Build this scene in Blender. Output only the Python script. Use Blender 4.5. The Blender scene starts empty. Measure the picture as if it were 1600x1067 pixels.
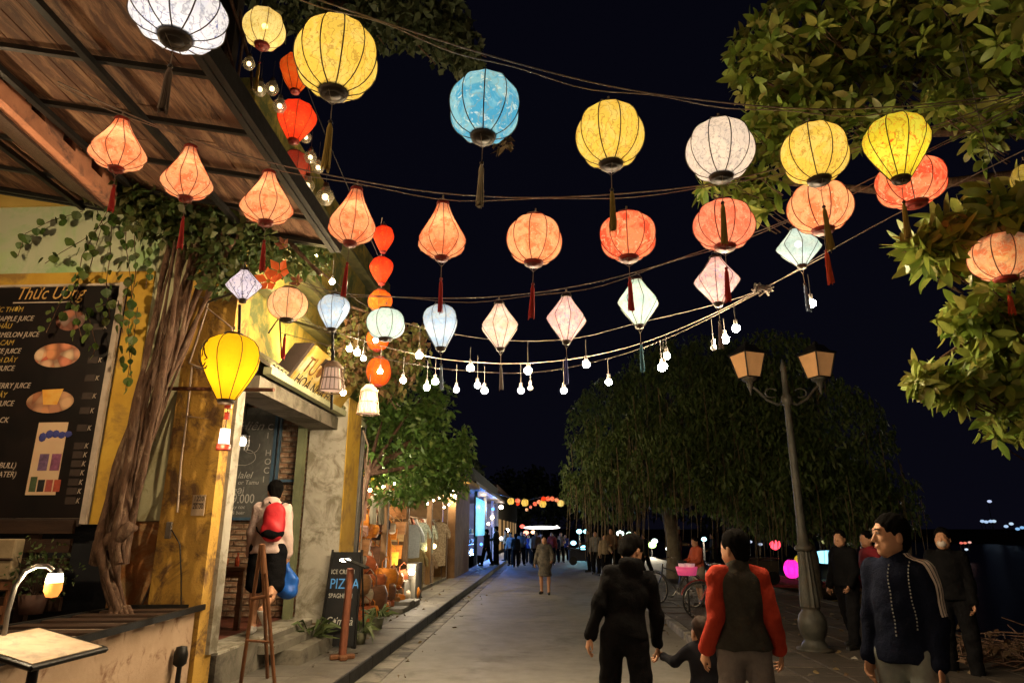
import bpy, bmesh, math, random
import numpy as np
from mathutils import Vector, Matrix
from mathutils.bvhtree import BVHTree
random.seed(7); np.random.seed(7)
S = bpy.context.scene
COL = S.collection
pi = math.pi; R = math.radians

# ---------------------------------------------------------------- camera, night sky, exposure
FPX = 1040.; TH = R(15.9); PS = R(2.91); EYE = Vector((0, 0, 1.65))
cd = bpy.data.cameras.new('camera'); cam = bpy.data.objects.new('camera', cd); COL.objects.link(cam)
cd.sensor_width = 36; cd.lens = FPX/1600*36; cd.clip_start = .05; cd.clip_end = 2000
cam.location = EYE; cam.rotation_euler = (pi/2+TH, 0, PS)
S.camera = cam
W = bpy.data.worlds.new('World'); S.world = W; W.use_nodes = True
wt = W.node_tree; bg = wt.nodes['Background']
sk = wt.nodes.new('ShaderNodeTexCoord'); sx = wt.nodes.new('ShaderNodeSeparateXYZ'); rp = wt.nodes.new('ShaderNodeValToRGB')
wt.links.new(sk.outputs['Generated'], sx.inputs[0]); wt.links.new(sx.outputs['Z'], rp.inputs[0])
rp.color_ramp.elements[0].position = 0.0; rp.color_ramp.elements[0].color = (.0026, .0025, .0056, 1)
rp.color_ramp.elements[1].position = .9; rp.color_ramp.elements[1].color = (.0014, .0015, .0038, 1)
wt.links.new(rp.outputs[0], bg.inputs[0]); bg.inputs[1].default_value = 1.0
S.view_settings.view_transform = 'Standard'; S.view_settings.look = 'None'
S.view_settings.exposure = 0; S.view_settings.gamma = 1
S.render.engine = 'CYCLES'
cy = S.cycles
cy.use_denoising = True; cy.use_light_tree = True; cy.max_bounces = 7; cy.diffuse_bounces = 3; cy.glossy_bounces = 2
cy.transmission_bounces = 5; cy.transparent_max_bounces = 24; cy.sample_clamp_indirect = 1.5; cy.sample_clamp_direct = 0
cy.caustics_reflective = False; cy.caustics_refractive = False; cy.blur_glossy = 1.0

Fv = Vector((-math.sin(PS)*math.cos(TH), math.cos(PS)*math.cos(TH), math.sin(TH)))
Rv = Vector((math.cos(PS), math.sin(PS), 0)); Uv = Rv.cross(Fv)
def at(px, py, X=None, Y=None, Z=None, D=None):
    """the world point that the photograph shows at px,py on the plane x=X, y=Y or z=Z, or at depth D"""
    d = Fv + Rv*((px-800)/FPX) + Uv*((533.5-py)/FPX)
    if D is not None: t = D
    elif Y is not None: t = Y/d.y
    elif X is not None: t = X/d.x
    else: t = (Z-EYE.z)/d.z
    return EYE + d*t

# ---------------------------------------------------------------- materials
MATS = {}
class NT:
    def __init__(s, name):
        s.m = bpy.data.materials.new(name); s.m.use_nodes = True; s.t = s.m.node_tree; s.t.nodes.clear()
        s.out = s.n('ShaderNodeOutputMaterial')
    def n(s, kind, **kw):
        o = s.t.nodes.new(kind)
        for k, v in kw.items():
            if k.startswith('i_'):
                key = k[2:].replace('_', ' ')
                o.inputs[key].default_value = v
            else: setattr(o, k, v)
        return o
    def l(s, a, b): s.t.links.new(a, b)
def rgba(c): return (c[0], c[1], c[2], 1)
def noise(nt, vec, scale, detail=5, rough=.6, dist=0):
    n = nt.n('ShaderNodeTexNoise'); n.inputs['Scale'].default_value = scale; n.inputs['Detail'].default_value = detail
    n.inputs['Roughness'].default_value = rough; n.inputs['Distortion'].default_value = dist
    if vec is not None: nt.l(vec, n.inputs['Vector'])
    return n.outputs['Fac']
def ramp(nt, fac, stops):
    r = nt.n('ShaderNodeValToRGB'); e = r.color_ramp.elements
    while len(e) < len(stops): e.new(.5)
    for i, (p, c) in enumerate(stops):
        e[i].position = p; e[i].color = rgba(c) if not isinstance(c, (int, float)) else (c, c, c, 1)
    nt.l(fac, r.inputs[0]); return r.outputs[0]
def mixc(nt, fac, a, b, mode='MIX'):
    m = nt.n('ShaderNodeMixRGB'); m.blend_type = mode
    for inp, v in ((m.inputs[0], fac), (m.inputs[1], a), (m.inputs[2], b)):
        if isinstance(v, (int, float)): inp.default_value = v
        elif isinstance(v, tuple): inp.default_value = rgba(v)
        else: nt.l(v, inp)
    return m.outputs[0]
def M(name, c1, c2=None, scale=4, rough=.75, bump=.15, bscale=30, stain=None, stain_scale=1.2, stain_amt=.5,
      metal=0, spec=.3, emit=None, stretch=None, rr=.15, island=0):
    if name in MATS: return MATS[name]
    nt = NT(name); b = nt.n('ShaderNodeBsdfPrincipled'); nt.l(b.outputs[0], nt.out.inputs[0])
    tc = nt.n('ShaderNodeTexCoord'); v = tc.outputs['Object']
    if stretch:
        mp = nt.n('ShaderNodeMapping'); mp.inputs['Scale'].default_value = stretch; nt.l(v, mp.inputs[0]); v = mp.outputs[0]
    c2 = c2 or tuple(x*.65 for x in c1)
    f = noise(nt, v, scale, 7, .62)
    c = ramp(nt, f, [(.33, c2), (.66, c1)])
    if island:
        g = nt.n('ShaderNodeNewGeometry')
        r_ = ramp(nt, g.outputs['Random Per Island'], [(0, 1-island), (1, 1.0)])
        c = mixc(nt, 1.0, c, r_, 'MULTIPLY')
        oi = nt.n('ShaderNodeObjectInfo')
        r2 = ramp(nt, oi.outputs['Random'], [(0, 1-island), (1, 1.0)])
        c = mixc(nt, 1.0, c, r2, 'MULTIPLY')
    if stain:
        f2 = noise(nt, v, stain_scale, 8, .7, .6)
        m2 = ramp(nt, f2, [(.62-stain_amt*.25, 0.), (.72-stain_amt*.2, 1.)])
        c = mixc(nt, m2, c, stain)
    nt.l(c, b.inputs['Base Color'])
    f3 = noise(nt, v, scale*2.3, 4)
    rr_ = nt.n('ShaderNodeMapRange'); rr_.inputs['To Min'].default_value = max(.05, rough-rr); rr_.inputs['To Max'].default_value = min(1, rough+rr)
    nt.l(f3, rr_.inputs[0]); nt.l(rr_.outputs[0], b.inputs['Roughness'])
    b.inputs['Metallic'].default_value = metal; b.inputs['Specular IOR Level'].default_value = spec
    if bump:
        bp = nt.n('ShaderNodeBump'); bp.inputs['Strength'].default_value = bump; bp.inputs['Distance'].default_value = .02
        nt.l(noise(nt, v, bscale, 6, .7), bp.inputs['Height']); nt.l(bp.outputs[0], b.inputs['Normal'])
    if emit:
        b.inputs['Emission Color'].default_value = rgba(emit[0]); b.inputs['Emission Strength'].default_value = emit[1]
    MATS[name] = nt.m; return nt.m
def emis(name, c, st):
    if name in MATS: return MATS[name]
    nt = NT(name); e = nt.n('ShaderNodeEmission'); e.inputs[0].default_value = rgba(c); e.inputs[1].default_value = st
    nt.l(e.outputs[0], nt.out.inputs[0]); MATS[name] = nt.m; return nt.m
def leafmat(name, cols, rough=.5, trans=.35):
    if name in MATS: return MATS[name]
    nt = NT(name); b = nt.n('ShaderNodeBsdfPrincipled'); t = nt.n('ShaderNodeBsdfTranslucent'); mx = nt.n('ShaderNodeMixShader')
    g = nt.n('ShaderNodeNewGeometry'); oi = nt.n('ShaderNodeObjectInfo')
    a = nt.n('ShaderNodeMath', operation='ADD'); nt.l(g.outputs['Random Per Island'], a.inputs[0]); nt.l(oi.outputs['Random'], a.inputs[1])
    fr = nt.n('ShaderNodeMath', operation='FRACT'); nt.l(a.outputs[0], fr.inputs[0])
    k = len(cols)-1
    c = ramp(nt, fr.outputs[0], [(i/k, cc) for i, cc in enumerate(cols)])
    tc = nt.n('ShaderNodeTexCoord'); nf = noise(nt, tc.outputs['Object'], 18, 3)
    c = mixc(nt, .5, c, ramp(nt, nf, [(.3, .45), (.7, 1.0)]), 'MULTIPLY')
    nt.l(c, b.inputs['Base Color']); nt.l(c, t.inputs[0]); b.inputs['Roughness'].default_value = rough; b.inputs['Specular IOR Level'].default_value = .35
    mx.inputs[0].default_value = trans; nt.l(b.outputs[0], mx.inputs[1]); nt.l(t.outputs[0], mx.inputs[2]); nt.l(mx.outputs[0], nt.out.inputs[0])
    MATS[name] = nt.m; return nt.m
def glass(name, c=(1, 1, 1), tr=.8, rough=.05):
    if name in MATS: return MATS[name]
    nt = NT(name); t = nt.n('ShaderNodeBsdfTransparent'); t.inputs[0].default_value = rgba(c)
    g = nt.n('ShaderNodeBsdfGlossy'); g.inputs['Roughness'].default_value = rough; d = nt.n('ShaderNodeBsdfDiffuse'); d.inputs[0].default_value = rgba(c)
    m1 = nt.n('ShaderNodeMixShader'); m1.inputs[0].default_value = .5; nt.l(g.outputs[0], m1.inputs[1]); nt.l(d.outputs[0], m1.inputs[2])
    m2 = nt.n('ShaderNodeMixShader'); m2.inputs[0].default_value = tr; nt.l(m1.outputs[0], m2.inputs[1]); nt.l(t.outputs[0], m2.inputs[2])
    nt.l(m2.outputs[0], nt.out.inputs[0]); MATS[name] = nt.m; return nt.m

# ---------------------------------------------------------------- mesh builder
def basis(d):
    d = Vector(d).normalized(); a = Vector((0, 0, 1)) if abs(d.z) < .95 else Vector((1, 0, 0))
    u = d.cross(a).normalized(); return u, d.cross(u).normalized() * -1, d
class MB:
    def __init__(s): s.v = []; s.f = []; s.sm = []
    def add(s, vs, fs, smooth=False):
        o = len(s.v); s.v += [tuple(v) for v in vs]; s.f += [tuple(i+o for i in f) for f in fs]; s.sm += [smooth]*len(fs)
        return s
    def box(s, c, sz, rz=0, rot=None, bev=0):
        m = rot if rot is not None else Matrix.Rotation(rz, 3, 'Z')
        c = Vector(c); x, y, z = [k/2 for k in sz]
        if bev:
            b = bev; vs = []
            for sxx in (-1, 1):
                for sy in (-1, 1):
                    for sz_ in (-1, 1):
                        vs += [(sxx*(x-b), sy*(y-b), sz_*z), (sxx*(x-b), sy*y, sz_*(z-b)), (sxx*x, sy*(y-b), sz_*(z-b))]
            bm = bmesh.new(); [bm.verts.new(v) for v in vs]; bmesh.ops.convex_hull(bm, input=bm.verts)
            bm.verts.index_update()
            vv = [c + m @ v.co for v in bm.verts]; ff = [[q.index for q in f.verts] for f in bm.faces]; bm.free()
            return s.add(vv, ff)
        vs = [c + m @ Vector((a*x, b*y, d*z)) for a in (-1, 1) for b in (-1, 1) for d in (-1, 1)]
        return s.add(vs, [(0, 1, 3, 2), (4, 6, 7, 5), (0, 4, 5, 1), (2, 3, 7, 6), (0, 2, 6, 4), (1, 5, 7, 3)])
    def bb(s, x0, x1, y0, y1, z0, z1, bev=0):
        return s.box(((x0+x1)/2, (y0+y1)/2, (z0+z1)/2), (x1-x0, y1-y0, z1-z0), bev=bev)
    def cyl(s, a, b, r0, r1=None, n=10, cap=True, smooth=True):
        a = Vector(a); b = Vector(b); r1 = r0 if r1 is None else r1; u, w, d = basis(b-a)
        vs = []
        for p, r in ((a, r0), (b, r1)):
            for i in range(n):
                t = 2*pi*i/n; vs.append(p + (u*math.cos(t) + w*math.sin(t))*r)
        s.add(vs, [(i, (i+1) % n, n+(i+1) % n, n+i) for i in range(n)], smooth)
        if cap: s.add([vs[i] for i in range(n)], [tuple(range(n-1, -1, -1))]); s.add([vs[n+i] for i in range(n)], [tuple(range(n))])
        return s
    def tube(s, pts, r, n=6, cap=True):
        pts = [Vector(p) for p in pts]; N = len(pts)
        rs = r if isinstance(r, (list, tuple)) else [r]*N
        u = None; rings = []
        for i, p in enumerate(pts):
            d = (pts[min(i+1, N-1)]-pts[max(i-1, 0)]).normalized()
            if d.length < .5: d = Vector((0, 0, 1))
            if u is None: u = basis(d)[0]
            u = (u - d*u.dot(d)); u = u.normalized() if u.length > 1e-4 else basis(d)[0]
            w = d.cross(u)
            rings.append([p + (u*math.cos(2*pi*k/n) + w*math.sin(2*pi*k/n))*rs[i] for k in range(n)])
        vs = [v for rg in rings for v in rg]; fs = []
        for i in range(N-1):
            for k in range(n): fs.append((i*n+k, i*n+(k+1) % n, (i+1)*n+(k+1) % n, (i+1)*n+k))
        s.add(vs, fs, True)
        if cap: s.add(rings[0], [tuple(range(n-1, -1, -1))]); s.add(rings[-1], [tuple(range(n))])
        return s
    def lathe(s, prof, n=20, c=(0, 0, 0), smooth=True, rot=None):
        c = Vector(c); m = rot or Matrix.Identity(3); vs = []; fs = []
        for (r, z) in prof:
            for k in range(n): vs.append(c + m @ Vector((r*math.cos(2*pi*k/n), r*math.sin(2*pi*k/n), z)))
        for i in range(len(prof)-1):
            for k in range(n): fs.append((i*n+k, i*n+(k+1) % n, (i+1)*n+(k+1) % n, (i+1)*n+k))
        return s.add(vs, fs, smooth)
    def ball(s, c, r, n=10, m=6, rot=None):
        r = (r, r, r) if isinstance(r, (int, float)) else r; c = Vector(c); q = rot or Matrix.Identity(3)
        vs = []; fs = []
        for i in range(m+1):
            t = pi*i/m
            for k in range(n):
                a = 2*pi*k/n; vs.append(c + q @ Vector((r[0]*math.sin(t)*math.cos(a), r[1]*math.sin(t)*math.sin(a), r[2]*math.cos(t))))
        for i in range(m):
            for k in range(n): fs.append((i*n+k, (i+1)*n+k, (i+1)*n+(k+1) % n, i*n+(k+1) % n))
        return s.add(vs, fs, True)
    def prism(s, poly, ext, smooth=False):
        e = Vector(ext); n = len(poly); vs = [Vector(p) for p in poly]; vs2 = [v+e for v in vs]
        return s.add(vs+vs2, [tuple(range(n-1, -1, -1)), tuple(range(n, 2*n))] + [(i, (i+1) % n, n+(i+1) % n, n+i) for i in range(n)], smooth)
    def mesh(s, name):
        me = bpy.data.meshes.new(name); me.from_pydata(s.v, [], s.f)
        if any(s.sm): me.polygons.foreach_set('use_smooth', s.sm)
        me.update(); return me
    def build(s, name, mat, parent=None, label=None, kind=None):
        return mk(name, s.mesh(name), mat, parent, label, kind)
def mk(name, me, mat, parent=None, label=None, kind=None):
    o = bpy.data.objects.new(name, me); COL.objects.link(o)
    if mat is not None and len(me.materials) == 0: me.materials.append(mat)
    if parent is not None: o.parent = parent
    if label: o['label'] = label
    if kind: o['kind'] = kind
    return o
def thing(name, label, cat, loc=(0, 0, 0), rz=0, group=None):
    o = bpy.data.objects.new(name, None); COL.objects.link(o); o.empty_display_size = .1
    o.location = loc; o.rotation_euler = (0, 0, rz); tag(o, label, cat, group); return o
def tag(o, label, cat, group=None):
    o['label'] = label; o['category'] = cat
    if group: o['group'] = group
    return o
def dup(root, loc=None, rz=None, label=None, scale=None):
    r = root.copy(); COL.objects.link(r)
    if loc is not None: r.location = loc
    if rz is not None: r.rotation_euler = (0, 0, rz)
    if scale is not None: r.scale = (scale,)*3 if isinstance(scale, (int, float)) else scale
    if label: r['label'] = label
    for ch in list(root.children):
        c = ch.copy(); COL.objects.link(c); c.parent = r
        for g in list(ch.children):
            d = g.copy(); COL.objects.link(d); d.parent = c
    return r
def struct(name, mb, mat, parent=None):
    return mb.build(name, mat, parent, kind=None if parent else 'structure')
def text(body, name, mat, parent, loc, size, rot, shear=0, ext=.001, align='LEFT', sx=1.0):
    cu = bpy.data.curves.new(name, 'FONT'); cu.body = body; cu.size = size; cu.shear = shear; cu.extrude = ext; cu.align_x = align
    cu.resolution_u = 3
    o = bpy.data.objects.new(name, cu); COL.objects.link(o); cu.materials.append(mat); o.parent = parent
    me = bpy.data.meshes.new_from_object(o); q = bpy.data.objects.new(name, me); COL.objects.link(q); q.parent = parent; bpy.data.objects.remove(o)
    if len(me.materials) == 0: me.materials.append(mat)
    q.location = loc; q.rotation_euler = rot; q.scale = (sx, 1, 1); return q
def sheet(x0, x1, y0, y1, z):
    return MB().add([(x0, y0, z), (x1, y0, z), (x1, y1, z), (x0, y1, z)], [(0, 1, 2, 3)])
def arr_mesh(name, V, F, smooth=False):
    V = np.asarray(V, dtype=np.float32).reshape(-1, 3); F = np.asarray(F, dtype=np.int32); k = F.shape[1]
    me = bpy.data.meshes.new(name); me.vertices.add(len(V)); me.vertices.foreach_set('co', V.ravel())
    me.loops.add(F.size); me.loops.foreach_set('vertex_index', F.ravel()); me.polygons.add(len(F))
    me.polygons.foreach_set('loop_start', np.arange(0, F.size, k, dtype=np.int32))
    try: me.polygons.foreach_set('loop_total', np.full(len(F), k, dtype=np.int32))
    except Exception: pass
    if smooth: me.polygons.foreach_set('use_smooth', np.ones(len(F), dtype=bool))
    me.update(calc_edges=True); return me
def foliage(name, centers, dirs, size, mat, parent=None, wid=.5, droop=.2, jitter=.3, kind=None, seed=1):
    """many leaves in one mesh: each leaf two bent quads along dirs"""
    rg = np.random.RandomState(seed); P = np.asarray(centers, float); D = np.asarray(dirs, float); n = len(P)
    D /= np.linalg.norm(D, axis=1, keepdims=True)+1e-9
    A = rg.normal(size=(n, 3)); Sd = np.cross(D, A); Sd /= np.linalg.norm(Sd, axis=1, keepdims=True)+1e-9
    Nn = np.cross(Sd, D); L = size*(1+jitter*(rg.rand(n, 1)*2-1)); w = L*wid/2
    mid = P + D*L*.55 + Nn*L*.06; tip = P + D*L - Nn*L*.1; tip[:, 2] -= droop*L[:, 0]
    V = np.stack([P, mid-Sd*w+Nn*L*.05, mid, mid+Sd*w+Nn*L*.05, tip], 1).reshape(-1, 3)
    b = np.arange(n)[:, None]*5
    F = np.concatenate([b+[0, 1, 2], b+[1, 4, 2], b+[0, 2, 3], b+[2, 4, 3]])
    return mk(name, arr_mesh(name, V, F), mat, parent, kind=kind)
# ---------------------------------------------------------------- implicit surfaces for bodies and clothes
def rotm(axis, a): return np.array(Matrix.Rotation(a, 3, axis))
class SDF:
    """smooth union of capsules and ellipsoids on a grid, skinned with surface nets"""
    def __init__(s, lo, hi, h):
        s.lo = np.array(lo, float); s.h = h; s.n = np.ceil((np.array(hi)-s.lo)/h).astype(int)+1
        s.d = np.full(tuple(s.n), .5, dtype=np.float32)
    def win(s, lo, hi):
        a = np.clip(np.floor((np.array(lo)-s.lo)/s.h).astype(int), 0, s.n); b = np.clip(np.ceil((np.array(hi)-s.lo)/s.h).astype(int)+1, 0, s.n)
        if np.any(b <= a): return None, None
        sl = tuple(slice(i, j) for i, j in zip(a, b))
        ax = [(s.lo[i]+s.h*np.arange(a[i], b[i])).astype(np.float32) for i in range(3)]
        return sl, np.stack(np.meshgrid(*ax, indexing='ij'), -1)
    def put(s, sl, q, k, op):
        d = s.d[sl]
        if op == 'sub':
            q = -q; hh = np.clip(.5-.5*(d-q)/k, 0, 1); s.d[sl] = d+(q-d)*hh + k*hh*(1-hh)
        elif op == 'and':
            s.d[sl] = np.maximum(d, q)
        else:
            hh = np.clip(.5+.5*(d-q)/k, 0, 1); s.d[sl] = d+(q-d)*hh - k*hh*(1-hh)
    def cap(s, a, b, ra, rb=None, k=.02, op='add', flat=None):
        a = np.array(a, float); b = np.array(b, float); rb = ra if rb is None else rb; m = max(ra, rb)+k+.02
        sl, P = s.win(np.minimum(a, b)-m, np.maximum(a, b)+m)
        if sl is None: return
        ab = b-a; t = np.clip(((P-a)@ab)/(ab@ab+1e-9), 0, 1); q = np.linalg.norm(P-a-t[..., None]*ab, axis=-1)-(ra+(rb-ra)*t)
        s.put(sl, q.astype(np.float32), k, op)
    def ell(s, c, r, rot=None, k=.03, op='add'):
        c = np.array(c, float); r = np.array(r, float); m = max(r)+k+.02
        sl, P = s.win(c-m, c+m)
        if sl is None: return
        P = P-c
        if rot is not None: P = P@rot
        k0 = np.linalg.norm(P/r, axis=-1); k1 = np.linalg.norm(P/(r*r), axis=-1)+1e-6
        s.put(sl, (k0*(k0-1)/k1).astype(np.float32), k, op)
    def plane(s, p, n):
        """keep what lies below the plane through p with outward normal n"""
        n = np.array(n, float); n /= np.linalg.norm(n)
        sl, P = s.win(s.lo, s.lo+s.n*s.h); s.d = np.maximum(s.d, ((P-np.array(p))@n).astype(np.float32))
    def folds(s, amp, f=22, seed=0):
        sl, P = s.win(s.lo, s.lo+s.n*s.h); x, y, z = P[..., 0], P[..., 1], P[..., 2]
        w = np.sin(f*z+6*x+3*np.sin(9*x+seed)+2.2*np.sin(7*y+seed)) + .8*(1-2*np.abs(np.sin(f*.9*z-14*x+10*y+seed*2+1.5*np.sin(11*x)))) + .7*(1-2*np.abs(np.sin(17*x+6*z+2*np.sin(9*z+seed)+5*y)))
        s.d = s.d + (amp*w).astype(np.float32)
    def mesh(s, name):
        d = s.d; n = d.shape; i = (d < 0)
        c = [(a, b, e) for a in (0, 1) for b in (0, 1) for e in (0, 1)]
        sub = lambda A, o: A[o[0]:n[0]-1+o[0], o[1]:n[1]-1+o[1], o[2]:n[2]-1+o[2]]
        cnt = sum(sub(i, o).astype(np.int8) for o in c); act = (cnt > 0) & (cnt < 8)
        I = np.argwhere(act); idx = np.full(act.shape, -1, np.int32); idx[act] = np.arange(len(I))
        pos = np.zeros((len(I), 3)); num = np.zeros(len(I)); ix = (I[:, 0], I[:, 1], I[:, 2])
        dv = {o: sub(d, o)[ix] for o in c}
        for o in c:
            for ax in range(3):
                if o[ax] == 0:
                    p = list(o); p[ax] = 1; p = tuple(p); a, b = dv[o], dv[p]; m = (a < 0) != (b < 0)
                    t = np.where(m, a/(a-b+1e-12), 0); q = np.array(o, float)[None].repeat(len(I), 0); q[:, ax] += t
                    pos[m] += q[m]; num[m] += 1
        V = s.lo + (I + pos/np.maximum(num, 1)[:, None])*s.h
        F = []
        for ax in range(3):
            b, e = [q for q in range(3) if q != ax]
            A = i.take(range(0, n[ax]-1), ax); B = i.take(range(1, n[ax]), ax); m = A != B
            sl = [slice(None)]*3; sl[b] = slice(1, n[b]-1); sl[e] = slice(1, n[e]-1); off = np.zeros(3, int); off[b] = 1; off[e] = 1
            J = np.argwhere(m[tuple(sl)])+off
            if len(J) == 0: continue
            fl = A[tuple(J.T)]
            def g(db, de):
                K = J.copy(); K[:, b] += db; K[:, e] += de; return idx[tuple(K.T)]
            q = np.stack([g(-1, -1), g(0, -1), g(0, 0), g(-1, 0)], 1)
            if ax == 1: fl = ~fl
            q[~fl] = q[~fl][:, ::-1]; F.append(q)
        return arr_mesh(name, V, np.concatenate(F), True)

def pose(h=1.68, lean=0, side=0, twist=0, head=(0, 0), legs=((0, 0), (0, 0)), arms=((0, .12, .2, 0), (0, .12, .2, 0)), spread=.09, hips=None):
    """joints of a standing figure that faces +y. legs: (swing, knee bend) left, right. arms: (swing, out, elbow bend, inward)"""
    k = h/1.68; J = {'k': k}
    def Rx(a): return Matrix.Rotation(a, 3, 'X')
    HZ = .88
    # legs (x<0 is the left side of the figure)
    low = 1e9; L = {}
    for sd, (sw, kn) in zip((-1, 1), legs):
        hip = Vector((sd*spread, 0, HZ)); d1 = Rx(sw) @ Vector((sd*.03, 0, -.42)); knee = hip+d1
        d2 = Rx(sw-kn) @ Vector((0, 0, -.40)); ank = knee+d2; L[sd] = [hip, knee, ank, kn, sw]; low = min(low, ank.z)
    dz = .075-low
    for sd in (-1, 1):
        hip, knee, ank, kn, sw = L[sd]
        for v in (hip, knee, ank): v.z += dz
        pitch = min(0, (sw-kn))*1.0 if ank.z > .1 else 0
        toe = ank + Matrix.Rotation(pitch*.8, 3, 'X') @ Vector((sd*.03, .16, -.045))
        heel = ank + Matrix.Rotation(pitch*.8, 3, 'X') @ Vector((0, -.05, -.035))
        J[('leg', sd)] = [v*k for v in (hip, knee, ank, toe, heel)]
    hc = Vector((0, 0, HZ+dz))
    TR = Matrix.Rotation(side, 3, 'Y') @ Matrix.Rotation(-lean, 3, 'X') @ Matrix.Rotation(twist, 3, 'Z')
    T = lambda p: (hc + TR @ (Vector(p)-Vector((0, 0, HZ))))*k
    J['T'] = T; J['TR'] = np.array(TR)
    for sd, (sw, out, el, inw) in zip((-1, 1), arms):
        sh = Vector((sd*.150, -.012, 1.335))
        d = Matrix.Rotation(sw, 3, 'X') @ (Matrix.Rotation(-sd*out, 3, 'Y') @ Vector((0, 0, -1)))
        e = sh+d*.275
        d2 = Matrix.Rotation(sd*inw, 3, 'Z') @ (Matrix.Rotation(sw+el, 3, 'X') @ (Matrix.Rotation(-sd*out*.6, 3, 'Y') @ Vector((0, 0, -1))))
        w = e+d2*.235
        J[('arm', sd)] = [T(sh), T(e), T(w), (TR @ d2).normalized()]
    J['head'] = T((0, .015, 1.53)); J['neck'] = T((0, -.01, 1.41)); J['HR'] = np.array(TR @ Matrix.Rotation(head[0], 3, 'Z') @ Matrix.Rotation(-head[1], 3, 'X'))
    return J
def A3(v): return np.array(v, float)
def bounds(J, top=1.75, m=.1):
    k = J['k']; pts = [np.array(p) for key in J if isinstance(key, tuple) for p in J[key][:3]] + [np.array(J['head'])]
    for sd in (-1, 1): pts.append(np.array(J[('arm', sd)][2]+J[('arm', sd)][3]*.2*k)); pts.append(np.array(J[('leg', sd)][3]))
    lo = np.min(pts, 0)-.16*k; hi = np.max(pts, 0)+.16*k; lo[2] = -.02; return lo, hi
def head_prims(s, J, hs=1.0, detail=True):
    k = J['k']*hs; H = A3(J['head']); Rm = J['HR']
    q = lambda x, y, z: H + Rm @ (np.array([x, y, z])*k)
    s.ell(q(0, -.012, .035), np.array([.073, .092, .088])*k, Rm, .02)
    s.ell(q(0, .028, -.03), np.array([.058, .062, .085])*k, Rm, .03)
    s.ell(q(0, .062, -.088), np.array([.026, .022, .02])*k, Rm, .025)
    for sd in (-1, 1):
        s.ell(q(sd*.05, .02, -.055), np.array([.016, .045, .03])*k, Rm, .03)
        s.ell(q(sd*.036, .062, -.012), np.array([.02, .018, .018])*k, Rm, .02)
        if detail:
            s.ell(q(sd*.074, -.012, -.012), np.array([.008, .019, .032])*k, Rm, .006)
            s.ell(q(sd*.03, .092, .018), np.array([.017, .012, .009])*k, Rm, .012, 'sub')
            s.ell(q(sd*.03, .077, .016), np.array([.0125, .0115, .0105])*k, Rm, .003)
    if detail:
        s.cap(q(-.03, .078, .038), q(.03, .078, .038), .010*k, k=.014)
        s.cap(q(0, .085, .02), q(0, .104, -.022), .0075*k, .0115*k, k=.012)
        for sd in (-1, 1): s.ell(q(sd*.011, .096, -.026), np.array([.008, .009, .007])*k, Rm, .006)
        s.ell(q(0, .088, -.052), np.array([.022, .009, .0055])*k, Rm, .005)
        s.ell(q(0, .085, -.065), np.array([.019, .010, .0065])*k, Rm, .005)
def hand_prims(s, w, d, n, side, k, fine=True, curl=.45):
    w = A3(w); d = A3(d)/np.linalg.norm(d); n = A3(n); n = n-d*(n@d); n /= np.linalg.norm(n); t = np.cross(d, n)*side
    Rm = np.stack([t, n, d], 1)
    s.ell(w+d*.045*k, np.array([.038, .015, .052])*k, Rm, .012)
    for i, (o, L) in enumerate(((-.028, .066), (-.0095, .078), (.0095, .074), (.027, .058))):
        b = w+d*.085*k+t*o*k; c = curl+.12*i
        d1 = d*math.cos(c)+n*math.sin(c); d2 = d*math.cos(c*2.1)+n*math.sin(c*2.1)
        m = b+d1*L*.52*k; e = m+d2*L*.48*k
        s.cap(b-d*.02*k, b, .0095*k, .0092*k, .003); s.cap(b, m, .0092*k, .0085*k, .002); s.cap(m, e, .0085*k, .0072*k, .002)
    tb = w+d*.025*k-t*.028*k; tm = tb+(d*.75-t*.5+n*.35)*.04*k; te = tm+(d*.95-t*.1+n*.35)*.032*k
    s.cap(tb, tm, .0125*k, .0105*k, .006); s.cap(tm, te, .0105*k, .0085*k, .003)
def body_mesh(J, h=.008, name='body', hs=1.0, detail=True, barelegs=True, fat=1.0, hands=True, curl=.45):
    lo, hi = bounds(J); s = SDF(lo, hi, h); k = J['k']; T = J['T']; TR = J['TR']
    s.ell(A3(T((0, -.005, .93))), np.array([.138, .098, .11])*k*fat, TR, .05)
    s.ell(A3(T((0, .005, 1.07))), np.array([.12, .088, .13])*k*fat, TR, .05)
    s.ell(A3(T((0, 0, 1.23))), np.array([.135, .098, .16])*k*fat, TR, .05)
    s.cap(T((-.11, -.012, 1.335)), T((.11, -.012, 1.335)), .05*k, k=.04)
    s.cap(T((0, -.015, 1.34)), J['head'], .058*k, .05*k, k=.035)
    for sd in (-1, 1):
        hip, kn, an, toe, heel = [A3(v) for v in J[('leg', sd)]]
        s.cap(hip, kn, .082*k*fat, .052*k, .03); s.cap(kn, an, .052*k, .036*k, .015)
        s.ell(kn*.7+an*.3+np.array([0, -.015*k, 0]), np.array([.05, .05, .1])*k, None, .03)
        s.cap(heel, an, .034*k, .036*k, .02); s.cap(an+np.array([0, .02*k, -.03*k]), toe, .033*k, .026*k, .02)
        sh, el, wr, d = J[('arm', sd)]
        s.cap(sh, el, .046*k, .036*k, .03); s.cap(el, wr, .038*k, .025*k, .012)
        inward = TR @ np.array([-sd*1., .25, 0])
        if hands: hand_prims(s, wr, A3(d), inward, sd, k, curl=curl)
    head_prims(s, J, hs, detail)
    return s.mesh(name)
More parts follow.
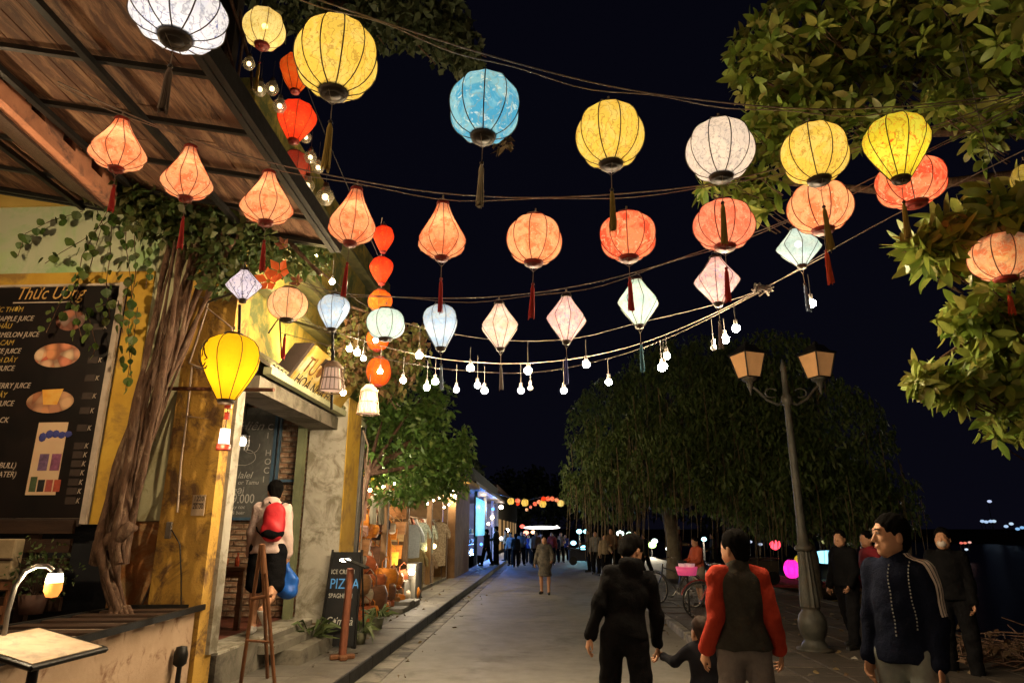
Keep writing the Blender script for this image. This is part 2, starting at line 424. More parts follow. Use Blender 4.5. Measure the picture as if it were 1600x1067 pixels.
def jacket_mesh(J, h=.01, t=.022, hem=.90, sleeves=True, body=True, name='jacket', fat=1.0, cuff=.97, collar=.035, fold=.003, seed=0, short=False, hemr=1.0, hood=False, only=None, rib=True):
    lo, hi = bounds(J); s = SDF(lo-.05, hi+.05, h); k = J['k']; T = J['T']; TR = J['TR']
    if body:
        s.ell(A3(T((0, -.005, .93))), (np.array([.136, .098, .13])*fat+t*hemr)*k, TR, .06)
        if hem < .95: s.ell(A3(T((0, -.005, .86))), (np.array([.172, .115, .16])*fat+t*.8*hemr)*k, TR, .05)
        if hem < .7: s.cap(T((0, 0, .80)), T((0, .01, .52)), .15*k, .205*k, k=.05)
        s.ell(A3(T((0, .005, 1.07))), (np.array([.126, .095, .16])*fat+t)*k, TR, .06)
        s.ell(A3(T((0, -.003, 1.22))), (np.array([.136, .100, .165])*fat+t)*k, TR, .06)
        s.cap(T((-.105, -.012, 1.325)), T((.105, -.012, 1.325)), (.05+t*.6)*k, k=.05)
        s.cap(T((0, -.018, 1.33)), T((0, -.006, 1.42)), (.058+t*.6)*k, (.048+collar*.45)*k, k=.045)
        if hood:
            s.ell(A3(T((0, -.085, 1.40))), np.array([.10, .05, .075])*k, TR, .03)
        s.plane(T((0, 0, hem)), TR @ np.array([0, 0, -1.]))
        s.plane(T((0, 0, 1.40+collar)), TR @ np.array([0, .25, 1.]))
    if sleeves:
        for sd in (-1, 1):
            if only and sd != only: continue
            sh, el, wr, d = [A3(v) for v in J[('arm', sd)]]
            end = el*.35+sh*.65 if short else el+(wr-el)*cuff
            s.cap(sh, el if not short else end, (.050+t*.65)*k, (.040+t*.75)*k, .03)
            if not short:
                s.cap(el, end, (.042+t*.8)*k, (.03+t*.65)*k, .015); s.cap(end-(end-el)*.06, end, (.034+t*.6)*k, k=.004)
            if not body: s.cap(T((sd*.085, -.012, 1.36)), sh, (.046+t*.6)*k, (.054+t*.65)*k, k=.03)
    if fold: s.folds(fold, seed=seed)
    if body and rib:
        for z_ in np.linspace(hem+.012, hem+.045, 3): s.ell(A3(T((0, -.005, z_))), (np.array([.124, .088, .02])*fat+np.array([t, t, 0])*.9)*k, TR, .01)
    return s.mesh(name)
def trouser_mesh(J, h=.01, t=.02, name='trousers', short=False, top=1.0, fold=.003, seed=2, wide=1.0, fat=1.0):
    lo, hi = bounds(J); s = SDF(lo-.05, hi+.05, h); k = J['k']; T = J['T']; TR = J['TR']
    s.ell(A3(T((0, -.012, .92))), (np.array([.140, .102, .13])*fat+t*.6)*k, TR, .04)
    s.plane(T((0, 0, top)), TR @ np.array([0, 0, 1.]))
    for sd in (-1, 1):
        hip, kn, an, toe, heel = [A3(v) for v in J[('leg', sd)]]
        if short:
            e = hip*.12+kn*.88; s.cap(hip, e, (.088+t)*k, (.075+t)*k*wide, .03)
        else:
            s.cap(hip, kn, (.077+t)*k*fat, (.055+t)*k*wide, .03); s.cap(kn, an+(kn-an)*.08, (.055+t)*k*wide, (.042+t)*k*wide, .015)
    if fold: s.folds(fold, f=30, seed=seed)
    return s.mesh(name)
def hair_mesh(J, h=.007, hs=1.0, long=0, name='hair', cap=False, bun=False, vol=0):
    k = J['k']*hs; H = A3(J['head']); Rm = J['HR']; q = lambda x, y, z: H + Rm @ (np.array([x, y, z])*k)
    s = SDF(H-.22*k-np.array([0, 0, long*k]), H+.22*k, h)
    s.ell(q(0, -.018, .045), np.array([.082+vol, .099+vol, .090+vol])*k, Rm, .02)
    s.ell(q(0, -.06, -.02), np.array([.066, .05, .07])*k, Rm, .02)
    if long: s.cap(q(0, -.07, 0), q(0, -.095, -long), .07*k, .05*k, .03)
    if bun: s.ell(q(0, -.12, .03), np.array([.035, .035, .035])*k, Rm, .01)
    s.ell(q(0, .094, -.022), np.array([.070, .082, .100])*k, Rm, .010, 'sub')
    for sd in (-1, 1): s.ell(q(sd*.085, -.003, -.03), np.array([.022, .03, .04])*k, Rm, .01, 'sub')
    sl, P = s.win(s.lo, s.lo+s.n*s.h)
    s.d = s.d + (.0022*np.sin(90*P[..., 0]+30*P[..., 1])*np.sin(70*P[..., 1]+20*P[..., 2])+.0015*np.sin(160*P[..., 0]+60*P[..., 2])).astype(np.float32)
    return s.mesh(name)
def shoe_mesh(J, sd, h=.008, name='shoe'):
    k = J['k']; hip, kn, an, toe, heel = [A3(v) for v in J[('leg', sd)]]
    s = SDF(np.minimum(toe, heel)-.1, np.maximum(an, toe)+.1, h)
    s.cap(heel+np.array([0, .01, 0]), toe, .042*k, .036*k, .02); s.cap(an-np.array([0, 0, .035])*k, heel, .043*k, .038*k, .02)
    z = min(toe[2], heel[2])-.03*k
    s.cap(heel+np.array([0, 0, -.012]), toe+np.array([0, .005, -.012]), .036*k, .036*k, .006)
    s.plane(an+np.array([0, 0, .01]), (0, 0, 1))
    return s.mesh(name)
def eyes(J, t, hs=1.08):
    k = J['k']*hs; H = Vector(J['head']); Rm = Matrix(J['HR'].tolist()); q = lambda x, y, z: H + Rm @ (Vector((x, y, z))*k)
    wm = M('eye_white', (.45, .38, .34), None, 5, .3, 0); im = M('iris', (.02, .012, .01), None, 5, .2, 0); br = M('eyebrow', (.012, .009, .008), None, 5, .9, 0); lip = M('lip', (.36, .13, .09), None, 9, .5, 0)
    for s_ in (-1, 1):
        MB().ball(q(s_*.030, .0835, .015), (.0115*k, .0065*k, .0052*k), 10, 6, Rm).build('eye', wm, t); MB().ball(q(s_*.030, .0885, .015), (.0055*k, .003*k, .0052*k), 8, 5, Rm).build('iris', im, t)
        MB().tube([q(s_*.014, .096, .033), q(s_*.030, .094, .040), q(s_*.048, .080, .035)], [.0025*k, .0042*k, .002*k], 5).build('eyebrow', br, t)
        MB().tube([q(s_*.017, .0895, .021), q(s_*.030, .0915, .0235), q(s_*.044, .082, .020)], .0016*k, 4).build('eyelid', br, t)
    MB().tube([q(-.02, .090, -.0585), q(0, .0985, -.0575), q(.02, .090, -.0585)], [.001*k, .0032*k, .001*k], 5).build('mouth', lip, t)
SKIN = lambda: M('skin', (.50, .27, .16), (.42, .21, .12), 9, .55, .05, 60)
HAIR = lambda: M('black_hair', (.007, .006, .0055), (.003, .003, .003), 40, .9, .5, 120, spec=.03, stretch=(3, 3, 1))
def person(label, loc, rz, J, parts, h=.008, group=None, cat='person', hs=1.04, detail=True, name='person', hair=None, skin=None, fat=1.0, curl=.45, shoes=None, hands=True):
    t = thing(name, label, cat, loc, rz, group)
    b = mk('body', body_mesh(J, h, hs=hs, detail=detail, fat=fat, curl=curl, hands=hands), skin or SKIN(), t)
    if hair is not None: mk('hair', hair_mesh(J, max(h, .007), hs, **hair[1]), hair[0] or HAIR(), t)
    for nm, me, mt in parts: mk(nm, me, mt, t)
    if shoes:
        for sd in (-1, 1): mk('shoe', shoe_mesh(J, sd, h), shoes, t)
    return t
# ---------------------------------------------------------------- ground, street, kerbs, river
asph = M('street_concrete', (.245, .232, .205), (.18, .17, .155), 2.6, .62, .45, 70, stain=(.13, .12, .10), stain_scale=.7, stain_amt=.35, rr=.18)
pave = M('paving_stone', (.14, .115, .095), (.075, .063, .052), 3, .75, .4, 40, stain=(.05, .045, .04), stain_scale=1.5, stain_amt=.5, island=.35)
pavel = M('pavement_cement', (.24, .22, .19), (.15, .14, .12), 2.5, .65, .3, 45, stain=(.09, .08, .07), stain_scale=1.2, stain_amt=.6, island=.2)
kerbm = M('kerb_stone', (.38, .35, .30), (.25, .235, .20), 4, .75, .3, 40, stain=(.08, .075, .065), stain_scale=2, stain_amt=.7, island=.2)
darkm = M('damp_dark_stone', (.035, .033, .03), (.018, .018, .017), 5, .7, .3, 30)
earth = M('earth', (.06, .05, .04), (.03, .027, .02), 2, .9, .3, 20)
g = struct('ground', sheet(-300, 5.9, -40, 500, -.95).add([(5.9, -40, -.95), (6.1, -40, -.95), (6.1, 500, -.95), (5.9, 500, -.95)], [(0, 1, 2, 3)]), earth)
struct('street', MB().add([(-1.93, -8, 0), (2.15, -8, 0), (2.15, 150, 0), (-1.93, 150, 0), (-1.93, -8, -.9), (2.15, -8, -.9)], [(0, 1, 2, 3), (0, 4, 5, 1)]), asph)
gut = bpy.data.objects.new('gutter', None); COL.objects.link(gut); gut['kind'] = 'structure'
for i in range(60):
    y = -2+i*1.0
    MB().bb(-2.2, -1.934, y+.004, y+.996, -.1, .006+.003*random.random()).build('gutter_stone', kerbm, gut)
lk = bpy.data.objects.new('left_kerb', None); COL.objects.link(lk); lk['kind'] = 'structure'
for i in range(66):
    y = -2+i*1.0; dx = random.uniform(-.006, .006)
    MB().bb(-2.232+dx*.5, -2.203+dx*.5, y+.005, y+.995, -.1, .150+random.uniform(-.003, .003), bev=.006).build('kerb_stone', kerbm if 0 else darkm if False else M('left_kerb_shade', (.030, .028, .025), (.016, .015, .014), 4, .75, .35, 40, island=.25), lk)  # thin riser strip, its shade put into the near-black colour
lp = struct('left_pavement', MB().bb(-3.3, -2.236, -6, 64, -.5, .128), darkm)
for i in range(52):
    y = -2+i*.75
    for j in range(2):
        x = -3.3+j*.534; z = .147+random.uniform(-.003, .003)
        if j == 0 and 9.8 < y+.4 < 10.7: continue
        o = MB().box((x+.265, y+.375, z-.02), (.526, .742, .04), bev=.006).build('paving_slab', pavel, lp)
struct('left_pavement_far', sheet(-3.3, -2.24, 37, 64, .146), pavel)
rk = bpy.data.objects.new('right_kerb', None); COL.objects.link(rk); rk['kind'] = 'structure'
for i in range(60):
    y = -2+i*.9; dx = random.uniform(-.01, .01)
    MB().bb(2.152+dx, 2.30+dx, y+.008, y+.892, -.1, .105+random.uniform(-.006, .008), bev=.018).build('kerb_stone', kerbm, rk)
rp_ = struct('promenade', MB().bb(2.31, 6.3, -8, 150, -.9, .078), darkm)
slab = MB().box((0, 0, 0), (.485, .485, .05), bev=.01).mesh('promenade_slab')
slab.materials.append(pave)
n_ = 0
for i in range(34):
    for j in range(8):
        if n_ >= 290: break
        x = 2.56+j*.498; y = 5.6+i*.498
        o = bpy.data.objects.new('paving_stone', slab); COL.objects.link(o); o.parent = rp_
        o.location = (x, y, .073+random.uniform(-.004, .005)); o.rotation_euler = (random.uniform(-.006, .006), random.uniform(-.006, .006), random.uniform(-.008, .008)); n_ += 1
struct('promenade_near', sheet(2.31, 6.3, -8, 5.35, .093), pave)
struct('promenade_far', sheet(2.31, 6.3, 23.2, 150, .093), pave)
qb = MB()
struct('quay_wall', MB().bb(6.3, 6.55, -8, 150, -1.2, .10), M('quay_stone', (.12, .11, .095), (.06, .055, .05), 3, .8, .5, 20))
nt = NT('river_water'); b = nt.n('ShaderNodeBsdfPrincipled'); nt.l(b.outputs[0], nt.out.inputs[0])
b.inputs['Base Color'].default_value = (.004, .007, .010, 1); b.inputs['Roughness'].default_value = .3; b.inputs['Specular IOR Level'].default_value = .04
tc = nt.n('ShaderNodeTexCoord'); mp = nt.n('ShaderNodeMapping'); mp.inputs['Scale'].default_value = (1.6, .8, 1); nt.l(tc.outputs['Object'], mp.inputs[0])
bp = nt.n('ShaderNodeBump'); bp.inputs['Strength'].default_value = .35; bp.inputs['Distance'].default_value = .05; nt.l(noise(nt, mp.outputs[0], 2.2, 4), bp.inputs['Height']); nt.l(bp.outputs[0], b.inputs['Normal'])
struct('river', sheet(6.5, 400, -40, 500, -.75), nt.m)
struct('far_bank', MB().bb(-260, 300, 190, 230, -1.0, 2.2).bb(90, 110, -30, 190, -1.0, 1.4), earth)

# ---------------------------------------------------------------- corner cafe building
ochre = M('ochre_plaster', (.62, .37, .07), (.46, .27, .06), 2.2, .85, .5, 22, stain=(.16, .09, .04), stain_scale=3.6, stain_amt=.5)
ochre2 = M('yellow_plaster', (.62, .40, .06), (.48, .28, .035), 1.8, .85, .2, 18, stain=(.30, .18, .05), stain_scale=1.6, stain_amt=.5)
pale = M('pale_lime_plaster', (.46, .46, .30), (.36, .36, .22), 1.7, .85, .25, 25, stain=(.22, .20, .10), stain_scale=2.2, stain_amt=.5)
green = M('green_plaster', (.44, .58, .30), (.20, .42, .16), 1.6, .85, .2, 20, stain=(.50, .54, .38), stain_scale=1.4, stain_amt=.9)
brickpl = M('crumbling_orange_render', (.45, .19, .06), (.24, .10, .04), 5, .9, .6, 22, stain=(.45, .30, .15), stain_scale=4, stain_amt=.6)
whitepl = M('white_plaster', (.48, .45, .38), (.34, .32, .27), 2.2, .85, .3, 20, stain=(.20, .18, .13), stain_scale=3.1, stain_amt=.6)
pinkpl = M('pinkish_render', (.50, .36, .25), (.38, .26, .17), 2.5, .9, .2, 30, stain=(.22, .12, .07), stain_scale=5, stain_amt=.35)
cement = M('cement', (.24, .22, .18), (.15, .14, .11), 3, .85, .35, 30, stain=(.08, .07, .06), stain_scale=2, stain_amt=.5)
wood = M('brown_wood', (.20, .085, .035), (.10, .04, .018), 3, .55, .3, 30, stretch=(8, 8, 1))
dwood = M('dark_wood', (.05, .028, .018), (.025, .014, .01), 3, .5, .3, 30, stretch=(1, 8, 8))
blackm = M('black_iron', (.016, .015, .014), (.008, .008, .008), 8, .45, .1, 60, metal=.3)
cafe = thing('cafe_building', 'ochre and green plastered corner cafe with open doorway up a raised floor', 'building')
# wall that looks back along the street, with painted bands
YW = 6.75
def wpart(name, x0, x1, y0, y1, z0, z1, m, lab=None, bev=0): return MB().bb(x0, x1, y0, y1, z0, z1, bev=bev).build(name, m, cafe, lab)
wpart('upper_wall', -9, -4.34, YW, 7.05, 4.45, 5.6, green, 'green painted upper wall')
wpart('shade_backing_wall', -9, -3.9, YW+.15, 7.05, 5.603, 8.5, M('shade_backing', (.03, .022, .016), (.015, .012, .01), 3, .8, .2, 20))  # backing added against the sky, its dark colour standing for shade
wpart('wall_band', -9, -4.34, YW-.02, 7.05, 4.30, 4.447, ochre2)
wpart('side_wall', -4.62, -4.34, YW-.01, 7.05, 1.72, 4.297, ochre2, 'yellow plaster strip beside the menu board')
wpart('side_wall', -4.338, -3.86, YW, 7.05, 1.75, 5.6, pale, 'pale lime plaster behind the tree')
wpart('side_wall', -4.338, -3.86, YW+.03, 7.05, .0, 1.747, brickpl, 'crumbling orange render at the foot of the wall')
wpart('lower_wall', -9, -4.34, YW+.1, 7.05, 0, 1.717, M('dark_blue_wall', (.018, .02, .026), (.01, .011, .015), 3, .8, .2, 20))
wpart('corner_pillar', -3.857, -3.33, YW-.07, 7.0, 0, 4.6, ochre, 'ochre corner pillar')
wpart('door_jamb', -3.45, -3.29, YW+.12, 7.04, .5, 3.3, whitepl, 'white door jamb')
wpart('platform', -8, -3.3, 7.06, 11.0, 0, .46, cement)
ft = M('red_floor_tile', (.26, .08, .05), (.17, .06, .045), 3, .5, .1, 30, island=.3)
for i in range(6):
    for j in range(8):
        MB().bb(-3.3-.4*(i+1)+.004, -3.3-.4*i-.004, 7.09+.4*j, 7.09+.4*j+.392, .44, .475 if i else .48).build('floor_tile', whitepl if i == 0 else ft, cafe)
wpart('step', -3.295, -2.90, 8.35, 9.86, .13, .31, cement)
wpart('step', -3.295, -3.10, 8.05, 9.86, .312, .40, cement)
wpart('door_pillar', -3.56, -3.0, 9.88, 10.62, .1, 3.62, whitepl, 'white door pillar')
wpart('pillar_side', -2.998, -2.985, 9.90, 10.60, .9, 3.62, ochre2, 'yellow side of the door pillar')
wpart('pillar_plinth', -3.60, -2.965, 9.85, 10.66, .1, .42, M('stained_plinth', (.20, .14, .08), (.11, .08, .05), 5, .9, .5, 25))
wpart('lintel', -3.55, -3.14, 7.02, 9.878, 3.12, 3.30, M('grey_lintel', (.26, .23, .18), (.16, .14, .11), 3, .9, .3, 25, stain=(.10, .09, .06), stain_scale=2.5, stain_amt=.6), 'grey weathered lintel over the doorway')
wpart('room_ceiling', -8, -3.57, 7.06, 11, 3.53, 3.66, whitepl)
wpart('post', -3.68, -3.575, 9.72, 9.84, .46, 3.5, M('green_post', (.20, .22, .12), (.13, .14, .08), 4, .6, .2, 30), 'greenish door post')
wpart('room_side_wall', -8.2, -8, 7.06, 11, 0, 3.6, cement)
# upper storey facade, mouldings and balcony
wpart('facade', -3.9, -3.6, 7.05, 14.5, 3.67, 7.2, M('yellow_lit_plaster', (.50, .36, .07), (.30, .24, .05), 1.8, .85, .3, 16, stain=(.10, .12, .04), stain_scale=1.6, stain_amt=.8), 'mossy yellow upper facade')
for z, d in ((5.05, .10), (5.16, .16), (4.55, .07), (6.4, .12)):
    wpart('moulding', -3.598, -3.6+d+.1, 7.0, 14.4, z, z+.07, M('mossy_moulding', (.22, .20, .09), (.10, .11, .05), 4, .9, .4, 20))
# small tiled canopy over the door
mossy = M('mossy_tile', (.20, .17, .09), (.09, .09, .045), 5, .9, .5, 25, stain=(.30, .30, .16), stain_scale=5, stain_amt=.6, island=.5)
tilem = bpy.data.meshes.new('x')
tm = MB()
pr = [(-.055, 0), (-.04, .028), (0, .042), (.04, .028), (.055, 0)]
tm.add([(0.0, a, b) for a, b in pr]+[(.28, a, b-.012) for a, b in pr], [(i, i+1, 6+i, 5+i) for i in range(4)], True)
tm.add([(.28, a, b-.012) for a, b in pr]+[(.28, a, b-.032) for a, b in pr], [(i, i+1, 6+i, 5+i) for i in range(4)], True)
tmesh = tm.mesh('canopy_tile'); tmesh.materials.append(mossy)
canopy = MB().prism([(-3.75, 7.05, 3.88), (-3.05, 7.05, 3.44), (-3.05, 7.05, 3.40), (-3.75, 7.05, 3.84)], (0, 3.9, 0)).build('canopy_board', whitepl, cafe)
wpart('canopy_edge', -3.115, -3.02, 7.03, 10.98, 3.32, 3.40, M('pale_green_edge', (.44, .46, .28), (.32, .33, .2), 6, .8, .2, 30), 'pale green edge of the little canopy')
sl = math.atan2(.44, .70)
for i in range(3):
    for j in range(35):
        o = bpy.data.objects.new('tile', tmesh); COL.objects.link(o); o.parent = cafe
        o.location = (-3.76+.245*i, 7.11+.112*j, 3.895-.154*i); o.rotation_euler = (random.uniform(-.03, .03), sl+random.uniform(-.02, .02), random.uniform(-.02, .02))
# brick back wall of the room
brickm = M('old_brick', (.42, .24, .14), (.28, .15, .09), 7, .9, .6, 40, stain=(.45, .38, .28), stain_scale=7, stain_amt=.5, island=.45)
bw = MB().bb(-8, -3.4, 9.98, 10.2, .46, 3.52).build('brick_wall', M('mortar', (.33, .28, .21), (.22, .18, .13), 9, .95, .4, 40), cafe)
bk = MB().box((0, 0, 0), (.222, .05, .066), bev=.007).mesh('brick'); bk.materials.append(brickm)
r = 0; z = .52; cnt = 0
while z < 3.5:
    x = -3.52-(.12 if r % 2 else 0)
    while x > -5.35 and cnt < 299:
        vis = not (-4.85 < x < -4.05 and 1.9 < z < 3.4)
        if vis and not (x < -5.0 and z > 2.0):
            o = bpy.data.objects.new('brick', bk); COL.objects.link(o); o.parent = bw; o.location = (x, 9.972+random.uniform(-.008, .006), z)
            o.rotation_euler = (0, random.uniform(-.015, .015), random.uniform(-.02, .02)); cnt += 1
        x -= .236
    z += .08; r += 1

# chalkboard
chalk = M('chalk', (.62, .60, .55), (.35, .34, .32), 40, .9, 0)
blue = M('blue_paint', (.07, .13, .20), (.045, .085, .14), 6, .6, .2, 30)
cb = thing('chalkboard', 'tall grey chalkboard in a blue frame on the brick wall inside the cafe', 'chalkboard', (-4.47, 9.9, 1.85))
MB().bb(-.36, .36, -.012, .02, 0, 1.62).build('board', M('chalkboard_grey', (.13, .13, .12), (.09, .092, .088), 2.5, .85, .1, 30, stain=(.17, .17, .155), stain_scale=2.5), cb)
for a in (-.405, .362): MB().bb(a, a+.043, -.03, .03, -.043, 1.65).build('frame_stile', blue, cb)
MB().bb(-.36, .36, -.03, .03, -.043, -.002).build('frame_rail', blue, cb)
for tx, x, z, sz, sh, sxx in (('Hiên', -.22, 1.28, .19, .4, 1.1), ('S lalel', -.24, .56, .14, .3, 1.0), ('or Tamu', -.12, .47, .09, .1, 1.0), ('hgại', -.25, .34, .14, .1, 1.0),
                     ('119.000', -.33, .20, .19, 0, .80), ('Whisky coc', -.33, .12, .075, .2, 1.0), ('Food & beer', -.33, .04, .07, .2, 1.0)):
    text(tx, 'chalk_writing', chalk, cb, (x, -.016, z), sz, (pi/2, 0, 0), sh, .001, 'LEFT', sxx)
for i, ch in enumerate('CI HOCI'):
    if ch != ' ': text(ch, 'chalk_letter', chalk, cb, (.25, -.016, 1.28-i*.13), .13, (pi/2, 0, 0), 0)
sp = [(math.cos(t)*.13*(1-.1*t)-.02+.02*t, -.016, .86+math.sin(t)*.065+.03*t) for t in np.linspace(-1.5, 6.5, 26)]
MB().tube([(-.27, -.016, .76)]+sp, .005, 4).build('chalk_swirl', chalk, cb)
# blue window bars beside it
wf = thing('window_grille', 'blue painted window bars on bricks right of the chalkboard', 'window bars', (-3.86, 9.86, 0))
MB().bb(-.16, -.125, -.02, .02, 1.2, 3.45).build('upright', blue, wf)
for z in (2.35, 1.98): MB().bb(-.12, .16, -.02, .02, z, z+.035).build('crossbar', blue, wf)
# tables and chairs in the room, in the dark
def table(name, loc, w, d, h, m, lab, cat='table'):
    t = thing(name, lab, cat, loc)
    MB().box((0, 0, h-.02), (w, d, .045), bev=.006).build('tabletop', m, t)
    for a in (-1, 1):
        for c in (-1, 1): MB().bb(a*(w/2-.06)-.03, a*(w/2-.06)+.03, c*(d/2-.06)-.03, c*(d/2-.06)+.03, 0, h-.045).build('leg', m, t)
    MB().bb(-w/2+.05, w/2-.05, -d/2+.04, -d/2+.06, h-.13, h-.045).build('apron', m, t)
    return t
tw = M('table_wood', (.14, .07, .035), (.08, .035, .02), 4, .35, .2, 30, stretch=(1, 8, 8))
table('dining_table', (-4.25, 9.0, .475), .9, .7, .74, tw, 'dark wooden table against the brick wall inside the cafe')
bottle = MB().lathe([(.001, 0), (.03, .0), (.032, .09), (.012, .13), (.012, .17), (.001, .17)], 10)
o = bottle.build('sauce_bottle', M('red_glass', (.30, .05, .02), None, 4, .2, 0)); o.location = (-4.0, 8.85, 1.216); tag(o, 'small red sauce bottle on the dark table inside the cafe', 'bottle')
o = MB().bb(-.09, .09, -.06, .06, 0, .1, bev=.01).build('napkin_box', M('orange_box', (.45, .15, .05), None, 5, .6, .1)); o.location = (-4.25, 8.9, 1.216); tag(o, 'orange napkin box on the dark table inside the cafe', 'box')

# ---------------------------------------------------------------- big wooden awning above the left side
plank = M('old_plank', (.17, .075, .04), (.08, .036, .02), 2.2, .8, .35, 30, stain=(.20, .11, .06), stain_scale=1.6, stain_amt=.6, stretch=(5, 1, 5), island=.5)
aw = thing('awning', 'brown board awning on dark iron bars above the left side', 'awning')
def awz(x, y): return 4.66-.2*(x+2.2)-.045*(y-4)
ys = (1.2, 2.6, 3.77, 4.42, 5.1, 5.75, 6.3)
x = -2.2; k = 0
while x > -6.6:
    w = random.uniform(.17, .30); off = random.uniform(-.5, .5)
    cuts = [1.0, 2.9+off, 4.6+off*.8, 6.32]
    for a, b_ in zip(cuts, cuts[1:]):
        j = random.uniform(-.006, .006)
        P = [(x-.004, a+.004), (x-w+.004, a+.004), (x-w+.004, b_-.004), (x-.004, b_-.004)]
        MB().prism([(p, q, awz(p, q)+j) for p, q in P], (0, 0, .018)).build('plank', plank, aw)
    x -= w; k += 1
for y in ys:
    MB().prism([(-2.2, y-.02, awz(-2.2, y)-.06), (-6.5, y-.02, awz(-6.5, y)-.06), (-6.5, y-.02, awz(-6.5, y)-.022), (-2.2, y-.02, awz(-2.2, y)-.022)], (0, .04, 0)).build('crossbar', blackm, aw)
for x in (-2.2, -3.1, -4.0, -5.0):
    MB().prism([(x-.025, 1.0, awz(x, 1.0)-.11), (x+.025, 1.0, awz(x, 1.0)-.11), (x+.025, 1.0, awz(x, 1.)-.062), (x-.025, 1.0, awz(x, 1.)-.062)], (0, 5.33, -.24)).build('rafter', blackm, aw)
MB().prism([(-2.17, .95, awz(-2.2, 1)-.10), (-2.12, .95, awz(-2.2, 1)-.10), (-2.12, .95, awz(-2.2, 1)+.06), (-2.17, .95, awz(-2.2, 1)+.06)], (0, 5.4, -.24)).build('edge_beam', blackm, aw)
MB().prism([(-2.12, 6.34, awz(-2.2, 6.34)-.07), (-6.5, 6.34, awz(-6.5, 6.34)-.07), (-6.5, 6.34, awz(-6.5, 6.34)+.05), (-2.12, 6.34, awz(-2.2, 6.34)+.05)], (0, .04, 0)).build('end_beam', blackm, aw)
# tiled eave with stepped tile ends
terra = M('terracotta', (.42, .18, .10), (.28, .115, .065), 4, .85, .3, 28, stain=(.14, .07, .05), stain_scale=3, stain_amt=.45)
ev = thing('tiled_eave', 'terracotta coloured stepped roof eave under the awning at upper left', 'eave')
ex, ez = -4.12, lambda y: 5.0-.11*(y-4.3)
MB().prism([(ex, 2.2, ez(2.2)-.19), (ex, 5.62, ez(5.62)-.19), (ex, 5.62, ez(5.62)-.05), (ex, 2.2, ez(2.2)-.05)], (-.10, 0, 0)).build('fascia', terra, ev)
MB().prism([(ex-.10, 2.2, ez(2.2)-.22), (ex-.10, 5.62, ez(5.62)-.22), (ex-.10, 5.62, ez(5.62)-.192), (ex-.10, 2.2, ez(2.2)-.192)], (-.40, 0, .22)).build('soffit', dwood, ev)
for i in range(9):
    y = 2.35+i*.38
    MB().prism([(ex-.01, y, ez(y)-.048), (ex-.01, y+.22, ez(y+.25)-.048), (ex-.01, y+.215, ez(y)+.13), (ex-.01, y+.17, ez(y)+.17), (ex-.01, y+.03, ez(y)+.19), (ex-.01, y-.005, ez(y)+.14)], (-.12, 0, 0)).build('tile_end', terra, ev)
# arch and scalloped valance on the wall
ar = thing('wooden_arch', 'orange timber arch bracket above the scalloped valance', 'arch')
pts = [(-6.3, 6.5, 5.62), (-6.3, 6.5, 6.6), (-5.55, 6.5, 6.6), (-5.55, 6.5, 6.25)] + [(-5.55-.75*math.sin(a), 6.5, 6.25-.63*(1-math.cos(a))) for a in np.linspace(.15, pi/2, 8)]
MB().prism(pts, (0, .25, 0)).build('arch_panel', M('orange_timber', (.45, .17, .05), (.30, .11, .035), 3, .6, .2, 20), ar)
for k_ in range(3):
    MB().tube([(-5.6-.7*math.sin(a)-.05*k_, 6.47, 6.28-.6*(1-math.cos(a))+.05*k_) for a in np.linspace(.1, pi/2, 9)], .018, 5).build('arch_moulding', M('orange_timber2', (.35, .13, .04), None, 3, .6), ar)
vz = 5.28
va = []
nv = 26
poly = [(-6.9, YW-.05, vz)] + [(-6.9+1.98*i/nv*1.0, YW-.05, vz+.20+.035*abs(math.sin(pi*i/2.2))) for i in range(nv+1)] + [(-4.92, YW-.05, vz)]
o = MB().prism(poly[::-1], (0, .04, 0)).build('valance', M('yellow_valance', (.60, .42, .12), (.5, .34, .08), 3, .8, .2, 20)); tag(o, 'yellow scalloped valance board along the top of the green wall', 'valance')
# ---------------------------------------------------------------- menu board
mb_ = thing('menu_board', 'large dark drinks menu board on the yellow framed wall', 'menu board', (0, YW-.03, 0))
mdark = M('menu_print_dark', (.018, .013, .012), (.010, .009, .009), 2, .35, 0)
MB().bb(-6.9, -4.685, -.03, .0, 1.78, 4.26).build('panel', mdark, mb_)
for a in ((-4.68, -4.62, 1.72, 4.30), ): MB().bb(a[0], a[1], -.045, .0, a[2], a[3]).build('frame_stile', M('cream_frame', (.55, .46, .38), None, 5, .6, .1), mb_)
MB().bb(-6.9, -4.685, -.045, 0, 4.265, 4.29).build('frame_rail', M('cream_frame', (.5, .4, .3)), mb_)
MB().bb(-6.9, -4.685, -.05, 0, 1.70, 1.775).build('frame_rail', M('dark_rail', (.06, .045, .04), None, 4, .4), mb_)
goldt = M('gold_print', (.62, .38, .12), (.5, .28, .08), 8, .6, 0); crt = M('cream_print', (.60, .50, .40), None, 8, .6, 0); yelt = M('yellow_print', (.55, .38, .08), None, 8, .6, 0)
def wp(px, py): return at(px, py, Y=YW-.065)
def mtext(s, px, py, sz, m, align='LEFT', shear=0, sx=1):
    p = wp(px, py); text(s, 'print', m, mb_, (p.x, -.034, p.z), sz, (pi/2, 0, 0), shear, .0008, align, sx)
mtext('Thức Uống', 23, 468, .215, goldt, 'LEFT', .35, .78)
MB().bb(wp(20, 474).x, wp(108, 474).x, -.034, -.031, wp(20, 474).z, wp(20, 474).z+.012).build('underline', crt, mb_)
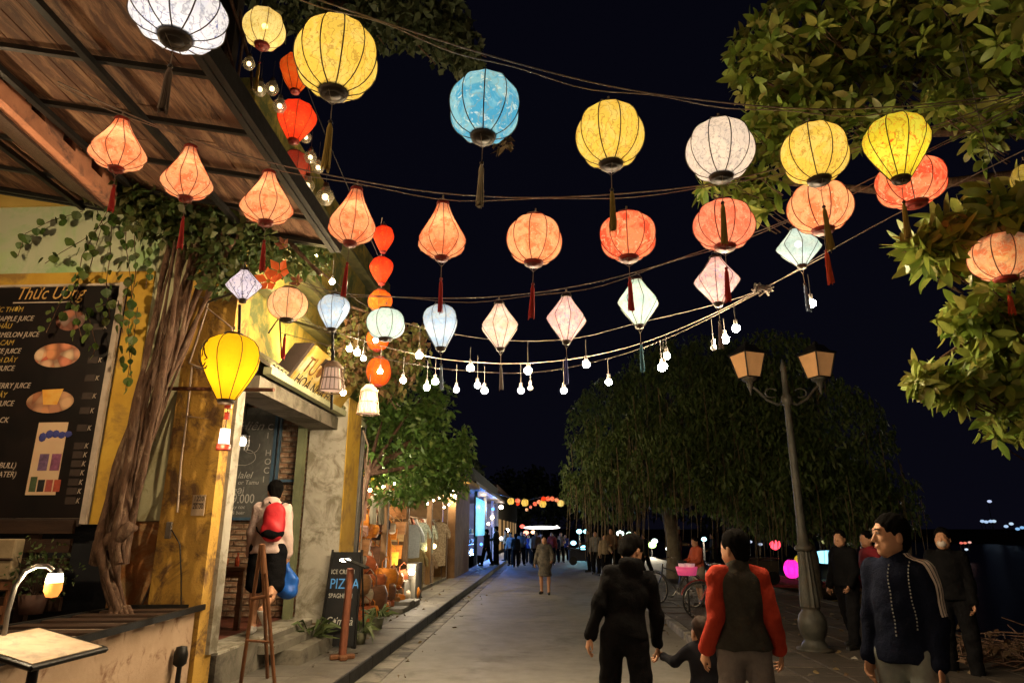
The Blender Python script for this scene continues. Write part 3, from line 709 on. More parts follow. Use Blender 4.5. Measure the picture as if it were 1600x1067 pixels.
rows = [('NƯỚC THƠM', 35, 487, yelt), ('PINEAPPLE JUICE', 51, 501, crt), ('DƯA HẤU', 17, 513, yelt), ('WATERMELON JUICE', 60, 526, crt), ('NƯỚC CAM', 20, 539, yelt), ('ORANGE JUICE', 31, 552, crt),
        ('CHANH DÂY', 25, 566, yelt), ('LIME JUICE', 21, 579, crt), ('BERRY JUICE', 46, 606, crt), ('CHANH DÂY', 9, 621, yelt), ('JUICE', 20, 634, crt), ('BLACK', 12, 660, crt), ('(RED BULL)', 24, 731, crt), ('(WATER)', 24, 745, crt)]
for s, px, py, m in rows: mtext(s, px, py, .083, m, 'RIGHT', .25, .86)
def curve_prices():
    for i, py in enumerate((514, 566, 594, 622, 645, 672, 700, 714, 728, 742, 757, 771, 786)):
        px = 166-(py-514)*.16
        q = wp(px-14, py); MB().bb(q.x-.05, q.x+.06, -.036, -.031, q.z-.01, q.z+.06).build('price_patch', M('price_patch', (.05, .035, .03), None, 5, .6), mb_)
        mtext('K', px-5, py, .075, crt, 'LEFT', .2, .8)
curve_prices()
# pictures of drinks printed on the board
def disc(px, py, w, h, name):
    c = wp(px, py); s_ = MB(); n = 28; rx = w/2; rz = h/2
    vs = [(c.x+rx*math.cos(2*pi*i/n), -.0345, c.z+rz*math.sin(2*pi*i/n)) for i in range(n)]
    s_.add(vs+[(v[0], -.031, v[2]) for v in vs], [tuple(range(n))]+[(i, n+i, n+(i+1) % n, (i+1) % n) for i in range(n)]); return s_
def fruitmat(name, a, b, c, d, sc=9):
    nt = NT(name); bs = nt.n('ShaderNodeBsdfPrincipled'); bs.inputs['Roughness'].default_value = .45; nt.l(bs.outputs[0], nt.out.inputs[0])
    tc = nt.n('ShaderNodeTexCoord'); v = nt.n('ShaderNodeTexVoronoi'); v.inputs['Scale'].default_value = sc; nt.l(tc.outputs['Object'], v.inputs['Vector'])
    sp_ = nt.n('ShaderNodeSeparateColor'); nt.l(v.outputs['Color'], sp_.inputs[0])
    co = ramp(nt, sp_.outputs[0], [(0, a), (.35, b), (.6, c), (.9, d)])
    co = mixc(nt, ramp(nt, v.outputs['Distance'], [(.35, 0.), (.7, .7)]), co, (.1, .03, .02)); nt.l(co, bs.inputs['Base Color']); return nt.m
disc(89, 555, .51, .27, '').build('plate_picture', fruitmat('fruit_print', (.70, .28, .12), (.75, .45, .25), (.62, .12, .06), (.70, .50, .32)), mb_)
disc(78, 627, .52, .25, '').build('plate_picture', fruitmat('drink_print', (.62, .30, .14), (.45, .16, .08), (.70, .45, .25), (.35, .10, .06), 7), mb_)
c = wp(78, 622); MB().prism([(c.x-.10, -.037, c.z+.09), (c.x+.13, -.037, c.z+.10), (c.x+.09, -.037, c.z-.07), (c.x-.06, -.037, c.z-.07)][::-1], (0, .003, 0)).build('cup_picture', M('orange_juice_print', (.75, .35, .05), (.8, .5, .12), 8, .5, 0), mb_)
disc(110, 500, .33, .24, '').build('plate_picture', fruitmat('fruit_print2', (.30, .14, .10), (.45, .16, .08), (.12, .06, .05), (.35, .25, .2)), mb_)
a0, a1 = wp(46, 660), wp(104, 773)
MB().bb(wp(36, 773).x+.02, wp(95, 700).x+.03, -.036, -.031, a1.z, a0.z).build('poster', M('poster_print', (.66, .50, .32), (.62, .40, .26), 3, .5, 0), mb_)
bluep = M('blue_print', (.06, .07, .30), None, 4, .5); x0 = wp(36, 773).x+.03
for i in range(5):
    c = Vector((x0+.06+i*.068, -.037, wp(70, 683).z+.02*math.sin(i*1.3)+i*.012)); s_ = MB(); s_.ball(c, (.042, .002, .05-.004*i), 8, 4); s_.build('logo_blot', bluep, mb_)
cans = [(-.0, .10, .07, (.10, .06, .12)), (.13, .10, .07, (.14, .05, .10))]
for dx, hz, w, cc in cans:
    MB().bb(x0+.07+dx, x0+.17+dx, -.038, -.036, wp(70, 735).z, wp(70, 735).z+.17).build('bottle_picture', M('bottle_print%g' % dx, cc, tuple(q*2.4 for q in cc), 18, .5, 0), mb_)
for i, cc in enumerate(((.08, .12, .06), (.03, .03, .03), (.45, .10, .08), (.50, .10, .06))):
    MB().bb(x0+.02+i*.085, x0+.09+i*.085, -.038, -.036, wp(70, 768).z, wp(70, 768).z+.12+(.03 if i == 0 else 0)).build('can_picture', M('can_print%d' % i, cc, None, 20, .5, 0), mb_)

# small notice on the ochre pillar
nb = thing('notice', 'small white notice with dark figures on the ochre pillar', 'sign', at(310, 789, Y=YW-.085))
MB().bb(-.065, .065, -.004, .008, -.10, .10).build('plate', M('notice_white', (.48, .36, .24), None, 5, .6), nb)
dk = M('dark_print', (.03, .02, .02), None, 5, .6, 0)
text('1220', 'print', dk, nb, (0, -.006, .04), .07, (pi/2, 0, 0), 0, .0008, 'CENTER', .75)
text('20.00', 'print', dk, nb, (0, -.006, -.035), .075, (pi/2, 0, 0), 0, .0008, 'CENTER', .66)
MB().bb(-.05, .05, -.006, -.004, .012, .02).build('print_line', dk, nb)

# sign on the canopy
yl = thing('shop_sign', 'yellow dark lettered sign leaning on the tiled canopy over the doorway', 'sign', (-3.06, 8.6, 3.34), 0)
Rs = Matrix.Rotation(R(34), 3, 'Y')
def sgn(pts): return [Rs @ Vector(p) for p in pts]
MB().prism(sgn([(0, -.98, .02), (0, .98, .02), (0, 1.02, .52), (0, -.98, .56)]), (-.05, 0, 0)).build('sign_board', M('sign_yellow', (.42, .29, .06), (.28, .17, .03), 3, .5, 0, stain=(.42, .38, .24), stain_scale=3), yl)
MB().prism(sgn([(-.02, -1.0, -.02), (-.02, 1.0, -.02), (-.02, 1.0, .015), (-.02, -1.0, .015)]), (.03, 0, 0)).build('sign_frame', blackm, yl)
MB().prism(sgn([(-.03, -1.06, .0), (-.03, -.985, .0), (-.03, -.985, .56), (-.03, -1.06, .56)]), (-.22, 0, 0)).build('sign_end', M('sign_end_dark', (.05, .035, .03), None, 4, .5), yl)
bt = M('sign_black', (.03, .02, .015), None, 4, .5, 0); ot = M('sign_orange', (.16, .07, .02), None, 4, .5, 0)
def stext(s, y, z, sz, m, sx): text(s, 'sign_lettering', m, yl, Rs @ Vector((.006, y, z)), sz, (pi/2, R(12) * -1 * 0, pi/2), 0, .001, 'LEFT', sx)
for s, y, z, sz, m, sx in (('TƯỜ4ULLLY', -.93, .22, .30, ot, .98), ('HOÀ NHÀ Hiu', -.93, .04, .20, bt, 1.12)):
    o = text(s, 'sign_lettering', m, yl, (0, 0, 0), sz, (0, 0, 0), 0, .001, 'LEFT', sx)
    o.matrix_local = Matrix.Translation(Rs @ Vector((.006, y, z))) @ Rs.to_4x4() @ Matrix.Rotation(pi/2, 4, 'Z') @ Matrix.Rotation(pi/2, 4, 'X') @ Matrix.Diagonal((sx, 1, 1, 1))
MB().prism(sgn([(.004, -.55, .40), (.004, -.15, .40), (.004, -.15, .52), (.004, -.55, .50)]), (.004, 0, 0)).build('sign_patch', bt, yl)

# ---------------------------------------------------------------- counter with slatted iron top, bench, lit menu stand
ct = thing('counter', 'pinkish plastered counter with a black slatted iron top in front of the tree', 'counter')
MB().prism([(-3.13, 3.0, 0), (-3.37, 6.66, 0), (-4.0, 6.66, 0), (-4.0, 3.0, 0)], (0, 0, .90)).build('counter_base', pinkpl, ct)
A, B, C_, D_ = Vector((-3.05, 3.6, .95)), Vector((-3.32, 6.72, .95)), Vector((-4.02, 6.60, .95)), Vector((-4.15, 3.6, .95))
for a, b_ in ((A, B), (B, C_), (C_, D_), (D_, A)):
    d = (b_-a).normalized(); MB().box((a+b_)/2, ((b_-a).length, .035, .05), rot=Matrix.Rotation(math.atan2(d.y, d.x), 3, 'Z')).build('frame_bar', blackm, ct)
for i in range(1, 9):
    f = i/9; a = A.lerp(B, f); b_ = D_.lerp(C_, f); d = (b_-a)
    MB().box((a+b_)/2+Vector((0, 0, .004)), (d.length-.03, .17, .02), rot=Matrix.Rotation(math.atan2(d.y, d.x), 3, 'Z')).build('slat', dwood, ct)
o = MB().prism([(-3.15, 3.0, .905), (-3.38, 6.6, .905), (-3.98, 6.6, .905), (-3.98, 3.0, .905)], (0, 0, .004)).build('counter_top', M('counter_top_pale', (.45, .36, .28)), ct)
pi_ = thing('standpipe', 'black iron standpipe at the foot of the corner pillar', 'pipe', (-3.27, 6.30, 0))
MB().cyl((0, 0, .1), (0, 0, .50), .022).build('pipe', blackm, pi_); MB().lathe([(.03, .5), (.055, .52), (.06, .60), (.045, .66), (.001, .67)], 12).build('pipe_cap', blackm, pi_)

bench = thing('bench', 'dark slatted bench back along the wall under the menu board', 'bench', (0, 6.3, 0))
for i in range(5): MB().bb(-6.8, -4.45, -.03, .01, .95+i*.17, 1.07+i*.17).build('slat', dwood, bench)
for x in (-6.4, -5.6, -4.85): MB().bb(x-.05, x+.05, .012, .07, 0, 1.75).build('leg', dwood, bench)
MB().bb(-6.8, -4.45, -.5, -.05, .55, .60).build('seat', dwood, bench)
chair = thing('wooden_chair', 'brown wooden chair in the dark behind the counter', 'chair', (-4.72, 5.6, 0), .5)
for a in (-.2, .2):
    MB().tube([(a, .2, 0), (a, .2, .5), (a, .27, 1.25)], .03, 6).build('back_post', wood, chair); MB().tube([(a, -.2, 0), (a, -.2, .46)], .025, 6).build('leg', wood, chair)
MB().box((0, 0, .47), (.46, .46, .04), bev=.01).build('seat', wood, chair)
for z in (.75, 1.0, 1.2): MB().box((0, .24, z), (.4, .03, .07)).build('back_rail', wood, chair)
box = thing('hanging_box', 'dirty cream box hanging at the left edge under the menu board', 'box', at(10, 873, Y=5.9))
MB().bb(-.25, .10, -.06, .06, -.17, .17, bev=.01).build('box_body', M('cream_dirty', (.34, .27, .17), (.22, .17, .10), 6, .8, .2, 30), box)
MB().cyl((-.25, -.065, .0), (.10, -.065, .0), .012).build('bar', dwood, box)
sh = thing('potted_shrub', 'small leafy shrub in the dark behind the gooseneck lamp', 'plant', (-4.5, 6.0, .96))
MB().lathe([(.001, 0), (.09, 0), (.12, .16), (.10, .16), (.001, .14)], 14).build('pot', M('pot_dark', (.08, .04, .03), None, 4, .7), sh)
rg = np.random.RandomState(3); P = rg.normal(size=(300, 3))*[.13, .10, .11]+[0, 0, .36]
for i in range(8): MB().tube([(0, 0, .14), (.1*math.cos(i), .1*math.sin(i), .3), (.2*math.cos(i), .16*math.sin(i), .45+.03*(i % 3))], [.006, .004, .002], 4).build('stem', dwood, sh)
leafdark = leafmat('dark_small_leaf', [(.05, .09, .03), (.08, .13, .04), (.10, .14, .05), (.04, .07, .025)])
foliage('foliage', P, rg.normal(size=(300, 3))+[0, 0, .5], .05, leafdark, sh, kind='stuff')
# lit tilted menu stand
ms = thing('menu_stand', 'black framed lit menu page on a post in the lower left corner', 'menu stand')
q = [at(-50, 1002, Z=1.0), at(58, 986, Z=1.0), at(160, 1015, Z=.96), at(52, 1043, Z=.93), at(-60, 1025, Z=.94)]
cs = [at(-55, 1010, D=3.55), at(60, 983, D=4.1), at(166, 1014, D=3.9), at(48, 1044, D=3.4)]
nrm = (cs[1]-cs[0]).cross(cs[3]-cs[0]).normalized(); nrm = nrm if nrm.z > 0 else -nrm
cc = sum(cs, Vector())/4; e1 = (cs[2]-cs[3]).normalized(); cs[0] = cs[1]+(cs[3]-cs[2])
cc = sum(cs, Vector())/4
pts_ = [cc+(c_-cc)*.93+nrm*.012 for c_ in cs]; MB().prism(pts_, nrm*.004).build('menu_page', M('menu_page', (.66, .55, .42), (.60, .42, .28), 6, .4, 0, stain=(.42, .34, .26), stain_scale=9, stain_amt=.5), ms)
MB().prism([cc+(c_-cc)*.96 for c_ in cs], nrm*.011).build('backing', blackm, ms)
for i in range(4):
    a, b_ = cs[i], cs[(i+1) % 4]; MB().tube([a, b_], .016, 4).build('frame_bar', blackm, ms)
MB().cyl((cc.x+.03, cc.y-.02, 0), (cc.x+.03, cc.y-.02, cc.z-.02), .028, n=10).build('post', blackm, ms)
MB().lathe([(.001, 0), (.2, 0), (.2, .02), (.03, .04)], 18, (cc.x+.03, cc.y-.02, 0)).build('base', blackm, ms)
# gooseneck lamp clipped on it
gl = thing('gooseneck_lamp', 'silver gooseneck lamp with a glowing amber jar above the lit menu stand', 'lamp')
gp = [at(6, 992, D=3.72), at(12, 955, D=3.74), at(24, 915, D=3.77), at(40, 892, D=3.8), at(58, 884, D=3.83), at(74, 884, D=3.85), at(82, 890, D=3.87)]
MB().tube(gp, .014, 7).build('arm', M('brushed_metal', (.45, .42, .38), None, 10, .35, .05, metal=.9), gl)
j = at(84, 912, D=3.88)
MB().lathe([(.001, .085), (.025, .085), (.035, .06)], 14, j).build('lamp_cap', blackm, gl)
MB().lathe([(.038, .058), (.044, .03), (.045, .01)], 16, j).build('lamp_glow', emis('glow_white', (1, .82, .5), 14), gl)
L = bpy.data.lights.new('lamp_light', 'POINT'); L.energy = 9; L.color = (1, .8, .5); L.shadow_soft_size = .03; lo = bpy.data.objects.new('lamp_light', L); COL.objects.link(lo); lo.parent = gl; lo.location = j+Vector((-.06, -.10, .03))
MB().lathe([(.046, .008), (.046, -.035), (.03, -.07), (.001, -.075)], 16, j).build('amber_jar', M('amber_glow', (.7, .25, .05), None, 8, .4, 0, emit=((1, .33, .06), 1.3)), gl)

# ---------------------------------------------------------------- easel, A-board, post stand
ez_ = thing('easel', 'brown wooden easel standing at the foot of the cafe steps', 'easel')
top = at(410, 855, D=6.6)
for pxb, pyb, dd in ((375, 1075, 6.6), (430, 1080, 6.5), (418, 1062, 7.1)):
    bt_ = at(pxb, pyb, D=dd); bt_ = top + (bt_-top)*((top.z-.15)/(top.z-bt_.z)) if bt_.z < .15 or True else bt_
    d = bt_-top; MB().tube([top+Vector((random.uniform(-.02, .02), 0, .03)), bt_], .02, 4).build('leg', wood, ez_)
a = at(392, 935, D=6.58); b_ = at(425, 930, D=6.58); MB().tube([a, b_], .016, 4).build('crossbar', wood, ez_)
MB().tube([at(410, 850, D=6.58), at(412, 895, D=6.56)], [.028, .03], 4).build('head_block', wood, ez_)
MB().tube([at(385, 1000, D=6.58), at(428, 1003, D=6.55)], .012, 4).build('crossbar', wood, ez_)

ab = thing('pavement_board', 'black pizza board standing on the pavement beside the white pillar', 'board', (-2.83, 9.55, .15), R(-4))
bl = M('board_black', (.012, .013, .014), (.02, .02, .022), 3, .5, .05)
MB().prism([(-.24, .0, .03), (.24, 0, .03), (.20, .16, 1.22), (-.22, .16, 1.22)], (0, .02, 0)).build('board_face', bl, ab)
for sx_ in (-1, 1): MB().tube([(sx_*.25, -.01, 0), (sx_*.215, .16, 1.25)], .018, 4).build('frame_leg', blackm, ab); MB().tube([(sx_*.23, .42, 0), (sx_*.2, .19, 1.22)], .014, 4).build('rear_leg', blackm, ab)
def atext(s, z, sz, m, sx=1, sh=0): 
    y = .16*(z/1.22)-.006; o = text(s, 'board_lettering', m, ab, (-.2, y, z), sz, (pi/2-math.atan2(.16, 1.2), 0, 0), sh, .001, 'LEFT', sx)
bp_ = M('blue_letters', (.10, .35, .75), None, 4, .6, 0, emit=((.1, .35, .9), .12)); wl = M('white_letters', (.6, .6, .55), None, 4, .6, 0)
atext('ICE CREAM', .93, .085, wl, .8); atext('PIZZA', .74, .19, bp_, .82); atext('SPAGHETTI', .62, .085, wl, .8); atext('Cơm gà', .28, .15, wl, .8, .2)
st = thing('post_stand', 'reddish wooden post stand with a lit clamp lamp on the pavement', 'stand', (-2.52, 8.75, .15))
tp = at(548, 888, Y=8.55)-Vector((-2.52, 8.75, .15))
MB().tube([(0, 0, .05), tp], [.05, .045], 4).build('post', M('red_wood', (.30, .11, .06), (.20, .07, .04), 4, .6, .2, stretch=(6, 6, 1)), st)
for k_ in range(4):
    a = k_*pi/2+.4; MB().box((.09*math.cos(a), .09*math.sin(a), .03), (.12, .09, .055), rz=a, bev=.012).build('foot', wood, st)
MB().box(tp+Vector((.07, -.02, .06)), (.30, .20, .02), rot=Matrix.Rotation(.35, 3, 'Y')).build('tray', blackm, st)
MB().tube([tp+Vector((.05, 0, .05)), tp+Vector((-.02, 0, .14)), tp+Vector((-.06, 0, .12))], .008, 5).build('lamp_arm', blackm, st)
MB().ball(tp+Vector((-.07, -.02, .10)), (.07, .03, .02), 10, 6).build('lamp_head', emis('led_white', (1, .9, .72), 28), st)
# ---------------------------------------------------------------- silk lanterns
PROF = {
 'round': [(math.sin(math.acos(max(-1, min(1, 1-2*t))))**.82*.985+.0, t) for t in np.linspace(.02, .98, 17)],
 'garlic': [(.24, 0), (.28, .06), (.40, .2), (.56, .34), (.74, .48), (.90, .60), (.985, .69), (.985, .76), (.86, .85), (.62, .93), (.28, 1)],
 'diamond': [(.24, 0), (.30, .06), (.50, .20), (.72, .33), (.92, .45), (.985, .51), (.93, .57), (.72, .70), (.50, .82), (.30, .94), (.2, 1)],
 'balloon': [(.30, 0), (.50, .03), (.76, .10), (.93, .20), (1, .32), (.96, .45), (.84, .58), (.68, .71), (.50, .84), (.28, 1)],
}
def shademat(name, c1, c2, c3, amt=.5, lines=.0, sc=9, tr=.30, seedv=0.):
    """lit silk: dyed cloth with a printed pattern, part see-through"""
    if name in MATS: return MATS[name]
    nt = NT(name); tc = nt.n('ShaderNodeTexCoord'); mp = nt.n('ShaderNodeMapping'); mp.inputs['Location'].default_value = (seedv, seedv*2, 0); nt.l(tc.outputs['Object'], mp.inputs[0]); v = mp.outputs[0]
    oi = nt.n('ShaderNodeObjectInfo')
    ad = nt.n('ShaderNodeVectorMath', operation='ADD'); nt.l(v, ad.inputs[0]); nt.l(oi.outputs['Random'], ad.inputs[1]); v = ad.outputs[0]
    f = noise(nt, v, sc, 4, .55, .8); c = mixc(nt, ramp(nt, f, [(.52-amt*.15, 0.), (.60-amt*.08, 1.)]), c1, c2)
    f2 = noise(nt, v, sc*2.6, 5, .7, 1.5); c = mixc(nt, ramp(nt, f2, [(.56, 0.), (.64, 1.)]), c, c3)
    if lines:
        w = nt.n('ShaderNodeTexWave'); w.inputs['Scale'].default_value = sc*.7; w.inputs['Distortion'].default_value = 14; w.inputs['Detail'].default_value = 4; w.inputs['Detail Scale'].default_value = 1.6; nt.l(v, w.inputs['Vector'])
        c = mixc(nt, ramp(nt, w.outputs['Fac'], [(0, min(1, lines*1.6)), (.12, 0.)]), c, tuple(q*.45 for q in c3))
    # woven thread
    f4 = noise(nt, v, 160, 2); c = mixc(nt, .25, c, ramp(nt, f4, [(.3, .6), (.7, 1.0)]), 'MULTIPLY')
    d = nt.n('ShaderNodeBsdfDiffuse'); t = nt.n('ShaderNodeBsdfTranslucent'); x = nt.n('ShaderNodeBsdfTransparent')
    nt.l(c, d.inputs[0]); nt.l(c, t.inputs[0]); nt.l(c, x.inputs[0])
    m1 = nt.n('ShaderNodeMixShader'); m1.inputs[0].default_value = .62; nt.l(d.outputs[0], m1.inputs[1]); nt.l(t.outputs[0], m1.inputs[2])
    m2 = nt.n('ShaderNodeMixShader'); m2.inputs[0].default_value = tr; nt.l(m1.outputs[0], m2.inputs[1]); nt.l(x.outputs[0], m2.inputs[2])
    e = nt.n('ShaderNodeEmission'); nt.l(c, e.inputs[0]); e.inputs[1].default_value = .12
    a = nt.n('ShaderNodeAddShader'); nt.l(m2.outputs[0], a.inputs[0]); nt.l(e.outputs[0], a.inputs[1])
    nt.l(a.outputs[0], nt.out.inputs[0]); MATS[name] = nt.m; return nt.m
SH = {
 'whiteblue': lambda: shademat('silk_white_blue', (.80, .82, .86), (.70, .74, .84), (.18, .22, .45), .2, .3, 10),
 'yellow': lambda: shademat('silk_yellow', (.84, .64, .14), (.86, .70, .24), (.66, .40, .12), .3, .35, 13),
 'paleyellow': lambda: shademat('silk_pale_yellow', (.85, .74, .34), (.80, .64, .22), (.6, .42, .1), .2, .2, 12),
 'lime': lambda: shademat('silk_lime_yellow', (.74, .68, .08), (.70, .74, .14), (.85, .16, .04), .3, .3, 9),
 'blue': lambda: shademat('silk_blue', (.08, .42, .76), (.26, .62, .84), (.70, .86, .88), .6, .3, 9),
 'white': lambda: shademat('silk_white', (.84, .80, .76), (.72, .70, .70), (.38, .40, .46), .5, .25, 13),
 'orange': lambda: shademat('silk_orange', (.90, .28, .13), (.95, .52, .29), (.95, .72, .50), .8, .25, 14),
 'peach': lambda: shademat('silk_peach', (.92, .56, .30), (.92, .66, .40), (.86, .36, .2), .5, .2, 11),
 'coral': lambda: shademat('silk_coral', (.86, .12, .06), (.92, .34, .18), (.95, .66, .46), .5, .2, 9),
 'rose': lambda: shademat('silk_rose', (.85, .22, .14), (.90, .38, .26), (.94, .58, .42), .6, .5, 14),
 'red': lambda: shademat('silk_red', (.85, .07, .02), (.80, .06, .02), (.9, .16, .03), .3, 0, 9, .22),
 'redorange': lambda: shademat('silk_red_orange', (.88, .16, .02), (.85, .22, .03), (.9, .30, .05), .3, 0, 9, .22),
 'dimred': lambda: shademat('silk_dim_red', (.60, .10, .05), (.55, .13, .07), (.5, .2, .1), .3, 0, 9, .15),
 'paleblue': lambda: shademat('silk_pale_blue', (.46, .62, .84), (.62, .74, .86), (.84, .66, .52), .6, .2, 12),
 'cyan': lambda: shademat('silk_pale_cyan', (.62, .80, .80), (.72, .84, .82), (.46, .66, .66), .6, .2, 12),
 'pastel': lambda: shademat('silk_pastel', (.84, .76, .68), (.82, .60, .48), (.48, .56, .78), .6, .3, 13),
 'pink': lambda: shademat('silk_pink', (.86, .70, .64), (.84, .52, .48), (.40, .46, .78), .6, .4, 14),
 'aqua': lambda: shademat('silk_aqua', (.74, .84, .78), (.56, .78, .78), (.84, .80, .62), .6, .2, 11),
 'lavender': lambda: shademat('silk_lavender', (.72, .70, .84), (.80, .76, .84), (.30, .32, .62), .5, .6, 13),
 'plainyellow': lambda: shademat('plain_yellow_cloth', (.92, .60, .02), (.92, .58, .02), (.90, .55, .02), .1, 0, 6, .2),
 'magenta': lambda: shademat('silk_magenta', (.9, .08, .55), (.85, .1, .6), (.9, .2, .7), .3, 0, 9, .2),
}
LCOL = {'whiteblue': (1, .86, .72), 'yellow': (1, .80, .45), 'paleyellow': (1, .8, .5), 'lime': (1, .8, .3)}
ribm = M('lantern_rib', (.05, .032, .018), (.03, .02, .012), 20, .6, 0); ribr = M('lantern_rib_red', (.16, .035, .02), (.08, .02, .012), 20, .6, 0)
capm = M('lantern_cap', (.045, .030, .020), (.02, .014, .01), 20, .5, 0); capr = M('lantern_cap_red', (.30, .03, .02), (.15, .02, .015), 20, .5, 0)
cordm = M('lantern_cord', (.20, .16, .12), None, 20, .8, 0)
TAS = {'red': (.50, .03, .025), 'olive': (.42, .28, .06), 'cream': (.50, .42, .28), 'brown': (.16, .11, .08), 'grey': (.26, .24, .24), 'navy': (.05, .06, .28), 'teal': (.06, .22, .30), 'paleblue': (.22, .30, .42), 'blue': (.12, .18, .30), 'redorange': (.62, .08, .03)}
LIGHTK = 1.0
def lantern(px, top, bot, w, kind, col, D, label, tbot=None, tcol=None, group=None, nrib=10, red=False, power=1.0, dark=False, cord=.05, ring=True, seg=3, name='lantern', tilt=0, lcol=None):
    cxy = at(px, (top+bot)/2, D=D); Rr = w/2*D/FPX; Hh = (bot-top)*D/FPX/math.cos(TH*1.0)*.98
    t = thing(name, label, 'lantern', (cxy.x, cxy.y, cxy.z), random.uniform(0, .6), group)
    t.rotation_euler = (random.uniform(-.04, .04)+tilt, random.uniform(-.05, .05), random.uniform(0, .6))
    pr = PROF[kind]
    if kind == 'round': pr = [(max(.20, r_), (tt-.02)/.96) for r_, tt in pr]
    n = nrib*seg; vs = []; fs = []
    for (r_, tt) in pr:
        for k in range(n):
            a = 2*pi*k/n; ph = (k % seg)/seg; flat = math.cos(pi/nrib)/math.cos((ph-.5)*2*pi/nrib); flat = flat*(1-.012*math.sin(pi*ph))
            vs.append((Rr*r_*flat*math.cos(a), Rr*r_*flat*math.sin(a), Hh*(.5-tt)))
    m = len(pr)
    for i in range(m-1):
        for k in range(n): fs.append((i*n+k, (i+1)*n+k, (i+1)*n+(k+1) % n, i*n+(k+1) % n))
    sb = MB().add(vs, fs, True); sb.build('shade', SH[col](), t)
    rm, cm = (ribr, capr) if red else (ribm, capm)
    rr = max(.0018, min(.0034, Rr*.016))
    rib = MB().tube([(Rr*r_+rr*.4, 0, Hh*(.5-tt)) for r_, tt in pr], rr, 4, False).mesh('rib'); rib.materials.append(rm)
    for k in range(nrib):
        o = bpy.data.objects.new('rib', rib); COL.objects.link(o); o.parent = t; o.rotation_euler = (0, 0, 2*pi*k/nrib)
    r0 = Rr*pr[0][0]; r1 = Rr*pr[-1][0]
    MB().lathe([(r0*.75, Hh*.5+.012), (r0+.004, Hh*.5+.012), (r0+.005, Hh*.5-.008), (r0*.8, Hh*.5-.008)], 16).build('top_ring', cm, t)
    MB().lathe([(r1*.55, -Hh*.5-.02), (r1*.9, -Hh*.5-.02), (r1+.004, -Hh*.5+.008), (r1*.8, -Hh*.5+.010)], 16).lathe([(.001, -Hh*.5-.026), (r1*.55, -Hh*.5-.02), (r1*.8, -Hh*.5+.004), (.001, -Hh*.5+.006)], 16).build('bottom_ring', cm, t)
    # wire bail up to the string
    hb = MB()
    for a in (0, pi): hb.tube([(r0*math.cos(a), 0, Hh*.5), (r0*.8*math.cos(a), 0, Hh*.5+cord*.7), (0, 0, Hh*.5+cord)], .0016, 4)
    hb.cyl((0, 0, Hh*.5+cord*.9), (0, 0, Hh*.5+cord+.018), .006, n=6); hb.build('wire_bail', cordm, t)
    if power and not dark:
        L = bpy.data.lights.new('lantern_light', 'POINT'); L.energy = power*LIGHTK*(Rr/.17)**2*2.3; L.shadow_soft_size = Rr*.28
        L.color = lcol or LCOL.get(col, (1, .74, .48)); lo = bpy.data.objects.new('bulb_light', L); COL.objects.link(lo); lo.parent = t; lo.location = (0, 0, -Hh*.02)
    if name == 'lantern' and ('bulb' in label): MB().ball((0, 0, Hh*.08), .024, 8, 6).build('bulb', emis('inner_bulb', (1, .9, .7), 12), t)
    if tbot:
        y0 = -Hh*.5-.02; L_ = (tbot-bot)*D/FPX/math.cos(TH)*1.0; dr = min(.35*L_, .16)
        for a in (0, pi/2, pi): pass
        b = MB(); [b.tube([(r1*.8*math.cos(a), r1*.8*math.sin(a), y0), (0, 0, y0-dr*.35)], .0015, 4) for a in (0, 2*pi/3, 4*pi/3)]
        b.tube([(0, 0, y0-dr*.3), (0, 0, y0-dr)], .002, 5); b.build('tassel_cord', cordm, t)
        tmn = 'tassel_'+tcol; tm_ = M(tmn, TAS[tcol], tuple(q*.55 for q in TAS[tcol]), 60, .8, .4, 200, stretch=(1, 1, .1))
        z0 = y0-dr; zt = y0-L_+.02
        MB().ball((0, 0, z0), .011, 8, 6).build('bead', cm, t)
        tr_ = max(.012, Rr*.10); b = MB(); b.lathe([(tr_*.35, z0-.008), (tr_*.65, z0-.03), (tr_*.6, z0-.045), (tr_*.62, zt)], 10)
        for k in range(16):
            a = 2*pi*k/16; q = random.uniform(.8, 1.15); e = random.uniform(-.015, .015)
            b.tube([(tr_*.55*math.cos(a), tr_*.55*math.sin(a), z0-.03), (tr_*.7*math.cos(a), tr_*.7*math.sin(a), (z0+zt)/2), (tr_*q*math.cos(a), tr_*q*math.sin(a), zt+e)], tr_*.13, 4)
        b.build('tassel', tm_, t)
    return t
def row(D0, x0, D1, x1): return lambda px: D0+(D1-D0)*(px-x0)/(x1-x0)
d1 = row(3.04, 526, 4.05, 1402); d2 = row(4.35, 186, 4.38, 1423); d3 = row(5.9, 450, 4.9, 1248)
G1, G2, G3 = 'large lanterns on the nearest string', 'red and orange lanterns on the second string', 'pale lanterns on the third string'
T1 = [(280, -22, 66, 146, 'round', 'whiteblue', 'huge white lantern with blue print cut by the top edge of the photo', 190, 'brown'),
 (526, 33, 150, 130, 'round', 'yellow', 'largest yellow lantern with a long olive tassel, in front of red lanterns', 275, 'olive'),
 (757, 118, 220, 114, 'round', 'blue', 'only bright blue lantern, with a cream tassel, alone against the sky', 334, 'cream'),
 (953, 164, 260, 108, 'round', 'yellow', 'round yellow lantern between the blue one and the white one', 366, 'olive'),
 (1125, 190, 280, 106, 'round', 'white', 'round white lantern with grey print on the nearest string', 386, 'olive'),
 (1273, 196, 285, 102, 'round', 'yellow', 'round yellow lantern hanging right above an orange one before the tree', 398, 'olive'),
 (1402, 181, 284, 96, 'balloon', 'lime', 'lime yellow balloon lantern with red blossoms before the leaves', 378, 'olive')]
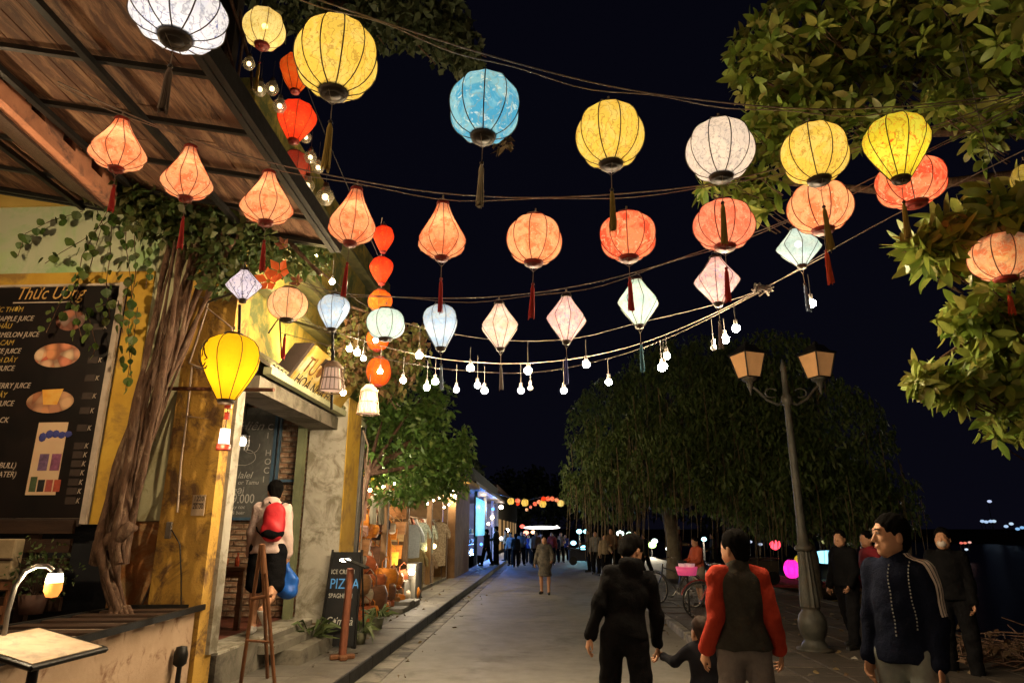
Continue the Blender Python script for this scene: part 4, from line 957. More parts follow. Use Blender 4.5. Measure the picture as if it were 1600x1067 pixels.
for px, a, b_, w, k, c, lab, tb, tcn in T1: lantern(px, a, b_, w, k, c, d1(px), lab, tb, tcn, G1, 12 if w > 120 else 10)
T2 = [(186, 185, 266, 82, 'garlic', 'orange', 'leftmost orange teardrop lantern, under the wooden awning', 335, 'red'),
 (294, 228, 312, 76, 'garlic', 'orange', 'orange teardrop lantern above the climbing vine, second from the left', 392, 'red'),
 (418, 268, 350, 80, 'garlic', 'orange', 'orange teardrop lantern in front of the awning corner', 427, 'red'),
 (552, 293, 383, 74, 'garlic', 'orange', 'orange teardrop lantern just left of the chain of small red lanterns', 467, 'red'),
 (691, 316, 405, 76, 'garlic', 'orange', 'orange teardrop lantern alone on dark sky, above a pale blue one', 490, 'red'),
 (835, 338, 412, 88, 'round', 'orange', 'round orange lantern in the middle of the second string', 498, 'red'),
 (981, 334, 405, 90, 'round', 'coral', 'round coral red lantern with a white patch below the yellow tassel', 488, 'red'),
 (1131, 316, 388, 95, 'round', 'rose', 'round salmon pink lantern below the white one', 475, 'red'),
 (1281, 287, 361, 98, 'round', 'orange', 'round orange lantern directly under a yellow one', 446, 'redorange'),
 (1423, 250, 320, 104, 'round', 'coral', 'orange red lantern half hidden behind the lime yellow one', None, None)]
for px, a, b_, w, k, c, lab, tb, tcn in T2: lantern(px, a, b_, w, k, c, d2(px), lab, tb, tcn, G2, 10, red=True)
lantern(1567, 367, 436, 96, 'round', 'orange', 4.42, 'orange lantern caught among the leaves at the right edge', 490, 'redorange', G2, 10, red=True)
lantern(1604, 258, 300, 44, 'round', 'yellow', 4.5, 'small yellow lantern cut by the right edge above the orange one', None, None)
T3 = [(381, 421, 470, 55, 'diamond', 'lavender', 5.0, 'white lavender diamond lantern hanging from a black bracket on the orange wall', None, None),
 (450, 451, 500, 61, 'round', 'peach', 5.9, 'round peach lantern beside the red flowers and the yellow wall', 560, 'red'),
 (521, 461, 515, 50, 'balloon', 'paleblue', 5.9, 'pale blue balloon lantern above the basket lamp at the bracket end', None, None),
 (603, 483, 529, 63, 'round', 'cyan', 5.75, 'round pale cyan lantern in front of the red lantern chain', None, None),
 (688, 476, 545, 56, 'balloon', 'paleblue', 5.7, 'pale blue top shaped lantern under the lone orange teardrop', 606, 'paleblue'),
 (781, 474, 545, 61, 'diamond', 'pastel', 5.6, 'white and peach diamond lantern with a grey tassel', 606, 'grey'),
 (885, 462, 535, 64, 'diamond', 'pink', 5.4, 'pinkish diamond lantern with a navy blue tassel', 598, 'navy'),
 (997, 435, 510, 66, 'diamond', 'aqua', 5.3, 'aqua white diamond lantern with a teal tassel', 578, 'teal'),
 (1120, 401, 476, 71, 'diamond', 'pink', 5.1, 'pink and blue speckled diamond lantern under the salmon one', 545, 'grey'),
 (1248, 356, 417, 69, 'diamond', 'cyan', 4.9, 'squat white diamond lantern with a visible bulb below the orange one', 488, 'blue')]
for px, a, b_, w, k, c, D, lab, tb, tcn in T3: lantern(px, a, b_, w, k, c, D, lab, tb, tcn, G3, 8, lcol=(1, .86, .72), power=.6)
RC = 'chain of red lanterns hanging beyond the awning'
TO = [(413, 16, 75, 66, 'round', 'paleyellow', 5.2, 'pale yellow round lantern beside the big white one, bulb showing through', 152, 'olive', 1.0),
 (463, 85, 147, 52, 'balloon', 'redorange', 7.2, 'dim orange red lantern peeking from behind the largest yellow one', None, None, .25),
 (463, 158, 225, 60, 'balloon', 'red', 6.6, 'bright red balloon lantern under the dim orange one', None, None, .9),
 (460, 237, 287, 50, 'round', 'dimred', 7.4, 'dull unlit red lantern behind the string by the awning edge', None, None, .05),
 (599, 353, 394, 34, 'balloon', 'red', 8.8, 'uppermost of the small red lanterns in the vertical chain', None, None, .9),
 (596, 402, 444, 37, 'balloon', 'red', 8.8, 'small red lantern, second from the top of the vertical chain', None, None, .9),
 (594, 454, 487, 38, 'round', 'redorange', 8.8, 'small orange red lantern right above the pale cyan one', None, None, .9),
 (590, 514, 547, 36, 'round', 'redorange', 8.9, 'small orange red lantern just below the pale cyan one', None, None, .6),
 (592, 559, 602, 40, 'round', 'redorange', 9.0, 'dim orange lantern, lowest of the chain, before the leaves', None, None, .15)]
for px, a, b_, w, k, c, D, lab, tb, tcn, pw in TO: lantern(px, a, b_, w, k, c, D, lab, tb, tcn, RC if 580 < px < 610 else None, 8, red=True, power=pw)
for i, (a, b_) in enumerate(((340, 353), (394, 402), (444, 454), (487, 514), (547, 559))):
    p, q_ = at(597, a, D=8.8), at(595, b_, D=8.85); o = MB().cyl(p, q_, .006, n=5).build('hanging_cable', cordm)
    tag(o, ['dark cord the red lantern chain hangs from', 'short cord between the two upper small red lanterns', 'short cord above the small orange red lantern', 'cord behind the pale cyan lantern', 'cord above the lowest dim orange lantern'][i], 'cord')
# yellow balloon with black drawing
yb = lantern(359, 523, 626, 91, 'balloon', 'plainyellow', 4.75, 'big plain yellow balloon lantern with a black drawing, on the cafe corner', None, None, None, 8, power=1.15, tilt=0, lcol=(1, .75, .35))
yb.rotation_euler = (0, 0, 0)
ink = M('black_ink', (.05, .03, .005), None, 4, .7, 0)
Rr = 91/2*4.75/FPX; Hh = 103*4.75/FPX/math.cos(TH)*.98
def onballoon(px_, pz_):      # fraction across (-1..1) and down (0..1)
    tt = pz_; pr = PROF['balloon']
    r_ = np.interp(tt, [q[1] for q in pr], [q[0] for q in pr]); a = -pi/2+px_ ; rad = Rr*r_*1.012
    return (rad*math.cos(a), rad*math.sin(a), Hh*(.5-tt))
for pl in ([(-1.05, .18), (-.95, .14), (-.80, .15), (-.66, .20)], [(-.80, .15), (-.74, .26), (-.72, .36), (-.78, .42)], [(-.66, .28), (-.60, .38), (-.48, .45), (-.66, .47)], [(-1.15, .32), (-1.08, .46), (-.92, .56), (-.70, .58), (-.55, .54)], [(-1.08, .40), (-.98, .52), (-.78, .54), (-.6, .5)], [(-.98, .22), (-.9, .25), (-.96, .30)]):
    P = []
    for (a, b_), (c_, d_) in zip(pl, pl[1:]):
        for f in (0, .33, .66): P.append(onballoon(a+(c_-a)*f+.1, b_+(d_-b_)*f))
    P.append(onballoon(pl[-1][0]+.1, pl[-1][1])); MB().tube(P, [.0015]+[.005]*(len(P)-2)+[.0015], 4).build('drawn_stroke', ink, yb)
# string of dark red beads and a red glass lamp under it
rl = thing('red_glass_lamp', 'small red glass lamp hanging below the big yellow balloon lantern', 'lamp', at(350, 690, D=4.75))
rg_ = M('dark_red_glass', (.25, .03, .02), (.12, .015, .01), 6, .3, 0)
for z, r_, h_ in ((.31, .022, .05), (.24, .026, .06), (.16, .022, .05)): MB().cyl((0, 0, z), (0, 0, z+h_), r_, r_*.9, 10).build('bead', rg_, rl)
MB().cyl((0, 0, .06), (0, 0, .36), .004, n=5).build('cord', capm, rl)
MB().cyl((0, 0, -.02), (0, 0, .09), .038, .034, 14).build('glowing_glass', emis('lamp_glow_pinkwhite', (1, .72, .62), 5), rl)
MB().lathe([(.05, -.06), (.048, -.018), (.03, -.018)], 14).build('red_base', rg_, rl)
L = bpy.data.lights.new('lamp_light', 'POINT'); L.energy = 9; L.color = (1, .62, .3); L.shadow_soft_size = .06; lo = bpy.data.objects.new('lamp_light', L); COL.objects.link(lo); lo.parent = rl; lo.location = (.03, -.12, .05)

# ---------------------------------------------------------------- strings and wires
wirem = M('string_wire', (.22, .17, .14), (.12, .10, .085), 20, .6, 0); wired = M('dark_cable', (.05, .045, .045), None, 20, .6, 0)
def wire(pts, Df, r, label, m=wirem, name='string_wire', twin=True, n=6):
    X = [p[0] for p in pts]; Yy = [p[1] for p in pts]
    xs = np.linspace(X[0], X[-1], 40); 
    # monotone smooth curve through the points
    t = np.interp(xs, X, range(len(X))); ys = []
    for x in xs:
        i = max(0, min(len(X)-2, int(np.searchsorted(X, x))-1)); h = X[i+1]-X[i]; u = (x-X[i])/h
        m0 = (Yy[i+1]-Yy[i-1])/(X[i+1]-X[i-1]) if i > 0 else (Yy[1]-Yy[0])/(X[1]-X[0])
        m1 = (Yy[i+2]-Yy[i])/(X[i+2]-X[i]) if i < len(X)-2 else (Yy[-1]-Yy[-2])/(X[-1]-X[-2])
        ys.append((2*u**3-3*u*u+1)*Yy[i]+(u**3-2*u*u+u)*h*m0+(-2*u**3+3*u*u)*Yy[i+1]+(u**3-u*u)*h*m1)
    P = [at(x, y, D=Df(x)) for x, y in zip(xs, ys)]
    t_ = thing(name, label, 'wire'); MB().tube(P, r*.72, n, True).build('strand', m, t_)
    if twin:
        Q = [p+Vector((0, .01, -.022-.014*math.sin(i*.9)+.01*math.sin(i*.37))) for i, p in enumerate(P)]; MB().tube(Q, r*.6, 5, True).build('strand', m, t_)
    return P
wire([(440, -22), (520, 8), (757, 85), (953, 135), (1125, 160), (1273, 171), (1402, 167), (1500, 158), (1620, 140)], d1, .0055, 'nearest string carrying the large lanterns across the top')
wire([(90, 128), (186, 172), (294, 216), (418, 253), (552, 281), (691, 302), (835, 309), (981, 302), (1120, 286), (1281, 246), (1450, 200), (1620, 140)], d2, .006, 'second string carrying the red and orange lanterns')
wire([(470, 440), (521, 456), (603, 463), (691, 466), (781, 463), (885, 450), (997, 424), (1120, 384), (1240, 340), (1340, 290), (1440, 240), (1620, 150)], d3, .006, 'third string carrying the pale diamond lanterns')
d4 = row(6.9, 540, 5.2, 1300); d5 = row(7.3, 540, 5.3, 1300)
wire([(500, 410), (545, 460), (620, 500), (700, 520), (790, 532), (900, 528), (990, 506), (1100, 480), (1190, 452), (1290, 395), (1400, 335), (1620, 225)], d4, .0055, 'thin upper cable of the bulb string', twin=False)
wire([(470, 500), (560, 530), (640, 551), (700, 562), (800, 568), (900, 560), (1000, 537), (1100, 497), (1190, 452), (1290, 400)], d5, .006, 'middle cable of the bulb string', twin=False)
wire([(440, 520), (560, 552), (640, 568), (700, 577), (830, 582), (950, 560), (1050, 525), (1190, 455)], row(7.1, 540, 5.2, 1190), .006, 'lowest cable of the bulb string', twin=False)
wire([(460, 80), (500, 190), (560, 330), (600, 420)], row(8, 460, 9, 600), .008, 'slack dark cable behind the largest yellow lantern', wired, twin=False)
wire([(1500, 60), (1545, 240), (1580, 330)], row(5.5, 1500, 5, 1580), .004, 'thin cord among the upper right leaves', wired, twin=False)
o = MB(); c = at(1192, 452, D=5.22)
for i in range(9): o.tube([c+Vector((random.uniform(-.09, .09), random.uniform(-.03, .03), random.uniform(-.05, .05))) for _ in range(4)], .008, 5)
o = o.build('tie_knot', wirem); tag(o, 'pale knot of tape where the bulb cables meet', 'knot')

# ---------------------------------------------------------------- bare bulbs
sock = M('bulb_socket', (.10, .09, .085), None, 20, .5, 0); glow = emis('bulb_glow', (1, .76, .46), 950)
bm_ = MB().ball((0, 0, 0), .034, 10, 7).mesh('bulb_globe'); bm_.materials.append(glow)
sm_ = MB().cyl((0, 0, .022), (0, 0, .075), .017, .015, 8).mesh('socket'); sm_.materials.append(sock)
BP = [(735, 575, 6.6), (713, 609, 6.9), (746, 602, 6.9), (757, 610, 6.8), (655, 555, 6.9), (630, 594, 7.2), (667, 605, 7.1), (680, 596, 7.0), (814, 610, 6.6), (825, 579, 6.4), (916, 569, 6.1), (881, 610, 6.4), (951, 597, 6.2),
      (1034, 574, 5.9), (1042, 556, 5.8), (1038, 572, 5.75), (1133, 530, 5.5), (1150, 513, 5.4), (1268, 474, 5.2), (546, 545, 7.3), (558, 551, 7.4), (568, 560, 7.3), (536, 613, 6.9), (587, 532, 7.6), (594, 580, 7.8), (540, 482, 8.4), (519, 440, 8.6), (492, 398, 8.6)]
PL = ['between the blue and the first diamond tassel', 'low left of the two middle bulbs', 'left of a close pair under the blue tassel', 'right of a close pair under the blue tassel', 'at the left end over the leafy tree', 'lowest at the left before the vine', 'left beside the pale blue tassel', 'right beside the pale blue tassel',
      'low by the grey tassel', 'high right of the grey tassel', 'right of the navy tassel', 'lowest, below the navy tassel', 'between navy and teal tassels', 'lower left of the trio near the tree', 'uppermost of the trio near the tree', 'right of the trio near the tree', 'above the street lamp, left one', 'above the street lamp, right one', 'farthest right, below the squat white lantern', 'first of three behind the basket lamp', 'second of three behind the basket lamp', 'third of three behind the basket lamp',
      'yellowish, on the canopy corner', 'against the pale cyan lantern', 'in front of the dim orange lantern', 'right of the pale blue balloon lantern', 'near the balcony rail', 'under the awning corner']
for i, (px, py, D) in enumerate(BP):
    p = at(px, py, D=D); t = thing('light_bulb', 'glowing bulb '+PL[i], 'bulb', p, 0, 'bare bulbs on the cables')
    o = bpy.data.objects.new('globe', bm_); COL.objects.link(o); o.parent = t; o.scale = (random.uniform(.78, 1.08),)*3
    o = bpy.data.objects.new('socket', sm_); COL.objects.link(o); o.parent = t
    ln = (34+(i*7) % 16)*D/FPX
    MB().cyl((0, 0, .07), (0, 0, ln), .0028, n=4).build('cord', wired, t)
for px, py, D, lab in ((1115, 543, 5.5, 'unlit clear bulb hanging left of the two lit ones above the lamp'), (829, 606, 6.5, 'small dim bulb below the bulb by the grey tassel')):
    p = at(px, py, D=D); t = thing('light_bulb', lab, 'bulb', p); MB().ball((0, 0, 0), .026, 10, 6).build('globe', M('frosted_bulb', (.5, .46, .4), None, 5, .3, 0, emit=((1, .8, .6), .25)), t); MB().cyl((0, 0, .02), (0, 0, .07), .015, n=8).build('socket', sock, t)
    MB().cyl((0, 0, .06), (0, 0, .25), .003, n=4).build('cord', wired, t)
# little glass globe lights by the awning edge
gm = glass('cracked_glass', (.85, .78, .62), .66, .15)
GLP = [(389, 100, 20, 5.6), (406, 140, 22, 5.9), (425, 139, 22, 6.2), (437, 166, 22, 6.2), (478, 215, 18, 6.8), (485, 246, 20, 7.0), (497, 262, 20, 7.1), (508, 308, 28, 6.6), (475, 305, 20, 6.9), (480, 290, 24, 6.7)]
GN = ['highest, in the hanging roots', 'left one under the pale yellow tassel', 'right one under the pale yellow tassel', 'by the left of the bright red lantern', 'at the lower right of the bright red lantern', 'below the bright red lantern, upper', 'just above the shelf wire', 'largest, beside the awning edge', 'low left behind the awning edge', 'pale greenish behind the dull red lantern']
for i, (px, py, w, D) in enumerate(GLP):
    r_ = w/2*D/FPX; t = thing('glass_globe_lamp', 'small glass globe lamp '+GN[i], 'lamp', at(px, py, D=D), 0, 'small glass globe lamps along the awning edge')
    MB().lathe([(.001, -r_), (r_*.7, -r_*.75), (r_, 0), (r_*.8, r_*.6), (r_*.5, r_*.9), (r_*.55, r_*1.1)], 12).build('glass_jar', gm, t)
    MB().ball((0, 0, .0), r_*.38, 8, 5).build('bulb', emis('tiny_glow', (1, .8, .5), 5), t); MB().cyl((0, 0, r_), (0, 0, r_*1.7), r_*.45, r_*.3, 8).build('cap', capm, t)
    MB().cyl((0, 0, r_*1.6), (0, 0, r_*1.6+.2), .003, n=4).build('cord', wired, t)

# ---------------------------------------------------------------- brackets, pipes, basket and cage lamps
rust = M('rusty_iron', (.16, .06, .03), (.08, .035, .02), 8, .7, .2, 40)
def bar(name, lab, cat, pts, r, m, n=6):
    o = MB().tube(pts, r, n).build(name, m); return tag(o, lab, cat)
bar('pipe_bracket', 'brown iron pipe sticking out behind the big yellow lantern', 'pipe', [at(262, 607, Y=6.62), at(428, 609, Y=6.3)], .020, rust, 8)
def bracket(lab, pts_list):
    t = thing('wall_bracket', lab, 'bracket')
    for i, (pts, r) in enumerate(pts_list): MB().tube(pts, r, 5).build('arm' if i == 0 else 'brace', blackm, t)
bracket('black iron bracket holding the lavender lantern on the cafe corner', [([at(322, 473, Y=6.66), at(380, 452, Y=5.1)], .014), ([at(382, 412, D=5.0), at(381, 423, D=5.0)], .006), ([at(375, 476, D=5.0), at(372, 580, D=5.0)], .012)])
bracket('black iron bracket across the yellow wall to the basket lamp', [([at(437, 495, X=-3.5), at(524, 522, D=6.0)], .016), ([at(520, 514, D=5.95), at(518, 640, D=6.0)], .013), ([at(420, 520, X=-3.5), at(437, 495, X=-3.5), at(440, 560, X=-3.5)], .012)])
def conduit(lab, pts, r=.011, m=None):
    bar('conduit', lab, 'pipe', pts, r, m or M('cream_conduit', (.42, .32, .24), (.3, .22, .16), 9, .6, .1))
y_ = 6.64
conduit('cream conduit bent around the bracket on the ochre pillar', [at(a, b_, Y=y_) for a, b_ in ((383, 365), (330, 440), (305, 461), (326, 468), (322, 486), (296, 567), (318, 577), (300, 573), (292, 650), (325, 654), (292, 650), (283, 720), (277, 800))])
conduit('thin cream conduit slanting to the yellow lantern', [at(a, b_, Y=y_-.1) for a, b_ in ((322, 480), (362, 512), (363, 523))], .008)
conduit('black cable running down the ochre pillar', [at(a, b_, Y=y_+.02) for a, b_ in ((268, 827), (281, 850), (283, 900), (283, 945))], .006, blackm)
conduit('grey switch cable on the pale wall edge', [at(a, b_, Y=6.70) for a, b_ in ((262, 812), (262, 850), (240, 905), (222, 943))], .012, M('dark_cable2', (.09, .06, .045)))
o = MB().box(at(264, 828, Y=6.68), (.06, .04, .16), bev=.006).build('switch_box', M('switch_grey', (.20, .17, .14), None, 6, .5)); tag(o, 'small grey switch box low on the cafe corner', 'switch')
cl = thing('cage_lamp', 'lit cage pendant lamp in front of the chalkboard', 'lamp', at(379, 692, Y=8.6))
MB().cyl((0, 0, .13), (.02, 0, .80), .008, n=6).build('cord', blackm, cl)
MB().lathe([(.02, .19), (.035, .14), (.085, .10), (.085, .092), (.001, .092)], 16).build('lamp_cap', blackm, cl)
MB().ball((0, 0, .02), (.045, .045, .058), 12, 8).build('bulb', emis('cage_bulb', (1, .86, .66), 30), cl)
for k in range(8):
    a = k*pi/4; MB().tube([(.08*math.cos(a), .08*math.sin(a), .09), (.088*math.cos(a), .088*math.sin(a), .0), (.07*math.cos(a), .07*math.sin(a), -.09)], .0025, 4).build('cage_wire', M('cage_wire', (.4, .36, .3), None, 9, .4, 0), cl)
for z in (.04, -.03): MB().tube([(.088*math.cos(a), .088*math.sin(a), z) for a in np.linspace(0, 2*pi, 17)], .0025, 4).build('cage_ring', MATS['cage_wire'], cl)
def basketlamp(px, py, w, h, D, lab, lit, col):
    t = thing('basket_lamp', lab, 'lamp', at(px, py, D=D)); s_ = D/FPX; rb, rt, H_ = w/2*s_, w*.36*s_, h*s_
    wm = M('wicker', (.34, .24, .17), (.22, .15, .10), 30, .8, .4, 90)
    MB().lathe([(rt*.5, H_*.5), (rt*1.15, H_*.32), (rt*1.1, H_*.28)], 16).build('basket_top', wm, t)
    for k in range(18):
        a = 2*pi*k/18; MB().tube([(rt*math.cos(a), rt*math.sin(a), H_*.30), (rb*math.cos(a), rb*math.sin(a), -H_*.42)], .004, 4).build('stave', wm, t)
    for z, r_ in ((.30, rt), (-.05, (rt+rb)/2), (-.42, rb)): MB().tube([(r_*math.cos(a), r_*math.sin(a), z*H_) for a in np.linspace(0, 2*pi, 19)], .006, 5).build('hoop', wm, t)
    MB().lathe([(rt*.86, H_*.27), (rb*.86, -H_*.38)], 16).build('liner', M('liner_lit', (.55, .42, .34), None, 9, .8, 0, emit=((1, .66, .48), lit)), t)
    MB().ball((0, 0, H_*.02), .03, 8, 6).build('bulb', emis('basket_bulb', (1, .85, .65), 20), t); MB().cyl((0, 0, H_*.5), (0, 0, H_*.5+.12), .006, n=5).build('cord', blackm, t)
basketlamp(519, 590, 40, 52, 5.9, 'larger wicker basket lamp on the bracket right of the sign', .35, 0)
basketlamp(576, 626, 34, 50, 7.2, 'smaller pink lit basket lamp hanging before the leafy tree', .5, 0)
# yellow wall lamp behind the sign
wl_ = thing('wall_lamp', 'bright warm wall lamp on the yellow wall above the sign', 'lamp', at(466, 556, X=-3.42))
MB().ball((0, 0, 0), (.06, .06, .11), 12, 8).build('glowing_globe', emis('warm_glow', (1, .74, .25), 26), wl_); MB().box((-.1, 0, 0), (.12, .06, .06)).build('arm', blackm, wl_)
L = bpy.data.lights.new('wall_light', 'POINT'); L.energy = 55; L.color = (1, .70, .28); L.shadow_soft_size = .08; lo = bpy.data.objects.new('wall_light', L); COL.objects.link(lo); lo.parent = wl_; lo.location = (.16, -.1, .05)
# red paper flowers under the awning corner
ff = M('red_orange_petal', (.75, .10, .02), (.8, .18, .03), 6, .6, 0, emit=((1, .16, .03), .25))
for px, py, s_, lab in ((437, 425, 26, 'upper red orange paper flower among the dark leaves'), (420, 440, 26, 'lower red orange paper flower among the dark leaves'), (465, 440, 14, 'small dull red flower above the peach lantern'), (443, 383, 15, 'pale pink blossom beneath the awning corner')):
    c = at(px, py, D=5.9); t = thing('flower', lab, 'flower', c); r_ = s_*.8*5.9/FPX
    for k in range(5):
        a = 2*pi*k/5+px; d = Vector((math.cos(a), -.35, math.sin(a))); u = d.cross(Vector((0, 1, 0))).normalized()
        MB().add([(0, 0, 0), d*r_*.55+u*r_*.34, d*r_+Vector((0, -.02, 0)), d*r_*.55-u*r_*.34], [(0, 1, 2, 3)]).build('petal', ff if s_ > 20 else M('dull_petal', (.5, .2, .12), None, 6, .7), t)
    MB().ball((0, -.01, 0), r_*.16, 6, 4).build('flower_centre', M('flower_centre', (.5, .4, .06), None, 9, .7), t)
# ---------------------------------------------------------------- shop row beyond the cafe
brownpost = M('brown_post', (.22, .13, .06), (.12, .07, .035), 4, .7, .3, 30, stretch=(6, 6, 1))
def plamp(lab, p, r, col, st, e, sz=None, name='shop_lamp', off=(0, -.12, 0), soft=.05):
    t = thing(name, lab, 'lamp', p); MB().ball((0, 0, 0), sz or (r, r*.6, r), 12, 8).build('glowing_glass', emis('lamp_%s_%g' % (name+lab[:6], st), col, st), t)
    MB().box((0, r*.8, 0), (r*1.2, r*.5, r*1.2), bev=r*.1).build('housing', blackm, t)
    if e:
        L = bpy.data.lights.new('lamp_light', 'POINT'); L.energy = e; L.color = col; L.shadow_soft_size = soft
        lo = bpy.data.objects.new('lamp_light', L); COL.objects.link(lo); lo.parent = t; lo.location = off
    return t
bags = thing('bag_shop', 'open fronted handbag and basket shop past the white pillar', 'shop building')
def bpart(par, name, x0, x1, y0, y1, z0, z1, m, lab=None, bev=0): return MB().bb(x0, x1, y0, y1, z0, z1, bev=bev).build(name, m, par, lab)
dimwall = M('shop_back_wall', (.20, .13, .07), (.11, .07, .04), 3, .85, .3, 20)
bpart(bags, 'side_wall', -5.2, -3.52, 10.64, 10.80, .13, 3.4, ochre2)
bpart(bags, 'back_wall', -5.3, -5.2, 10.8, 16.6, .13, 3.4, dimwall)
bpart(bags, 'shop_floor', -5.2, -3.301, 10.82, 16.6, .1, .22, cement)
bpart(bags, 'roof', -5.4, -3.2, 10.9, 16.7, 3.1, 3.25, dwood)
bpart(bags, 'upper_wall', -5.4, -4.9, 14.52, 16.7, 3.26, 3.8, dimwall)
for y in (11.4, 14.2, 16.4): bpart(bags, 'post', -3.44, -3.32, y, y+.13, .15, 3.09, brownpost)
for z in (2.45, 1.75, 1.15): bpart(bags, 'hanging_rail', -3.62, -3.58, 11.54, 16.35, z, z+.035, brownpost)
for z in (.75, 1.25, 1.75, 2.25): bpart(bags, 'shelf', -5.19, -4.85, 10.9, 16.5, z, z+.04, wood)
bpart(bags, 'threshold_wall', -3.30, -3.05, 14.9, 16.5, .15, .62, cement)
cloth = thing('clothes_shop', 'clothes shop with shirts hung along its front, in front of the brown pier', 'shop building')
bpart(cloth, 'side_wall', -5.2, -3.5, 16.72, 16.86, .13, 3.4, dimwall)
bpart(cloth, 'back_wall', -5.3, -5.2, 16.9, 22.8, .13, 3.4, ochre2)
bpart(cloth, 'shop_floor', -5.2, -3.301, 16.88, 22.8, .1, .22, cement)
bpart(cloth, 'roof', -5.4, -3.0, 16.8, 23.4, 2.95, 3.1, dwood)
for i in range(40): MB().tube([(-3.7, 16.95+.16*i, 3.24), (-2.98, 16.95+.16*i, 3.04)], .055, 6).build('roof_tile', mossy, cloth)
for y in (19.6, 22.7): bpart(cloth, 'post', -3.44, -3.30, y, y+.16, .15, 2.95, brownpost)
bpart(cloth, 'hanging_rail', -3.60, -3.56, 16.9, 22.6, 2.0, 2.03, brownpost)
bpart(cloth, 'counter', -3.8, -3.35, 17.2, 18.7, .15, .80, cement)
bpart(cloth, 'side_wall', -5.2, -3.5, 22.85, 22.98, .13, 3.0, dimwall)
bpart(cloth, 'pier', -3.55, -3.12, 23.4, 27.6, .12, 3.3, M('brown_pier', (.28, .16, .08), (.18, .10, .05), 3, .85, .3, 20), 'brown plastered pier')
bpart(cloth, 'eave', -3.6, -2.75, 22.9, 27.9, 3.31, 3.45, ochre2)
# goods
rg = random.Random(5)
def bagmesh(kind):
    b = MB()
    if kind == 'tote':
        b.prism([(-.15, -.05, 0), (.15, -.05, 0), (.17, -.035, .26), (-.17, -.035, .26)], (0, .10, 0)); h = .26
    elif kind == 'round': b.ball((0, 0, .16), (.17, .07, .16), 14, 8); h = .27
    elif kind == 'basket': b.lathe([(.001, 0), (.13, 0), (.17, .08), (.18, .16), (.15, .24), (.13, .24), (.001, .20)], 14); h = .22
    else: b.box((0, 0, .10), (.26, .09, .20), bev=.03); h = .18
    hd = MB().tube([(-.09, 0, h-.02), (-.085, 0, h+.10), (0, 0, h+.17), (.085, 0, h+.10), (.09, 0, h-.02)], .009, 5)
    return b.mesh('bag_body'), hd.mesh('handle')
BMS = {k: bagmesh(k) for k in ('tote', 'round', 'basket', 'box')}
BC = {'orange': (.75, .26, .03), 'tan': (.40, .20, .08), 'brown': (.18, .08, .04), 'cream': (.60, .50, .36), 'black': (.03, .025, .03), 'pink': (.50, .28, .22), 'rust': (.45, .12, .04), 'straw': (.50, .34, .14), 'white': (.6, .58, .52), 'yellow': (.75, .45, .03)}
def bag(p, kind, col, lab, s=1., rz=0, group=None):
    t = thing('handbag' if kind != 'basket' else 'basket', lab, 'bag' if kind != 'basket' else 'basket', p, rz, group); t.scale = (s, s, s)
    m = M('bag_'+col, BC[col], tuple(q*.6 for q in BC[col]), 9, .6, .25, 40, stretch=(1, 1, 3))
    for nm, me in zip(('bag_body', 'handle'), BMS[kind]):
        me2 = me if len(me.materials) == 0 else me.copy(); me2.materials.clear(); me2.materials.append(m)
        o = bpy.data.objects.new(nm, me2); COL.objects.link(o); o.parent = t
GB = 'bags and baskets of the bag shop'
spots = [(567, 820, 'round', 'orange', 1.0, 'round orange bag high on the left post'), (551, 838, 'round', 'orange', 1.0, 'lower left round orange bag'), (577, 808, 'tote', 'cream', .8, 'cream tote beside the round orange bag'),
 (553, 800, 'tote', 'pink', 1.2, 'dusty pink tote hung at the shop corner'), (590, 832, 'tote', 'black', 1.0, 'black tote with white marks under the drapes'), (601, 817, 'box', 'black', .9, 'small black bag near the long orange cloth'), (562, 855, 'tote', 'tan', 1.0, 'tan tote under the orange bags'),
 (577, 868, 'tote', 'brown', 1.1, 'brown tote in the middle of the shop front'), (552, 870, 'box', 'straw', 1.2, 'grey straw bag above the black tray'), (573, 885, 'round', 'rust', 1.0, 'rust coloured bag low by the tray'), (585, 893, 'box', 'orange', 1.0, 'orange small bag low by the baskets'),
 (618, 835, 'tote', 'straw', 1.1, 'olive straw tote right of the long orange cloth'), (615, 862, 'tote', 'orange', 1.0, 'orange tote behind the post'), (622, 800, 'tote', 'tan', 1.1, 'tan tote under the leaves right of the drapes'), (562, 773, 'box', 'brown', 1.2, 'brown bag up under the leaves at the corner'), (610, 778, 'tote', 'cream', 1.1, 'cream tote under the foliage')]
for px, py, k, c, s_, lab in spots:
    p = at(px, py, X=-3.56); bag(p-Vector((0, 0, .15)), k, c, lab, s_*1.15, rg.uniform(.1, .7), GB)
for row_, (z, xx) in enumerate(((2.0, -4.0), (1.35, -4.0), (.8, -4.2))):
    for i in range(9):
        k = rg.choice(['tote', 'round', 'box', 'basket']); c = rg.choice(list(BC)); y = 11.6+i*.52
        bag((xx+rg.uniform(-.1, .1), y, z-.1), k, c, '%s %s bag on the %s row inside the bag shop, %s' % (c, {'tote': 'upright', 'round': 'round', 'box': 'boxy', 'basket': 'bucket'}[k], ('top', 'middle', 'lowest')[row_], ('at its near end', 'second along', 'third along', 'fourth along', 'in the centre', 'sixth along', 'seventh along', 'eighth along', 'at its far end')[i]), rg.uniform(.9, 1.25), rg.uniform(.1, 1.0), GB)
